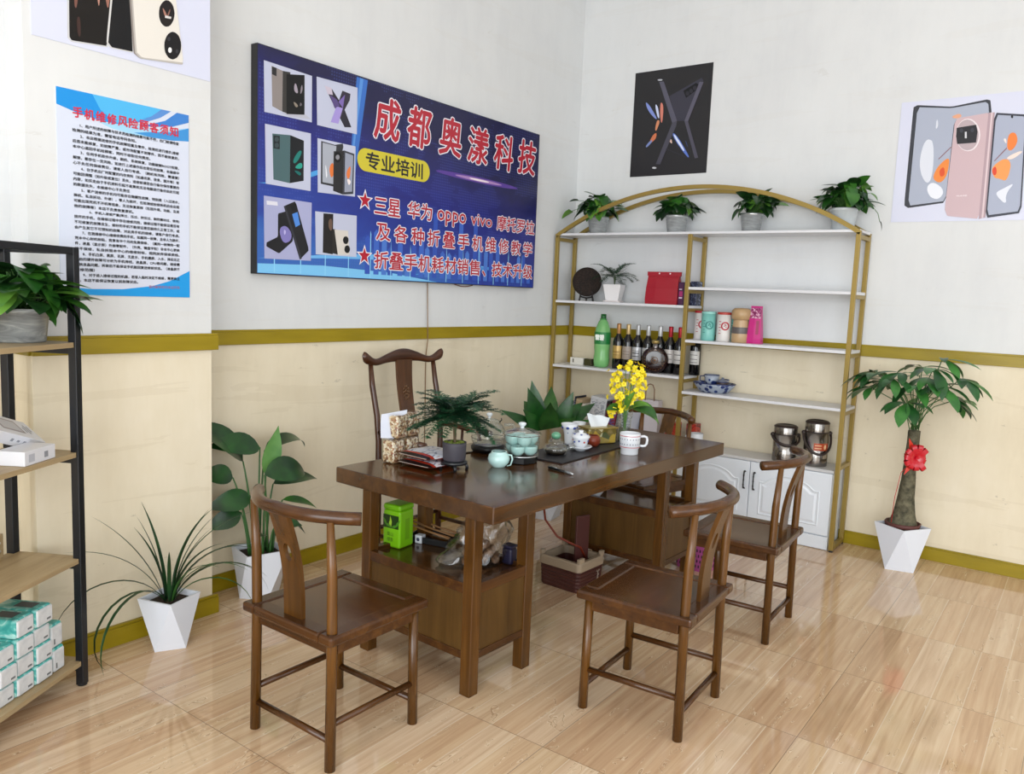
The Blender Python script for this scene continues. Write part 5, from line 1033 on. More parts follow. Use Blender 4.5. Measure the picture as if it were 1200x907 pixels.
def table_top():
    gx = 'clear packs of mixed nuts'
    for (x, y, z, r, lab) in ((0.238, 0.772, 0.76, 0.08, 'clear pack of mixed nuts on the tea table, lower front one of four'), (0.336, 0.785, 0.76, 0.10, 'clear pack of mixed nuts on the tea table, lower one at the back right'),
                              (0.262, 0.778, 0.866, 0.12, 'clear pack of mixed nuts, upper one beside the white paper packet'), (0.345, 0.790, 0.866, 0.05, 'clear pack of mixed nuts, upper right one nearest the tall chair splat')):
        p = TL(x, y, z); t = thing('nut_pack', lab, 'snack', p, TA + r, gx)
        MB().box((0, 0, 0.049), (0.074, 0.066, 0.098), 0, 0.012, seg=3).build('nuts', NUT, t)
        f = MB().box((0, 0, 0.053), (0.079, 0.071, 0.106), 0, 0.012, seg=2); f.build('wrapper', FILM, t)
    p = TL(0.224, 0.776, 0.8665); t = thing('paper_packet', 'folded white paper packet leaning on the stacked nut packs', 'packet', p, TA - 0.75)
    # a bent sheet: upright panel with its top folded over to the right
    vs = []; out = ((-0.042, 0.0), (-0.044, 0.060), (-0.042, 0.100), (0.068, 0.122), (0.066, 0.106), (0.018, 0.082), (0.015, 0.0)); n = len(out)
    for s in (-1, 1): vs += [(x, 0.012 * (z / 0.1) + s * 0.002, z) for x, z in out]
    MB().add(vs, [tuple(range(n)), tuple(range(n, 2 * n))[::-1]] + [(i, (i + 1) % n, n + (i + 1) % n, n + i) for i in range(n)]).build('sheet', mat('#c9cedb', 0.6), t)
    # two flat snack pouches
    for i, (z, r, c, lab) in enumerate(((0.7602, 0.02, '#b5422c', 'red edged snack pouch lying flat on the tea table, under another pouch'), (0.7945, -0.03, '#dcdfe8', 'white topped snack pouch with red and black edges lying on another pouch'))):
        t = thing('snack_pouch', lab, 'snack', TL(0.322, 0.632, z), TA + r, 'snack pouches on the table')
        N = 12; sx, sy, th = 0.205, 0.200, 0.032; vs = []; fs = []; ms = []
        for top in (1, 0):
            for a in range(N + 1):
                for b in range(N + 1):
                    u, v = a / N * 2 - 1, b / N * 2 - 1; e = max(0, 1 - abs(u) ** 3) * max(0, 1 - abs(v) ** 4)
                    wob = 0.0022 * sin(7 * u + 3 * v + i) * e
                    zz = th / 2 + (th / 2 - 0.001) * (1 if top else -1) * e ** 0.45 + (wob if top else 0)
                    vs.append((u * sx / 2, v * sy / 2, max(0.0, zz)))
        o = (N + 1) ** 2; mb = MB()
        for top in (0, 1):
            for a in range(N):
                for b in range(N):
                    q = [top * o + a * (N + 1) + b, top * o + (a + 1) * (N + 1) + b, top * o + (a + 1) * (N + 1) + b + 1, top * o + a * (N + 1) + b + 1]
                    fs.append(tuple(q)); edge = a == 0 or a == N - 1 or b == 0
                    ms.append(1 if (top == 1 and not edge) or False else (0 if not edge else 2))
        # top = first sheet
        mb.v = [Vector(v) for v in vs]; mb.f = fs; mb.s = [True] * len(fs)
        mm = []
        k = 0
        for top in (0, 1):
            for a in range(N):
                for b in range(N):
                    if top == 0: mm.append(0 if a > 1 else (2 if a == 1 else 3))
                    else: mm.append(1 if a > 2 else (3 if a > 0 else 2))
        mb.m = mm
        pr = new('pouch_print_%d' % i, 0.25, 0.5); nn = pr.noise(pr.coords('Object', (1, 2.5, 1)), 14, 3, 0.6, 1.2)
        pr.link(pr.ramp(nn, [(0.38, '#5f7392'), (0.46, '#d9dce6'), (0.62, '#e6e8ee'), (0.70, '#a7402c')]), pr.b.inputs['Base Color'])
        mb.build('pouch', [pr.m, mat('#b3381f', 0.25), mat('#a83220', 0.25), mat('#1b1616', 0.3)], t)
        MB().span((-sx / 2 - 0.004, -sy * 0.42, th / 2 + 0.0005), (-sx / 2 + 0.010, sy * 0.42, th / 2 + 0.0015)).build('sealed_edge', mat('#d8d0c4', 0.3, 0.3), t)
    # glass kettle on its black base
    t = thing('glass_kettle', 'round clear glass kettle with a black base on the tea table', 'kettle', TL(0.742, 0.665))
    MB().lathe([(0, 0), (0.072, 0), (0.082, 0.012), (0.083, 0.026), (0.076, 0.032), (0, 0.032)], n=32).build('base', BLK, t)
    MB().lathe([(0.070, 0.033), (0.080, 0.050), (0.083, 0.072), (0.078, 0.100), (0.064, 0.126), (0.052, 0.138), (0.054, 0.143)], n=32).build('body', GL, t)
    MB().lathe([(0.082, 0.0655), (0.084, 0.067), (0.082, 0.0685)], n=32).build('level_line', mat('#3a3230', 0.3), t)
    MB().lathe([(0.0, 0.0335), (0.069, 0.0335), (0.068, 0.0365), (0.0, 0.0365)], n=24).build('steel_plate', mat('#9a9a9c', 0.25, 0.9), t)
    l = MB().lathe([(0.050, 0.143), (0.050, 0.148), (0.030, 0.155), (0.008, 0.158), (0.006, 0.160)], n=28).build('lid', GL, t)
    MB().lathe([(0.007, 0.158), (0.006, 0.164), (0.014, 0.172), (0.015, 0.180), (0.008, 0.184), (0, 0.184)], n=12).build('knob', mat('#d5dde2', 0.08, 0, 0.8), l)
    h = MB(); h.tube([(0.045, -0.055, 0.128), (0.075, -0.085, 0.130), (0.082, -0.096, 0.10), (0.076, -0.088, 0.06), (0.062, -0.068, 0.040)], 0.007, 0, 8); h.build('handle', GL, t)
    MB().tube([(0.030, -0.038, 0.140), (0.036, -0.046, 0.152), (0.034, -0.044, 0.160)], 0.003, 0, 6).build('spout_clip', mat('#2a2a2c', 0.3, 0.5), t)
    t = tag(MB().tube([TL(0.66, 0.69, 0.763), TL(0.58, 0.71, 0.763), TL(0.50, 0.715, 0.763), TL(0.44, 0.70, 0.763)], 0.003, 0, 6).build('kettle_cord', BLK), 'thin black cord running from the glass kettle base across the table', 'cord')
    # celadon pitcher with a small strap handle
    t = thing('celadon_pitcher', 'small pale green celadon pitcher in front of the glass pot', 'pitcher', TL(0.520, 0.415), TA)
    MB().lathe([(0, 0), (0.026, 0), (0.030, 0.004), (0.044, 0.020), (0.048, 0.036), (0.043, 0.054), (0.032, 0.064), (0.034, 0.068), (0.030, 0.068), (0.028, 0.062), (0.038, 0.052), (0.043, 0.036), (0.030, 0.008), (0, 0.006)], n=28).build('body', CEL, t)
    MB().tube([(0.012, -0.034, 0.058), (0.018, -0.055, 0.056), (0.019, -0.060, 0.040), (0.017, -0.053, 0.014), (0.012, -0.038, 0.008)], [0.005, 0.0055, 0.0055, 0.005, 0.0045], 0, 8, sq=0.6).build('handle', CEL, t)
    MB().lathe([(0.027, 0.0645), (0.028, 0.066), (0.027, 0.0675)], n=20).build('dark_rim', mat('#3f4f4c', 0.4), t)
    # glass pot full of celadon cups
    P = TL(0.675, 0.415); t = thing('glass_pot', 'lidded clear glass pot full of celadon cups on a black heater', 'pot', P)
    MB().lathe([(0, 0), (0.070, 0), (0.074, 0.004), (0.074, 0.026), (0.068, 0.031), (0, 0.031)], n=8, smooth=False).build('heater', BLK, t)
    MB().lathe([(0.060, 0.0325), (0.076, 0.036), (0.079, 0.050), (0.080, 0.122), (0.082, 0.126)], n=36).build('body', GL, t)
    MB().lathe([(0.0765, 0.0315), (0.0785, 0.034), (0.0765, 0.0365)], n=32).build('rim_band', mat('#b8bcbe', 0.2, 0.8), t)
    l = MB(); l.lathe([(0.087, 0.126), (0.087, 0.130), (0.070, 0.141), (0.040, 0.150), (0.008, 0.153)], n=36); l = l.build('lid', GL, t)
    MB().lathe([(0.083, 0.1245), (0.0875, 0.126), (0.083, 0.1275)], n=36).build('lid_rim', mat('#4a4038', 0.3, 0.4), l)
    MB().lathe([(0.010, 0.153), (0.008, 0.158), (0.017, 0.168), (0.018, 0.175), (0.010, 0.179), (0, 0.179)], n=12).build('knob', mat('#d5dde2', 0.08, 0, 0.8), l)
    k = 0
    for ring, z, rz in ((4, 0.0365, 0.2), (4, 0.079, 0.9)):
        for i in range(ring):
            a = rz + 2 * pi * i / ring; tilt = MB()
            tilt.lathe([(0, 0.0), (0.018, 0.0), (0.031, 0.016), (0.0335, 0.034), (0.0325, 0.041), (0.029, 0.041), (0.030, 0.034), (0.026, 0.016), (0, 0.006)], n=20)
            o = tilt.build('teacup', CEL); k += 1
            tag(o, 'pale green celadon cup inside the lidded glass pot', 'cup', 'celadon cups in the glass pot', (P.x + 0.042 * cos(a), P.y + 0.042 * sin(a), 0.76 + z), 0)
    # dark tea mat
    m = MB().box((0, 0, 0.003), (0.70, 0.25, 0.006), 0, 0.002).build('tea_mat', mat('#1d1c20', 0.5, 0, 0.4)); tag(m, 'thin black tea mat under the cups and the tissue box on the tea table', 'mat', None, TL(1.115, 0.405), TA + 0.06)
    ZM = 0.766
    t = thing('glass_teapot', 'squat clear glass teapot with a jade green knob', 'teapot', TL(0.915, 0.40, ZM))
    MB().lathe([(0, 0.0), (0.042, 0.0), (0.056, 0.014), (0.060, 0.026), (0.050, 0.042), (0.034, 0.050), (0.034, 0.056)], n=28).build('body', GL, t)
    MB().lathe([(0, 0.002), (0.040, 0.002), (0.050, 0.012), (0.052, 0.020), (0.0, 0.020)], n=24).build('tea', mat('#2a1f12', 0.15, 0, 0.5), t)
    MB().lathe([(0.037, 0.056), (0.036, 0.062), (0.022, 0.074), (0.016, 0.076)], n=24).build('lid', GL, t)
    MB().sphere((0, 0, 0.088), 0.023, 0, 18, 10, (1, 1, 0.75)).build('knob', mat('#5f9a7a', 0.18, 0, 0.6), t)
    MB().tube([(0.02, -0.048, 0.03), (0.036, -0.068, 0.036), (0.044, -0.080, 0.046)], [0.012, 0.008, 0.006], 0, 10).build('spout', GL, t)
    # cups
    def bluecup(lab, p, prof, n, accent, dots):
        t = thing('teacup', lab, 'cup', p); MB().lathe(prof, n=28).build('body', PORC, t); mb = MB()
        for r, z, sz in dots:
            for i in range(n):
                a = 2 * pi * i / n + 0.3; mb.sphere((r * cos(a), r * sin(a), z), sz, 0, 8, 6, (0.4, 1, 0.8), None) if False else mb.sphere((r * cos(a), r * sin(a), z), sz, 0, 8, 6, (1, 1, 0.8))
        mb.build('flower_pattern', accent, t); return t
    bluecup('flared white cup with blue painted flowers on the tea mat', TL(1.175, 0.505, ZM), [(0, 0), (0.022, 0), (0.022, 0.008), (0.026, 0.05), (0.033, 0.08), (0.043, 0.104), (0.040, 0.104), (0.028, 0.07), (0, 0.02)], 6, BLUE, ((0.0335, 0.085, 0.009), (0.026, 0.06, 0.004)))
    bluecup('slim white cup with faint pink lines behind the flared blue cup', TL(1.305, 0.535, 0.76), [(0, 0), (0.024, 0), (0.025, 0.01), (0.029, 0.07), (0.035, 0.100), (0.032, 0.100), (0.026, 0.06), (0, 0.02)], 10, mat('#c9a0a4', 0.4), ((0.0295, 0.075, 0.003), (0.029, 0.065, 0.003)))
    t = thing('gaiwan', 'white lidded tea bowl with blue flowers on a saucer', 'cup', TL(1.085, 0.375, ZM))
    MB().lathe([(0, 0), (0.024, 0), (0.026, 0.005), (0.044, 0.010), (0.056, 0.020), (0.056, 0.023), (0.042, 0.015), (0, 0.010)], n=28).build('saucer', PORC, t)
    MB().lathe([(0, 0.011), (0.019, 0.011), (0.021, 0.016), (0.034, 0.034), (0.040, 0.058), (0.044, 0.066), (0.041, 0.066), (0, 0.05)], n=28).build('bowl', PORC, t)
    MB().lathe([(0.046, 0.066), (0.044, 0.072), (0.028, 0.082), (0.012, 0.086), (0.011, 0.088), (0.013, 0.098), (0.010, 0.098), (0, 0.094)], n=24).build('lid', PORC, t)
    f = MB(); rn = random.Random(3)
    for i in range(9):
        a = 2 * pi * i / 9; f.sphere((0.0365 * cos(a), 0.0365 * sin(a), 0.044 + 0.006 * (i % 2)), 0.005, i % 3 == 0 and 1 or 0, 7, 5)
    for i in range(5): a = 2 * pi * i / 5; f.sphere((0.031 * cos(a), 0.031 * sin(a), 0.080), 0.006, 0, 7, 5, (1, 1, 0.5))
    f.build('flower_pattern', [BLUE, mat('#b8443a', 0.3)], t)
    t = tag(MB().lathe([(0, 0), (0.022, 0), (0.034, 0.014), (0.038, 0.030), (0.034, 0.046), (0.024, 0.056), (0.021, 0.054), (0.030, 0.044), (0.033, 0.030), (0.0, 0.012)], n=28).build('clay_cup', mat('#7c3320', 0.28, 0, 0.4)), 'round reddish brown clay cup between the lidded tea bowl and the tissue box', 'cup', None, TL(1.225, 0.395, ZM))
    # tissue box
    t = thing('tissue_box', 'clear tissue box with a gold flowered lining and a white tissue pulled out', 'tissue box', TL(1.322, 0.430, ZM), TA - 0.42)
    gp = new('gold_print', 0.35, 0.4, 0.2); vv = gp.add('ShaderNodeTexVoronoi'); vv.inputs['Scale'].default_value = 30; gp.link(gp.coords('Object'), vv.inputs['Vector']); s_ = gp.add('ShaderNodeSeparateColor'); gp.link(vv.outputs['Color'], s_.inputs[0])
    gp.link(gp.ramp(s_.outputs[0], [(0, '#7d6b2c'), (0.3, '#b39a4a'), (0.5, '#d9cfa6'), (0.7, '#4f5a2a'), (0.85, '#caa62c')], 'CONSTANT'), gp.b.inputs['Base Color'])
    MB().box((0, 0, 0.0405), (0.166, 0.092, 0.075), 0, 0.006).build('lining', gp.m, t)
    MB().box((0, 0, 0.042), (0.176, 0.102, 0.084), 0, 0.006).build('case', GL, t)
    MB().span((-0.088, -0.0515, 0.079), (0.088, 0.0515, 0.0845)).build('gold_rim', mat('#a8924a', 0.3, 0.7), t)
    ts = MB(); N = 14; vs = []
    for i in range(N + 1):
        u = i / N * 2 - 1
        for j in range(7):
            v = j / 6; vs.append((u * (0.046 + 0.026 * v), 0.006 * sin(4 * u + 2 * v) * (0.3 + v) + 0.012 * (v - 0.4), 0.084 + 0.056 * v * (1 - 0.22 * u) + 0.003 * sin(6 * u) * v))
    ts.add(vs, [(i * 7 + j, i * 7 + j + 1, (i + 1) * 7 + j + 1, (i + 1) * 7 + j) for i in range(N) for j in range(6)], 0, True); ts.build('tissue', mat('#d4dae0', 0.8), t)
    # vase with yellow flowers
    t = thing('flower_vase', 'clear glass vase of yellow blossoms and green leaves on the tea table', 'vase', TL(1.470, 0.365))
    MB().lathe([(0, 0), (0.030, 0), (0.032, 0.006), (0.030, 0.05), (0.033, 0.11), (0.042, 0.165)], n=28).build('glass', GL, t)
    MB().lathe([(0, 0.006), (0.029, 0.006), (0.0285, 0.05), (0.029, 0.075), (0, 0.075)], n=20).build('water', glass('water', '#d6e6d4', 0.02, 0.04), t)
    rn = random.Random(12); st = MB(); fl = MB(); lf = MB()
    cl = [(-0.055, 0.395), (-0.02, 0.43), (0.03, 0.455), (0.062, 0.43), (-0.06, 0.34), (-0.015, 0.37), (0.04, 0.40), (0.068, 0.37), (-0.035, 0.30), (0.012, 0.31), (0.06, 0.315), (-0.015, 0.245), (-0.06, 0.225), (0.025, 0.275)]
    rt = Vector((0.593, -0.804, 0)); fw = Vector((0.80, 0.585, 0))
    for x, z in cl:
        z -= 0.055; c = rt * x + fw * rn.uniform(-0.03, 0.03) + Vector((0, 0, z))
        st.tube([(rn.uniform(-0.01, 0.01), rn.uniform(-0.01, 0.01), 0.012), (rn.uniform(-0.01, 0.01), rn.uniform(-0.01, 0.01), 0.14), c * 0.6 + Vector((0, 0, z * 0.4)) * 0.9 + Vector((0, 0, 0.01)), c], 0.002, 0, 5)
        for k in range(13):
            q = c + Vector((rn.gauss(0, 0.017), rn.gauss(0, 0.017), rn.gauss(0, 0.018))); nd = (q - c + Vector((-0.012, -0.01, 0.012))).normalized(); _, s, u = frame_of(nd)
            fl.sphere(q, 0.0036, 1, 5, 4)
            for j in range(5):
                a = 2 * pi * j / 5; d = (s * cos(a) + u * sin(a) + nd * 0.35).normalized(); fl.leaf(q, d, 0.0165, 0.0145, 0, nd, 0.4, 'broad', 0.1, 3)
    for x, z, dx, dz, L, W, bd in ((-0.01, 0.165, -0.5, 0.35, 0.11, 0.07, 1.3), (0.03, 0.19, 0.45, 0.15, 0.17, 0.075, 1.7), (0.035, 0.175, 0.75, 0.1, 0.18, 0.06, 1.6), (0.0, 0.17, 0.15, 0.9, 0.12, 0.05, 0.6), (0.02, 0.17, 0.3, 0.5, 0.13, 0.06, 1.6)):
        lf.leaf(rt * x + Vector((0, 0, z)), rt * dx + Vector((0, 0, dz)) - fw * 0.35, L, W, 0 if W > 0.06 else 1, -fw * 0.5 + Vector((0, 0, 1)) - rt * (0.4 * dx), bd, 'blade', 0.2, 9)
    st.build('stems', mat('#5d8a3a', 0.5), t); lf.build('leaves', [G_MD, G_LT], t); fl.build('blossoms', [mat('#ecd81a', 0.5), mat('#d8a812', 0.5)], t)
    # mug
    t = thing('mug', 'white mug with two red lines and rows of small marks at the table edge', 'mug', TL(1.225, 0.185), TA)
    MB().lathe([(0, 0), (0.041, 0), (0.0425, 0.003), (0.0425, 0.028), (0.048, 0.034), (0.050, 0.100), (0.0485, 0.103), (0.046, 0.100), (0.043, 0.036), (0, 0.030)], n=36).build('body', PORC, t)
    rl = MB()
    for r, z in ((0.0484, 0.0375), (0.0500, 0.091)): rl.lathe([(r, z - 0.0015), (r + 0.0004, z), (r, z + 0.0015)], n=36)
    rl.build('red_line', mat('#b02a3a', 0.3), t)
    mk = MB()
    for z, r in ((0.076, 0.0496), (0.052, 0.0489)):
        for i in range(22): a = 2 * pi * i / 22; mk.box((r * cos(a), r * sin(a), z), (0.001, 0.0032, 0.0055), 0, 0, a)
    mk.build('marks', mat('#2f3a5c', 0.4), t)
    ha = -pi / 4 - 0.1; H = lambda r, z: (r * cos(ha), r * sin(ha), z)
    MB().tube([H(0.047, 0.086), H(0.068, 0.088), H(0.079, 0.084), H(0.083, 0.072), H(0.081, 0.052), H(0.074, 0.042), H(0.062, 0.040), H(0.046, 0.042)], 0.0062, 0, 10).build('handle', PORC, t)
    # pen
    a, b = TL(0.655, 0.245, 0.766), TL(0.625, 0.085, 0.766); d = (b - a).normalized(); t = thing('pen', 'black ballpoint pen with a silver grip lying on the tea table', 'pen', a)
    MB().tube([(0, 0, 0), d * 0.10], 0.0055, 0, 10).build('barrel', BLK, t); MB().tube([d * 0.10, d * 0.135, d * 0.150], [0.0058, 0.0058, 0.002], 0, 10).build('grip', mat('#b9bdc2', 0.25, 0.8), t)
    MB().tube([d * 0.01 + Vector((0, 0, 0.0065)), d * 0.05 + Vector((0, 0, 0.0065))], 0.0018, 0, 6).build('clip', mat('#9a9ea2', 0.25, 0.8), t)
table_top()

# ================================================================ on the cabinet decks and under the table
def decks():
    ZD = 0.4125
    t = thing('tea_tin', 'bright green tea tin with a leaf picture on the deck under the tea table', 'tin', TL(0.215, 0.705, ZD), TA + 0.12)
    gr = mat('#7ec414', 0.3, 0, 0.5); MB().box((0, 0, 0.081), (0.094, 0.094, 0.162), 0, 0.010, seg=3).build('body', gr, t); MB().box((0, 0, 0.1745), (0.096, 0.096, 0.026), 0, 0.010, seg=3).build('lid', mat('#74ba12', 0.3, 0, 0.5), t)
    pic = MB(); F = lambda y, z, e=0: (-0.0475 - e, y, z)
    pic.add([F(0.044, 0.085), F(-0.040, 0.085), F(-0.040, 0.142), F(0.044, 0.142)], [(0, 1, 2, 3)], 0)
    for i, (y, dy, dz, L, c) in enumerate(((0.02, 0.5, 0.8, 0.05, 1), (0.0, 0.1, 1, 0.05, 2), (-0.02, -0.6, 0.8, 0.05, 1), (0.01, -0.2, 0.9, 0.04, 2), (-0.005, 0.8, 0.35, 0.04, 1), (0.0, -0.9, 0.3, 0.04, 1))):
        v = Vector((0, dy, dz)).normalized(); s = Vector((0, -v.z, v.y)); b = Vector(F(y, 0.089, 0.0003 + 0.0001 * i)); pic.add([b, b + v * L * 0.5 + s * 0.006, b + v * L, b + v * L * 0.5 - s * 0.006], [(0, 1, 2, 3)], c)
    pic.build('leaf_picture', [mat('#1f3d12', 0.35), mat('#4f8f22', 0.35), mat('#a9d23a', 0.35)], t)
    M = Matrix(((0, 0, -1, -0.0478), (-1, 0, 0, 0.004), (0, 1, 0, 0.060), (0, 0, 0, 1))); text('lettering', '高山', t, M, 0.034, 0.018, mat('#2c4a10', 0.4), 0.0)
    M = Matrix(((0, 0, -1, -0.0478), (-1, 0, 0, 0.004), (0, 1, 0, 0.036), (0, 0, 0, 1))); text('lettering', '绿茶', t, M, 0.034, 0.018, mat('#2c4a10', 0.4), 0.0)
    M = Matrix(((1, 0, 0, 0.0), (0, 0, -1, -0.0475), (0, 1, 0, 0.085), (0, 0, 0, 1)))
    MB().add([M @ Vector(p) for p in ((-0.012, -0.05, 0), (0.016, -0.05, 0), (0.016, 0.04, 0), (-0.012, 0.04, 0))], [(0, 1, 2, 3)]).build('side_panel', mat('#6fae12', 0.35), t)
    t = thing('small_box', 'tiny white box with a dark mark beside the green tea tin', 'box', TL(0.308, 0.665, ZD), TA + 0.2)
    MB().box((0, 0, 0.018), (0.034, 0.034, 0.036), 0, 0.003).build('body', mat('#d9dde4', 0.4), t); MB().lathe([(0, 0), (0.008, 0), (0.008, 0.0006), (0, 0.0006)], n=12).build('mark', mat('#3a3f5a', 0.4), t).matrix_local = Matrix.Translation((-0.0172, 0, 0.018)) @ Matrix.Rotation(-pi / 2, 4, 'Y')
    t = thing('tool_tray', 'black tray behind the green tea tin', 'tray', TL(0.365, 0.64, ZD), TA + 0.25)
    tr = MB(); tr.box((0, 0, 0.004), (0.12, 0.20, 0.008), 0, 0.003)
    for s in (-1, 1): tr.box((s * 0.057, 0, 0.016), (0.006, 0.20, 0.024), 0, 0.002); tr.box((0, s * 0.097, 0.016), (0.12, 0.006, 0.024), 0, 0.002)
    tr.build('tray', mat('#17181c', 0.4), t)
    for i, (x, dx, lab) in enumerate(((-0.03, 0.0, 'wooden tea scoop with a flat handle on the black tray, nearest the viewer'), (0.0, 0.01, 'wooden tea tongs in the middle of the black tray'), (0.03, 0.02, 'wooden tea pick at the back of the black tray'))):
        o = TL(0.365, 0.64, ZD); s = thing('tea_tool', lab, 'tool', o, TA + 0.25, 'wooden tea tools'); wm = wood('tool_wood', ('#7a5636', '#93693f', '#a87c4e'), 'y', 1, 0.45, 0)
        MB().tube([(x, 0.10, 0.066 + 0.006 * i), (x + dx, 0.0, 0.048), (x + dx, -0.095, 0.036)], [0.006, 0.007, 0.010], 0, 8, sq=0.55).build('handle', wm, s)
        MB().tube([(x, 0.10, 0.066 + 0.006 * i), (x - 0.004, 0.135, 0.072 + 0.006 * i)], [0.006, 0.012 if i == 0 else 0.003], 0, 8, sq=0.5).build('tip', wm, s)
    # plastic bag of walnuts
    rn = random.Random(9); bx = TL(0.305, 0.320, ZD); ra = TA
    wm = speck('walnut_shell', '#5e4430', '#8d6c4e', 60, 0.7)
    pos = []
    for z, n, R in ((0.020, 9, 0.075), (0.050, 6, 0.055), (0.078, 3, 0.03)):
        for i in range(n): a = 2 * pi * i / n + z * 9; k = R * (1 if i % 3 else 0.45) if n > 3 else R; pos.append((k * cos(a) * 0.95, k * sin(a) * 0.9, z))
    for x, y, z in pos:
        w = MB(); w.sphere((0, 0, 0), 0.0195, 0, 12, 8, (1, 0.92, 1.0))
        for v in w.v: v *= 1 + 0.05 * sin(v.x * 420) * cos(v.z * 380)
        o = w.build('walnut', wm); tag(o, 'brown walnut inside the clear plastic bag under the tea table', 'nut', 'walnuts in the plastic bag', (bx.x + x, bx.y + y, ZD + z), rn.uniform(0, 6))
    b = MB(); N = 44; vs = []; R = 26
    for r in range(R + 1):
        k = r / R
        for i in range(N):
            a = 2 * pi * i / N; tail = 0.085 * max(0, cos(a - radians(150))) ** 6 * (1 - k) ** 2
            rad = (0.118 * (1 - 0.1 * k) + tail) * (1 if k > 0.04 else 0.9) * (1 if k < 0.8 else 1 - (k - 0.8) * 1.2)
            wr = 0.010 * sin(5 * a + 9 * k) * (0.3 + k) + 0.007 * sin(11 * a - 14 * k + 1) + 0.004 * sin(23 * a + 20 * k)
            z = 0.205 * k * (1 + 0.12 * sin(2 * a + 0.7) * k) + 0.006 * sin(7 * a) * k
            cx, cy = 0.035 * k * k, -0.025 * k * k
            vs.append((cx + (rad + wr) * cos(a), cy + (rad * 0.86 + wr) * sin(a), z + 0.0008))
    vs.append((0, 0, 0.0008)); vs.append((0.035, -0.025, 0.18))
    fs = [(r * N + i, r * N + (i + 1) % N, (r + 1) * N + (i + 1) % N, (r + 1) * N + i) for r in range(R) for i in range(N)] + [(len(vs) - 2, i, (i + 1) % N) for i in range(N)] + [(len(vs) - 1, R * N + (i + 1) % N, R * N + i) for i in range(N)]
    b.add(vs, fs, 0, True); fm = glass('bag_film', '#f2f2f3', 0.16, 0.075, 0.34)
    o = b.build('plastic_bag', fm); tag(o, 'crumpled clear plastic bag of walnuts under the near corner of the tea table', 'bag', None, bx, ra)
    t = thing('purple_canister', 'dark purple square canister behind the bag of walnuts', 'canister', TL(0.378, 0.222, ZD), TA)
    MB().box((0, 0, 0.034), (0.046, 0.05, 0.068), 0, 0.010, seg=3).build('body', mat('#232038', 0.4), t); MB().box((0, 0, 0.0745), (0.047, 0.051, 0.012), 0, 0.005).build('lid', mat('#1f1c36', 0.4), t)
    t = tag(MB().lathe([(0, 0), (0.035, 0), (0.038, 0.006), (0.066, 0.045), (0.068, 0.048), (0.063, 0.047), (0.034, 0.010), (0, 0.008)], n=28).build('bowl', PORC), 'white bowl on the far deck under the tea table', 'bowl', None, TL(1.585, 0.60, ZD))
    # waste water bin with an upright lid
    t = thing('tea_waste_bin', 'dark red plastic waste bin with a beige rim under the tea table', 'bin', (-1.835, -1.235, 0), TA)
    rd = mat('#45201b', 0.4); be = mat('#9c8a74', 0.5); B = MB(); A_ = lambda w, d, z: [(-w, -d, z), (w, -d, z), (w, d, z), (-w, d, z)]
    def rbox(w, d, r=0.025, n=5):
        p = []
        for cx, cy, a0 in ((w - r, d - r, 0), (-w + r, d - r, pi / 2), (-w + r, -d + r, pi), (w - r, -d + r, 3 * pi / 2)):
            for i in range(n + 1): a = a0 + pi / 2 * i / n; p.append((cx + r * cos(a), cy + r * sin(a)))
        return p
    def loft(secs, close=True):
        vs = []; n = len(secs[0][0])
        for p, z in secs: vs += [(x, y, z) for x, y in p]
        fs = [(s * n + i, s * n + (i + 1) % n, (s + 1) * n + (i + 1) % n, (s + 1) * n + i) for s in range(len(secs) - 1) for i in range(n)]
        if close: fs.append(tuple(range(n)))
        return vs, fs
    secs = [(rbox(0.108, 0.118), 0.0)]
    for i in range(6): z = 0.01 + i * 0.019; secs += [(rbox(0.112 + 0.001 * i, 0.122 + 0.001 * i), z), (rbox(0.112 + 0.001 * i, 0.122 + 0.001 * i), z + 0.012), (rbox(0.109 + 0.001 * i, 0.119 + 0.001 * i), z + 0.0155)]
    secs += [(rbox(0.112, 0.122), 0.132), (rbox(0.100, 0.110), 0.132), (rbox(0.095, 0.105), 0.06)]
    vs, fs = loft(secs); fs.append(tuple((len(secs) - 1) * 24 + i for i in range(24))); B.add(vs, fs); B.build('body', rd, t)
    vs, fs = loft([(rbox(0.114, 0.124), 0.112), (rbox(0.121, 0.131), 0.114), (rbox(0.121, 0.131), 0.150), (rbox(0.117, 0.127), 0.160), (rbox(0.100, 0.110), 0.160), (rbox(0.098, 0.108), 0.120)], False)
    r = MB().add(vs, fs)
    for sx, sy, w, d in ((-1, 1, 0.03, 0.02), (-1, -1, 0.05, 0.018), (1, -1, 0.03, 0.02), (1, 1, 0.03, 0.02)): r.box((sx * (0.117 - w / 2), sy * (0.127 - d / 2), 0.170), (w, d, 0.026), 0, 0.004)
    r.build('rim', be, t)
    MB().prism(rbox(0.094, 0.104), 0.058, 0.064).build('strainer', mat('#0c0b0b', 0.6), t)
    MB().box((0.055, -0.02, 0.215), (0.085, 0.014, 0.29), 0, 0.004, radians(-20)).build('upright_lid', mat('#4c2420', 0.45), t)
    em = MB()
    for a, b, w in (((0.056, 0.035), (0.060, 0.075), 0.004), ((0.060, 0.075), (0.050, 0.092), 0.002), ((0.060, 0.075), (0.070, 0.092), 0.002), ((0.053, 0.084), (0.045, 0.086), 0.002), ((0.067, 0.084), (0.076, 0.086), 0.002), ((0.050, 0.045), (0.044, 0.035), 0.002), ((0.062, 0.048), (0.070, 0.036), 0.002), ((0.060, 0.062), (0.070, 0.066), 0.003)):
        d = Vector((b[0] - a[0], 0, b[1] - a[1])).normalized(); n = Vector((-d.z, 0, d.x)) * w; A = Vector((a[0], -0.1275, a[1])); Bv = Vector((b[0], -0.1275, b[1])); em.add([A - n, A + n, Bv + n, Bv - n], [(0, 1, 2, 3)])
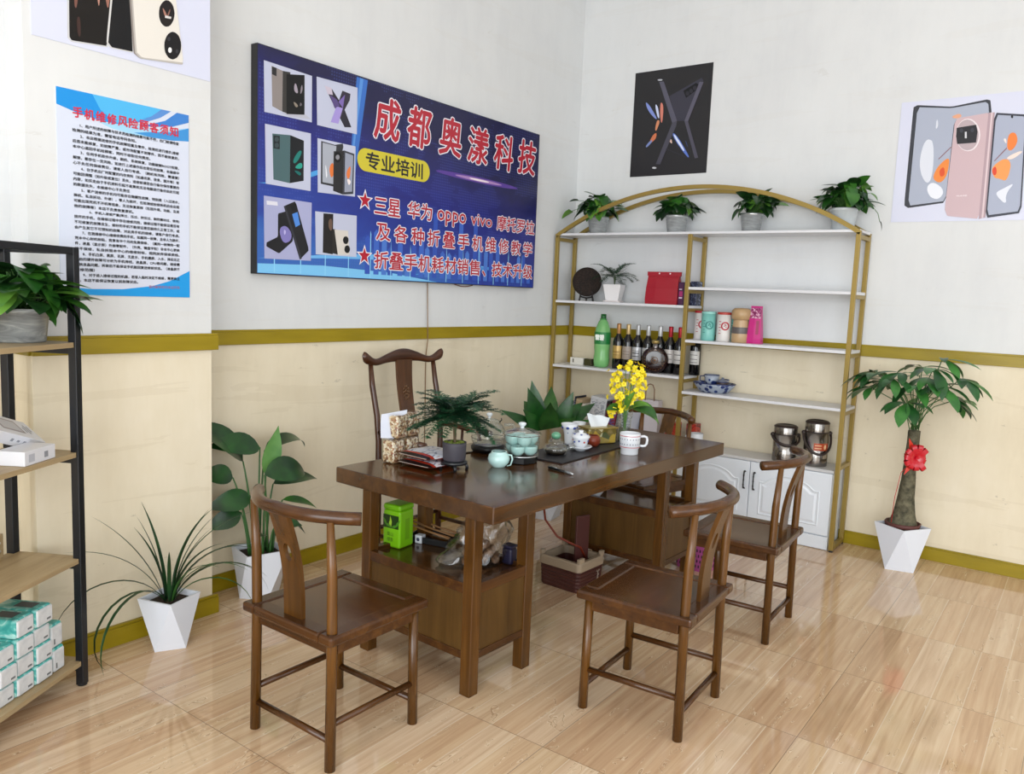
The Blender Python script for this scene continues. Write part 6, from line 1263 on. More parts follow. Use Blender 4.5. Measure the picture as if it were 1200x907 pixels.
    em.build('emblem', mat('#a89a8c', 0.5), t)
    o = MB().tube([(-1.86, -1.05, 0.44), (-1.90, -1.10, 0.33), (-1.885, -1.17, 0.25), (-1.84, -1.23, 0.215), (-1.795, -1.26, 0.19), (-1.765, -1.275, 0.13)], 0.006, 0, 8).build('drain_hose', mat('#7a2a10', 0.45)); tag(o, 'thin orange hose curving from below the tabletop into the dark red bin', 'hose')  # orange darkened: the shade under the tabletop is put into the colour
    o = MB().span((-0.035, -0.02, 0), (0.035, 0.02, 0.06), 0, 0.004).build('plug_adapter', mat('#141416', 0.5)); tag(o, 'small black box hanging under the tabletop above the dark red bin', 'adapter', None, (-1.875, -1.02, 0.634), TA)
    o = MB().tube([(-1.875, -1.02, 0.6945), (-1.875, -1.02, 0.69)], 0.004, 0, 6)
    # pink perforated basket
    pk = new('pink_plastic', 0.4); pv = pk.add('ShaderNodeTexVoronoi'); pv.inputs['Scale'].default_value = 46; pv.inputs['Randomness'].default_value = 0.0; pk.link(pk.coords('Object', (1, 1, 0.8), (0, 0, 0)), pv.inputs['Vector'])
    t = thing('pink_basket', 'pink plastic basket with rows of holes on the floor beside the far pedestal', 'basket', (-1.065, -1.635, 0), TA)
    pm_ = mat('#b0528e', 0.4); hole = mat('#3a1c30', 0.6)
    vs, fs = loft([(rbox(0.13, 0.095), 0.0), (rbox(0.145, 0.11), 0.15), (rbox(0.141, 0.106), 0.15), (rbox(0.127, 0.092), 0.01)]); fs.append(tuple(72 + i for i in range(24)))
    bm_ = MB().add(vs, fs); bm_.build('body', pm_, t)
    vs, fs = loft([(rbox(0.143, 0.108), 0.15), (rbox(0.152, 0.117), 0.15), (rbox(0.152, 0.117), 0.164), (rbox(0.141, 0.106), 0.164), (rbox(0.141, 0.106), 0.15)], False); MB().add(vs, fs).build('rim', pm_, t)
    hm = MB()
    for r in range(4):
        z = 0.03 + r * 0.031; g = 0.015 * z / 0.15
        for i in range(10):
            y = -0.085 + 0.019 * i + (0.0095 if r % 2 else 0)
            if abs(y) < 0.09: hm.box((-0.1305 - g, y, z), (0.002, 0.008, 0.016), 0, 0)
        for i in range(14):
            x = -0.12 + 0.0185 * i + (0.009 if r % 2 else 0)
            if abs(x) < 0.122: hm.box((x, -0.0955 - g, z), (0.008, 0.002, 0.016), 0, 0)
    hm.build('holes', hole, t)
decks()

# ================================================================ things on the gold shelf
def shelf_things():
    x0 = -0.155; Z2, Z3 = 1.471, 0.989; R3, R4, CT = 1.242, 0.892, 0.505
    # pressed tea cake on a little black stand
    t = thing('tea_cake', 'round dark pressed tea cake upright on a small black stand', 'tea', (x0, -0.228, Z2), radians(32))
    m = MB(); m.lathe([(0, -0.012), (0.085, -0.012), (0.106, -0.006), (0.109, 0), (0.106, 0.006), (0.085, 0.012), (0.03, 0.011), (0, 0.007)], n=36)
    o = m.build('cake', speck('pressed_tea', '#0d0907', '#2e211a', 130, 0.85), t); o.matrix_local = Matrix.Translation((-0.012, 0, 0.142)) @ Matrix.Rotation(radians(-90 + 8), 4, 'Y')
    s = MB(); bk = mat('#100d0c', 0.45)
    for sy in (-1, 1):
        s.tube([(-0.045, sy * 0.052, 0), (-0.032, sy * 0.046, 0.03), (-0.022, sy * 0.042, 0.055), (-0.038, sy * 0.04, 0.068)], [0.007, 0.006, 0.007, 0.004], 0, 8)
        s.tube([(0.04, sy * 0.05, 0), (0.02, sy * 0.045, 0.04), (0.016, sy * 0.042, 0.14)], [0.007, 0.006, 0.005], 0, 8)
        s.tube([(-0.03, sy * 0.045, 0.032), (0.025, sy * 0.045, 0.032)], 0.005, 0, 8)
    s.tube([(-0.03, -0.045, 0.032), (-0.03, 0, 0.022), (-0.03, 0.045, 0.032)], 0.006, 0, 8); s.tube([(-0.032, 0, 0.022), (-0.04, 0, 0)], 0.006, 0, 8)
    s.build('stand', bk, t)
    # red bag
    t = thing('red_bag', 'red paper bag with two white dots on its folded top, on the gold shelf', 'bag', (x0, -0.856, Z2), radians(-90 + 3))
    N = 10; secs = []
    for k, (w, d, z) in enumerate(((0.118, 0.042, 0), (0.120, 0.044, 0.03), (0.118, 0.036, 0.11), (0.115, 0.020, 0.18), (0.116, 0.012, 0.196), (0.124, 0.009, 0.198), (0.126, 0.006, 0.226))):
        secs.append([(-w, -d, z), (-w * 0.4, -d * 1.12, z), (w * 0.4, -d * 1.08, z), (w, -d, z), (w, d, z), (-w, d, z)])
    vs = [p for q in secs for p in q]; fs = [(r * 6 + i, r * 6 + (i + 1) % 6, (r + 1) * 6 + (i + 1) % 6, (r + 1) * 6 + i) for r in range(6) for i in range(6)] + [tuple(range(6)), tuple(36 + i for i in range(6))]
    MB().add(vs, fs).build('bag', mat('#9c0f22', 0.42), t)
    d = MB()
    for x in (-0.035, 0.045): d.sphere((x, -0.0075, 0.214), 0.0065, 0, 8, 6, (1, 0.4, 1))
    d.build('string_knot', mat('#e8dcdc', 0.5), t)
    M = Matrix(((1, 0, 0, -0.005), (0, 0, -1, -0.0415), (0, 1, 0, 0.125), (0, 0, 0, 1)))
    # purple box and the navy boxes behind the middle post
    t = thing('purple_box', 'purple and black box beside the red bag on the gold shelf', 'box', (x0 + 0.02, -1.015, Z2), radians(-90))
    MB().box((0, 0, 0.079), (0.075, 0.085, 0.158), 0, 0.002).build('body', mat('#2a1030', 0.35), t)
    p = MB()
    for i, (a, b, z0, z1, c) in enumerate(((-0.034, 0.0, 0.005, 0.153, 0), (-0.030, -0.004, 0.06, 0.095, 1), (-0.03, -0.006, 0.045, 0.055, 2), (-0.03, -0.01, 0.105, 0.112, 2))): p.add([(a, -0.0428 - 0.0002 * i, z0), (b, -0.0428 - 0.0002 * i, z0), (b, -0.0428 - 0.0002 * i, z1), (a, -0.0428 - 0.0002 * i, z1)], [(0, 1, 2, 3)], c)
    p.build('printed_front', [mat('#4a1440', 0.35), mat('#a8286a', 0.35), mat('#d8c8d8', 0.35)], t)
    nb = new('navy_pattern', 0.35); nn = nb.noise(nb.coords('Object', (1, 6, 1.5)), 16, 2, 0.5, 2.0); nb.link(nb.ramp(nn, [(0.4, '#151a30'), (0.55, '#2a3354'), (0.64, '#8f98ae'), (0.72, '#20263e')]), nb.b.inputs['Base Color'])
    for y, z, h, lab in ((-1.045, Z2, 0.115, 'navy patterned box on the gold shelf behind the middle post, lower one of two'), (-1.05, Z2 + 0.1155, 0.05, 'flat navy patterned box on top of another navy box behind the middle gold post')):
        o = MB().box((0, 0, h / 2), (0.075, 0.055, h), 0, 0.002); o = o.build('navy_box', nb.m); tag(o, lab, 'box', 'navy boxes', (x0 + 0.075 - 0.02, y - 0.025, z), 0)
    # small boxes and the soda bottle
    t = tag(MB().box((0, 0, 0.027), (0.045, 0.115, 0.054), 0, 0.002).build('white_box', mat('#dcdad2', 0.4)), 'small white box at the left end of the bottle board of the gold shelf', 'box', None, (x0, -0.185, Z3), 0)
    MB().add([(-0.0228, 0.035, 0.016), (-0.0228, 0.025, 0.016), (-0.0228, 0.025, 0.044), (-0.0228, 0.035, 0.044)], [(0, 1, 2, 3)]).build('mark', mat('#4a463a', 0.5), t)
    tag(MB().box((0, 0, 0.026), (0.045, 0.065, 0.052), 0, 0.003).build('olive_box', mat('#34330f', 0.4)), 'small dark olive box between the white box and the green soda bottle', 'box', None, (x0, -0.282, Z3), 0)
    t = thing('soda_bottle', 'big green plastic soda bottle with a green and white label on the gold shelf', 'bottle', (x0 - 0.01, -0.392, Z3))
    gb = new('green_plastic', 0.12, 0.6); gb.b.inputs['Base Color'].default_value = (*lin('#8fd688'), 1); gb.b.inputs['Transmission Weight'].default_value = 0.35; gb = gb.m
    MB().lathe([(0, 0.004), (0.04, 0.0), (0.054, 0.010), (0.058, 0.035), (0.060, 0.06), (0.055, 0.11), (0.059, 0.15), (0.060, 0.25), (0.052, 0.29), (0.035, 0.335), (0.020, 0.355), (0.017, 0.372)], n=28).build('body', gb, t)
    MB().lathe([(0, 0.36), (0.020, 0.36), (0.021, 0.366), (0.0195, 0.392), (0, 0.393)], n=18).build('cap', mat('#135c26', 0.35), t)
    MB().lathe([(0.026, 0.352), (0.029, 0.355), (0.026, 0.358)], n=18).build('neck_ring', mat('#2a8a3a', 0.3), t)
    MB().lathe([(0.0605, 0.172), (0.0608, 0.174), (0.0608, 0.258), (0.0600, 0.26)], n=28).build('label', mat('#1c7a3a', 0.35), t)
    MB().lathe([(0.0612, 0.208), (0.0615, 0.209), (0.0615, 0.240), (0.0612, 0.241)], n=10, a0=radians(172), a1=radians(222)).build('label_patch', mat('#2a8f4a', 0.35), t)
    a = radians(190); M = Matrix.Rotation(a - pi, 4, 'Z') @ Matrix(((0, 0, -1, -0.0625), (-1, 0, 0, 0), (0, 1, 0, 0.222), (0, 0, 0, 1))); text('label_lettering', '雪碧', t, M, 0.066, 0.040, mat('#eef4ee', 0.4), 0.05)
    # wine bottles
    dk = mat('#0b0a0c', 0.08, 0, 0.6)
    def wine(y, dx, cap, lab, text_, lcol2, label):
        t = thing('wine_bottle', label, 'bottle', (x0 + dx, y, Z3), 0, 'wine bottles on the gold shelf')
        MB().lathe([(0, 0), (0.036, 0), (0.0385, 0.004), (0.0385, 0.195), (0.034, 0.218), (0.018, 0.245), (0.0145, 0.262), (0.0145, 0.300), (0.0155, 0.312), (0, 0.312)], n=26).build('body', dk, t)
        MB().lathe([(0.0152, 0.248), (0.0157, 0.250), (0.0160, 0.300), (0.0165, 0.310), (0.0165, 0.326), (0.014, 0.330), (0, 0.330)], n=18).build('capsule', mat(cap, 0.3, 0.4), t)
        MB().lathe([(0.0388, 0.075), (0.0391, 0.076), (0.0391, 0.168), (0.0388, 0.169)], n=18, a0=radians(110), a1=radians(250)).build('label', mat(lab, 0.35, 0.35 if lab in ('#b89a5a', '#b9babd') else 0), t)
        b = MB()
        for z0, z1 in text_: b.lathe([(0.0394, z0), (0.0394, z1)], n=12, a0=radians(145), a1=radians(225))
        b.build('label_stripe', mat(lcol2, 0.4), t)
    wine(-0.521, 0, '#a87a4a', '#b89a5a', ((0.10, 0.104), (0.12, 0.128)), '#8a6a34', 'dark wine bottle with a copper cap and gold label, leftmost in the bottle row')
    wine(-0.600, 0, '#c2a878', '#9c8f84', ((0.11, 0.114), (0.13, 0.134)), '#75665c', 'dark wine bottle with a pale gold cap and brownish grey label')
    wine(-0.679, 0, '#b4b6b8', '#b9babd', ((0.10, 0.106), (0.122, 0.13), (0.14, 0.144)), '#4a4a50', 'silver capped wine bottle with a silver label, first of the silver three from the left')
    wine(-0.760, 0, '#b4b6b8', '#b9babd', ((0.10, 0.106), (0.122, 0.13), (0.14, 0.144)), '#4a4a50', 'silver capped wine bottle in the middle of the silver three')
    wine(-0.846, 0.015, '#b9bbbd', '#b9babd', ((0.10, 0.106), (0.122, 0.13), (0.14, 0.144)), '#4a4a50', 'silver capped wine bottle just behind the round brandy bottle')
    wine(-0.926, 0.015, '#a01424', '#c9c4c0', ((0.10, 0.104), (0.135, 0.14)), '#5a5450', 'red capped wine bottle just right of the round brandy bottle')
    wine(-1.006, 0.0, '#a01424', '#c9c6c2', ((0.10, 0.104), (0.135, 0.14)), '#4a4a4a', 'red capped wine bottle left of the middle gold post')
    wine(-1.092, 0.075, '#8a1422', '#cfccc8', ((0.088, 0.092), (0.11, 0.114), (0.14, 0.144)), '#4a4a4a', 'red capped wine bottle seen to the right of the middle gold post')
    t = thing('brandy_bottle', 'flat round dark brandy bottle with a gold stopper in front of the wine bottles', 'bottle', (x0 - 0.085, -0.862, Z3), radians(26))
    m = MB(); m.lathe([(0, -0.022), (0.060, -0.022), (0.086, -0.016), (0.094, 0), (0.086, 0.016), (0.060, 0.022), (0, 0.022)], n=36)
    o = m.build('body', mat('#1e0806', 0.12, 0, 0.6), t); o.matrix_local = Matrix.Translation((0, 0, 0.094)) @ Matrix.Rotation(radians(90), 4, 'Y')
    MB().lathe([(0.024, 0.160), (0.017, 0.175), (0.015, 0.205), (0.018, 0.208)], n=16).build('neck', mat('#8a8484', 0.15, 0.5), t)
    MB().lathe([(0, 0.206), (0.018, 0.206), (0.027, 0.214), (0.028, 0.226), (0.020, 0.232), (0, 0.233)], n=16).build('stopper', mat('#a8925a', 0.3, 0.6), t)
    r = MB()
    for i in range(22):
        a = 2 * pi * i / 22; r.sphere((-0.0185, 0.070 * cos(a), 0.094 + 0.070 * sin(a)), 0.0032, 0, 6, 4)
    for i in range(12):
        a = 2 * pi * i / 12; r.tube([(-0.0225, 0.022 * cos(a), 0.094 + 0.022 * sin(a)), (-0.0225, 0.022 * cos(a + 2 * pi / 12), 0.094 + 0.022 * sin(a + 2 * pi / 12))], 0.002, 0, 5)
    for a in (0, pi / 4, pi / 2, 3 * pi / 4): r.tube([(-0.0225, 0.016 * cos(a), 0.094 + 0.016 * sin(a)), (-0.0225, -0.016 * cos(a), 0.094 - 0.016 * sin(a))], 0.0015, 0, 5)
    r.build('medallion', mat('#8a6238', 0.35, 0.5), t)
    # canisters, coffee jar, pink pouch
    def can(y, dx, col, top, ringc, h, label):
        t = thing('canister', label, 'canister', (x0 + dx, y, R3), 0, 'canisters on the gold shelf')
        MB().lathe([(0, 0), (0.046, 0), (0.0475, 0.003), (0.0475, h - 0.014), (0, h - 0.014)], n=28).build('body', mat(col, 0.35), t)
        MB().lathe([(0.0478, h - 0.016), (0.0485, h - 0.014), (0.0485, h - 0.002), (0.046, h), (0, h)], n=28).build('lid', mat(top, 0.3), t)
        g = MB()
        for i in range(16):
            b0, b1 = 2 * pi * i / 16, 2 * pi * (i + 1) / 16
            for ra, rb in ((0.019, 0.029),):
                q = []
                for r_, b in ((ra, b0), (rb, b0), (rb, b1), (ra, b1)):
                    u, z = r_ * cos(b), r_ * sin(b); th = pi + 0.55 + u / 0.048; q.append((0.0482 * cos(th), 0.0482 * sin(th), h * 0.53 + z))
                g.add(q, [(0, 1, 2, 3)])
        for u, z in ((-0.006, 0.0), (0.004, 0.006), (0.006, -0.006), (-0.002, 0.010)):
            th = pi + 0.55 + u / 0.048; g.sphere((0.0478 * cos(th), 0.0478 * sin(th), h * 0.53 + z), 0.004, 0, 6, 5)
        for k in range(5): th = pi - 0.2; g.box((0.0478 * cos(th), 0.0478 * sin(th), h * (0.28 + 0.1 * k)), (0.0016, 0.010 if k % 2 else 0.016, 0.004), 0, 0, th)
        g.build('ring_logo', mat(ringc, 0.4), t)
    can(-1.140, 0.03, '#d8d4d4', '#a8202c', '#a81c30', 0.198, 'white canister with a red lid half behind the middle gold post')
    can(-1.212, -0.02, '#79bdb4', '#8fcac2', '#2f7f78', 0.196, 'mint green canister on the gold shelf')
    can(-1.318, -0.01, '#dad6d3', '#b0382e', '#a81c30', 0.195, 'white canister with a dark red rim right of the mint green one')
    can(-1.375, 0.055, '#79bdb4', '#8fcac2', '#1f6a58', 0.185, 'mint canister mostly hidden behind the white canister and the brown jar')
    t = thing('coffee_jar', 'light brown jar with a bulging lid and a grey band on the gold shelf', 'jar', (x0 - 0.005, -1.432, R3))
    MB().lathe([(0, 0), (0.054, 0), (0.057, 0.004), (0.058, 0.05), (0.054, 0.10), (0.050, 0.145), (0.050, 0.150), (0, 0.150)], n=28, bands=[0, 0, 0, 0, 0, 0, 0]).build('body', mat('#b89a74', 0.35), t)
    MB().lathe([(0.0583, 0.060), (0.0588, 0.062), (0.0565, 0.100), (0.0560, 0.102)], n=28).build('band', mat('#5c5654', 0.4), t)
    MB().lathe([(0.052, 0.150), (0.061, 0.156), (0.066, 0.185), (0.064, 0.210), (0.048, 0.226), (0, 0.228)], n=28).build('lid', mat('#b5966e', 0.35), t)
    t = thing('pink_pouch', 'tall bright pink snack pouch standing on the gold shelf', 'pouch', (x0, -1.530, R3), radians(-90))
    secs = [(0.048, 0.024, 0.0), (0.046, 0.026, 0.03), (0.040, 0.024, 0.12), (0.036, 0.018, 0.18), (0.036, 0.006, 0.225), (0.038, 0.003, 0.245)]; vs = []
    for w, d, z in secs: vs += [(-w, -d, z), (0, -d * 1.2, z), (w, -d, z), (w, d, z), (0, d * 1.2, z), (-w, d, z)]
    fs = [(r * 6 + i, r * 6 + (i + 1) % 6, (r + 1) * 6 + (i + 1) % 6, (r + 1) * 6 + i) for r in range(5) for i in range(6)] + [tuple(range(6)), tuple(30 + i for i in range(6))]
    MB().add(vs, fs).build('pouch', mat('#c4287e', 0.3), t)
    b = MB(); sp = new('pouch_top', 0.35); sp.link(sp.ramp(sp.noise(sp.coords('Object', (1, 1, 1)), 60, 3, 0.6, 1.0), [(0.4, '#7a1a52'), (0.5, '#a83a78'), (0.6, '#d8b0c4')]), sp.b.inputs['Base Color'])
    b.add([(-0.0362, -0.0213, 0.165), (0.0, -0.0262, 0.165), (0.0362, -0.0213, 0.165), (-0.0368, -0.0075, 0.232), (0, -0.0088, 0.232), (0.0368, -0.0075, 0.232)], [(0, 1, 4, 3), (1, 2, 5, 4)]); b.build('printed_top', sp.m, t)
    MB().add([(0.012, -0.0300, 0.06), (0.030, -0.0285, 0.06), (0.030, -0.0262, 0.15), (0.012, -0.0285, 0.15)], [(0, 1, 2, 3)]).build('printed_panel', mat('#9c3a5c', 0.4), t)
    # blue and white porcelain tea set on its tray
    bw = new('blue_porcelain', 0.2); v = bw.add('ShaderNodeTexVoronoi'); v.inputs['Scale'].default_value = 26; bw.link(bw.coords('Object'), v.inputs['Vector'])
    bw.link(bw.ramp(v.outputs['Distance'], [(0.0, '#1c2a5c'), (0.38, '#22346c'), (0.46, '#98a2b2'), (1, '#a6aebb')]), bw.b.inputs['Base Color']); bw = bw.m
    t = thing('porcelain_tray', 'oval blue and white porcelain tray bowl on the lower right board of the gold shelf', 'tray', (x0, -1.275, R4))
    MB().lathe([(0, 0), (0.085, 0), (0.10, 0.006), (0.135, 0.045), (0.146, 0.062), (0.140, 0.064), (0.105, 0.05), (0, 0.048)], n=36, sx=0.75, sy=1.0).build('bowl', bw, t)
    MB().lathe([(0.146, 0.060), (0.148, 0.064), (0.146, 0.067), (0.140, 0.066)], n=36, sx=0.75, sy=1.0).build('blue_rim', mat('#26305a', 0.3), t)
    def pcup(nm, p, r, h, lab, cat, handle=False, lid=None, m=None):
        t = thing(nm, lab, cat, (x0 + p[0], -1.275 + p[1], R4 + 0.049))
        MB().lathe([(0, 0), (r * 0.6, 0), (r * 0.85, h * 0.25), (r, h), (r * 0.94, h), (r * 0.7, h * 0.3), (0, h * 0.15)], n=22).build('body', m or bw, t)
        MB().lathe([(r * 0.99, h - 0.003), (r * 1.03, h), (r * 0.97, h + 0.002)], n=22).build('rim', mat('#26305a', 0.3), t)
        if handle: MB().tube([(-0.01, r * 0.95, h * 0.85), (-0.012, r * 1.5, h * 0.8), (-0.012, r * 1.5, h * 0.35), (-0.01, r * 0.8, h * 0.25)], 0.0045, 0, 8).build('handle', mat('#3a4468', 0.3), t)
        if lid: MB().lathe([(r * 0.98, h), (r * 0.7, h + 0.012), (0.008, h + 0.018), (0.010, h + 0.028), (0, h + 0.030)], n=20).build('lid', lid, t)
    bz = mat('#3a2a26', 0.35)
    pcup('porcelain_cup', (0.01, 0.025), 0.052, 0.068, 'blue and white porcelain cup with a handle standing on the porcelain tray', 'cup', True)
    pcup('small_teapot', (-0.02, -0.065), 0.040, 0.030, 'small dark lidded tea bowl on the right of the porcelain tray', 'bowl', False, mat('#6a7080', 0.3), bz)
    pcup('small_bowl', (-0.045, 0.085), 0.036, 0.020, 'small dark rimmed bowl at the left end of the porcelain tray', 'bowl', False, None, bw)
    pcup('small_cup', (0.045, -0.055), 0.030, 0.040, 'pale small cup behind the dark lidded tea bowl on the porcelain tray', 'cup', False, None, bw)
    # thermal pots and mug on the cabinet
    ss = mat('#8c8782', 0.2, 0.95); brn = mat('#2b1f1c', 0.4)
    def pot(y, dx, h, label, low, sticker):
        t = thing('thermal_pot', label, 'thermos', (x0 + dx, y, CT + 0.0005), 0, 'steel thermal pots'); r = 0.074
        MB().lathe([(0, 0), (r * 0.97, 0), (r, 0.006), (r, h * 0.745), (0, h * 0.745)], n=36).build('body', ss, t)
        MB().lathe([(r * 1.0, h * 0.745), (r * 1.02, h * 0.755), (r * 1.0, h * 0.765)], n=36).build('seam_ring', brn, t)
        l = MB().lathe([(r * 0.985, h * 0.765), (r * 0.985, h * 0.94), (r * 0.95, h * 0.965), (0, h * 0.965)], n=36).build('lid', ss, t)
        MB().lathe([(r * 0.99, h * 0.938), (r * 0.985, h * 0.96), (r * 0.86, h * 0.99), (r * 0.72, h), (r * 0.66, h * 0.985), (0, h * 0.98)], n=36).build('lid_cap', brn, l)
        hd = MB(); n = 16; zt = h * 0.72; pts = []
        sd = Vector((0.55, -0.83, 0)); fw = Vector((-0.83, -0.55, 0))
        for i in range(n + 1): a = pi * i / n; pts.append(sd * (-(r + 0.012) * cos(a)) + fw * (r + 0.014) * sin(a) * (1.0) + Vector((0, 0, zt - (low) * sin(a) ** 0.8)))
        hd.tube(pts, 0.0075, 0, 8, sq=1.2)
        for s in (-1, 1): hd.sphere(sd * s * (r + 0.008) + Vector((0, 0, zt)), 0.014, 0, 10, 8)
        hd.build('carry_handle', brn, t)
        if sticker:
            a0, a1 = radians(185), radians(262); MB().lathe([(r + 0.0006, h * 0.36), (r + 0.0008, h * 0.52)], n=14, a0=a0, a1=a1).build('sticker', mat('#a8401c', 0.35), t)
            q = MB()
            for k in range(8): aa = radians(240) + 0.12 * cos(2 * pi * k / 8); bb = radians(240) + 0.12 * cos(2 * pi * (k + 1) / 8); q.add([((r + 0.0016) * cos(c), (r + 0.0016) * sin(c), h * 0.44 + f * h * 0.06) for c, f in ((aa, sin(2 * pi * k / 8)), (bb, sin(2 * pi * (k + 1) / 8)), (radians(240), 0.0))], [(0, 1, 2)])
            for zz in (0.40, 0.46): q.lathe([(r + 0.0016, h * zz), (r + 0.0016, h * (zz + 0.02))], n=6, a0=radians(190), a1=radians(222))
            q.build('sticker_print', mat('#e0b48a', 0.4), t)
    pot(-1.790, -0.035, 0.235, 'shorter steel thermal pot on the white cabinet, left of the two', 0.055, False)
    pot(-1.978, -0.015, 0.285, 'taller steel thermal pot with an orange sticker on the white cabinet', 0.125, True)
    t = thing('white_mug', 'plain white mug at the left end of the white cabinet top', 'mug', (x0 - 0.05, -1.195, CT + 0.0005))
    MB().lathe([(0, 0), (0.040, 0), (0.043, 0.004), (0.044, 0.098), (0.041, 0.100), (0.040, 0.01), (0, 0.008)], n=28).build('body', PORC, t)
    MB().tube([(-0.02, 0.038, 0.08), (-0.028, 0.066, 0.078), (-0.028, 0.070, 0.045), (-0.02, 0.040, 0.025)], 0.005, 0, 8).build('handle', PORC, t)
    # red gift boxes behind the far chair, and a paper carrier bag
    rp = new('red_print', 0.35); nn = rp.noise(rp.coords('Object', (1, 1, 3)), 18, 2, 0.5, 1.0); rp.link(rp.ramp(nn, [(0.42, '#5a0f12'), (0.5, '#a01c1c'), (0.62, '#c0442c')]), rp.b.inputs['Base Color'])
    for y, lab in ((-1.005, 'red patterned gift box behind the dark chair, left of the middle gold post'), (-1.132, 'red patterned gift box behind the dark chair, right of the middle gold post')):
        o = MB().box((0, 0, 0.075), (0.09, 0.085 if y > -1.1 else 0.07, 0.15), 0, 0.003).build('gift_box', rp.m); tag(o, lab, 'box', 'red gift boxes', (-0.175 if y > -1.1 else -0.12, y, CT + 0.0005), 0)
    t = thing('paper_bag', 'pale paper carrier bag with a brown handle standing on the cabinet behind the yellow flowers', 'bag', (-0.12, -0.80, CT + 0.0005), radians(-90))
    MB().box((0, 0, 0.14), (0.14, 0.07, 0.28), 0, 0.003).build('bag', mat('#cfc8cc', 0.6), t)
    MB().tube([(-0.035, -0.034, 0.275), (-0.033, -0.034, 0.36), (-0.018, -0.034, 0.39), (0.0, -0.034, 0.395), (0.018, -0.034, 0.39), (0.033, -0.034, 0.36), (0.035, -0.034, 0.275)], 0.0045, 0, 8).build('handle', mat('#8f7058', 0.6), t)
    # the row of books and magazines
    bk = [(0.020, 0.215, '#c9c6c0', '#8f949c', 'grey magazine with a pale cover, leftmost in the book row'), (0.018, 0.20, '#b9bcc4', '#6f7a90', 'bluish grey magazine, second from the left in the book row'), (0.012, 0.255, '#1d2436', '#8a92a8', 'thin navy book standing taller near the left of the book row'),
          (0.055, 0.235, '#b59f80', '#a48c6a', 'tan cardboard folder in the book row'), (0.030, 0.205, '#d0ccc4', '#9a948a', 'cream booklet with faint print in the book row'), (0.030, 0.20, '#c6c2ba', '#8a8580', 'off-white booklet beside the cream one in the book row'),
          (0.135, 0.262, '#c9ccd2', '#8f96a4', 'thick white catalogue with dense print, widest in the book row'), (0.030, 0.25, '#15161c', '#6a2230', 'black book with a dark red edge in the book row'), (0.055, 0.258, '#7c2230', '#3f5a9a', 'red and blue magazine in the book row'),
          (0.040, 0.26, '#8c8a86', '#5a5a5c', 'grey book right of the red and blue magazine'), (0.022, 0.255, '#55585c', '#a9a9a6', 'dark grey slim book toward the right of the book row'), (0.060, 0.262, '#c2c6d0', '#8a90a0', 'pale blue-grey folder at the right end of the book row')]
    y = -0.150
    for i, (w, h, c, c2, lab) in enumerate(bk):
        lean = radians(7 if i < 8 else 9); t = thing('book', lab, 'book', (-0.185, y - w / 2 - 0.012, CT + 0.0005 + 0.5 * w * sin(lean)), 0, 'books on the white cabinet')
        M = Matrix.Rotation(lean, 4, 'X')
        MB().box((0, 0, h / 2), (0.15, w - 0.002, h), 0, 0.0015, 0, M).build('cover', mat(c, 0.45), t)
        tx = new('spine_print_%d' % i, 0.45); nn = tx.noise(tx.coords('Object', (1, 1.0, 2.2)), 40, 3, 0.6); tx.link(tx.ramp(nn, [(0.48, c), (0.56, c2)]), tx.b.inputs['Base Color'])
        p = MB(); p.add([M @ Vector(q) for q in ((-0.0755, w * 0.42, h * 0.08), (-0.0755, -w * 0.42, h * 0.08), (-0.0755, -w * 0.42, h * 0.92), (-0.0755, w * 0.42, h * 0.92))], [(0, 1, 2, 3)]); p.build('spine_print', tx.m, t)
        y -= w / cos(lean) + 0.003
shelf_things()

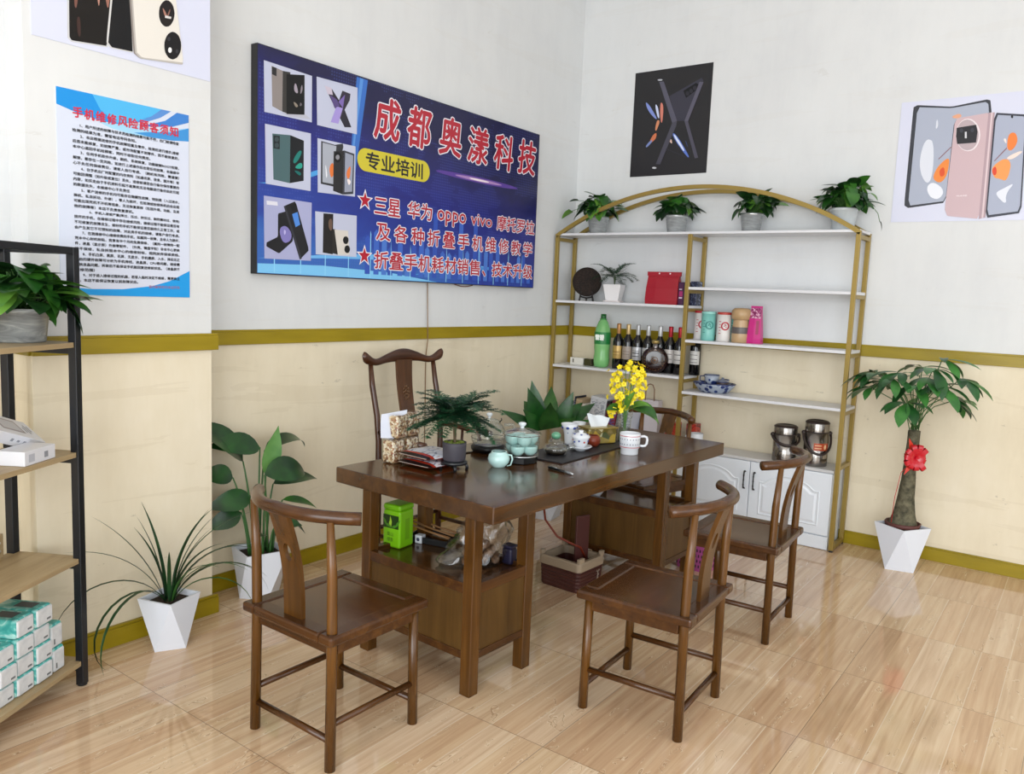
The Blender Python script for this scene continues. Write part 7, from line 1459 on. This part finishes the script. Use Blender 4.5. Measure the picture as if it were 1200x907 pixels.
# ================================================================ things on the black rack
def rack_things():
    # facial tissue packs: printed teal film, white ends
    te = new('teal_film', 0.3, 0.4); nn = te.noise(te.coords('Object', (1, 1, 1)), 20, 3, 0.6, 0.8); te.link(te.ramp(nn, [(0.36, '#3aa09c'), (0.5, '#57b8b2'), (0.6, '#a8dcd6')]), te.b.inputs['Base Color'])
    we = new('white_film', 0.4, 0.4); n2 = we.noise(we.coords('Object', (1, 1, 1)), 28, 3); we.link(we.ramp(n2, [(0.3, '#ccd0d4'), (0.7, '#e6e8ea')]), we.b.inputs['Base Color'])
    def pack():
        t = thing('tissue_pack', 'x', 'tissue pack', (0, 0, 0), 0, 'tissue packs on the bottom board of the rack')
        # local: end faces -y, body runs to +y ; origin at bottom centre of the front end
        MB().box((0, 0.087, 0.033), (0.086, 0.17, 0.066), 0, 0.009, seg=3).build('pack', te.m, t)
        e = MB(); e.box((0.003, 0.0035, 0.0315), (0.076, 0.013, 0.058), 0, 0.005, seg=2); e.build('white_end', we.m, t)
        MB().span((0.010, -0.0032, 0.014), (0.030, -0.0022, 0.021)).build('end_mark', mat('#6f7478', 0.5), t)
        lb = MB(); lb.add([(-0.020, 0.03, 0.0664), (0.025, 0.03, 0.0664), (0.025, 0.10, 0.0664), (-0.020, 0.10, 0.0664)], [(0, 1, 2, 3)]); lb.build('top_label', mat('#5a6064', 0.5), t)
        return t
    first = pack(); used = [False]
    ZB = 0.0985
    def put(a, b, z, lab, roll=False, yaw=0.0):
        p = RK(a, b, z)
        if not used[0]: o = first; used[0] = True; o.location = p; o['label'] = lab; o.rotation_euler = (0, 0, RA + yaw)
        else: o = dup(first, p, RA + yaw, lab)
        if roll: o.rotation_euler = (0, radians(90), RA); o.location = RK(a - 0.033, b, z + 0.043)
        return o
    rows = ('bottom', 'second', 'third', 'top')
    for c, a, n, nm in ((0, -0.185, 4, 'column beside the upright packs'), (1, -0.273, 4, 'middle column of the stack'), (2, -0.361, 3, 'leftmost column of the stack')):
        for k in range(n): put(a + (0.004 if k % 2 else -0.003), 0.035 + 0.004 * ((k * 7 + c) % 3), ZB + k * 0.0668, 'teal tissue pack lying %s in the %s' % (rows[k] if not (n == 3 and k == 2) else 'topmost', nm))
    put(-0.105, 0.040, ZB, 'teal tissue pack standing on edge at the right end, lower one', True)
    put(-0.105, 0.046, ZB + 0.0875, 'teal tissue pack standing on edge at the right end, upper one', True)
    # two white phone boxes
    wbx = mat('#dfe0e6', 0.35); gy = mat('#8f929a', 0.4)
    t = thing('phone_box', 'flat white phone box lying on the middle board of the black rack', 'box', RK(-0.205, 0.065, 0.8785), RA + 0.06)
    MB().box((0, 0, 0.024), (0.16, 0.10, 0.048), 0, 0.002).build('body', wbx, t)
    MB().span((0.020, -0.0506, 0.012), (0.040, -0.0502, 0.032)).build('end_label', gy, t)
    MB().span((-0.06, -0.0506, 0.010), (-0.03, -0.0502, 0.036)).build('end_label', mat('#b9bcc6', 0.4), t)
    t = thing('phone_box', 'white phone box with a printed phone outline, leaning on the flat white box', 'box', RK(-0.065, 0.130, 0.8785), RA)
    # long side runs to the left, its left end propped up; the printed face looks up and towards the room
    tl = Matrix.Rotation(radians(20), 4, 'Y') @ Matrix.Rotation(radians(33), 4, 'X') @ Matrix.Translation((0, 0.0, 0.0)); b = MB()
    b.box((-0.115, 0.06, 0.022), (0.23, 0.12, 0.044), 0, 0.002, 0, tl); b.build('body', wbx, t)
    q = MB(); q.box((-0.130, 0.064, 0.0444), (0.11, 0.072, 0.0006), 0, 0, 0, tl); q.box((-0.130, 0.064, 0.0448), (0.094, 0.056, 0.0006), 1, 0, 0, tl); q.build('phone_outline', [mat('#9a8f92', 0.4), mat('#c6c6cc', 0.4)], t)
    q = MB()
    for i, (x, w) in enumerate(((-0.205, 0.02), (-0.055, 0.03), (-0.040, 0.05), (-0.025, 0.03))): q.box((x, 0.05 + 0.006 * i, 0.0444), (0.006, w, 0.0006), 0, 0, 0, tl)
    for i in range(4): q.box((-0.06 - 0.03 * i, -0.0002, 0.022), (0.012, 0.0006, 0.008 + 0.003 * (i % 2)), 0, 0, 0, tl)
    q.build('fine_print', gy, t)
rack_things()
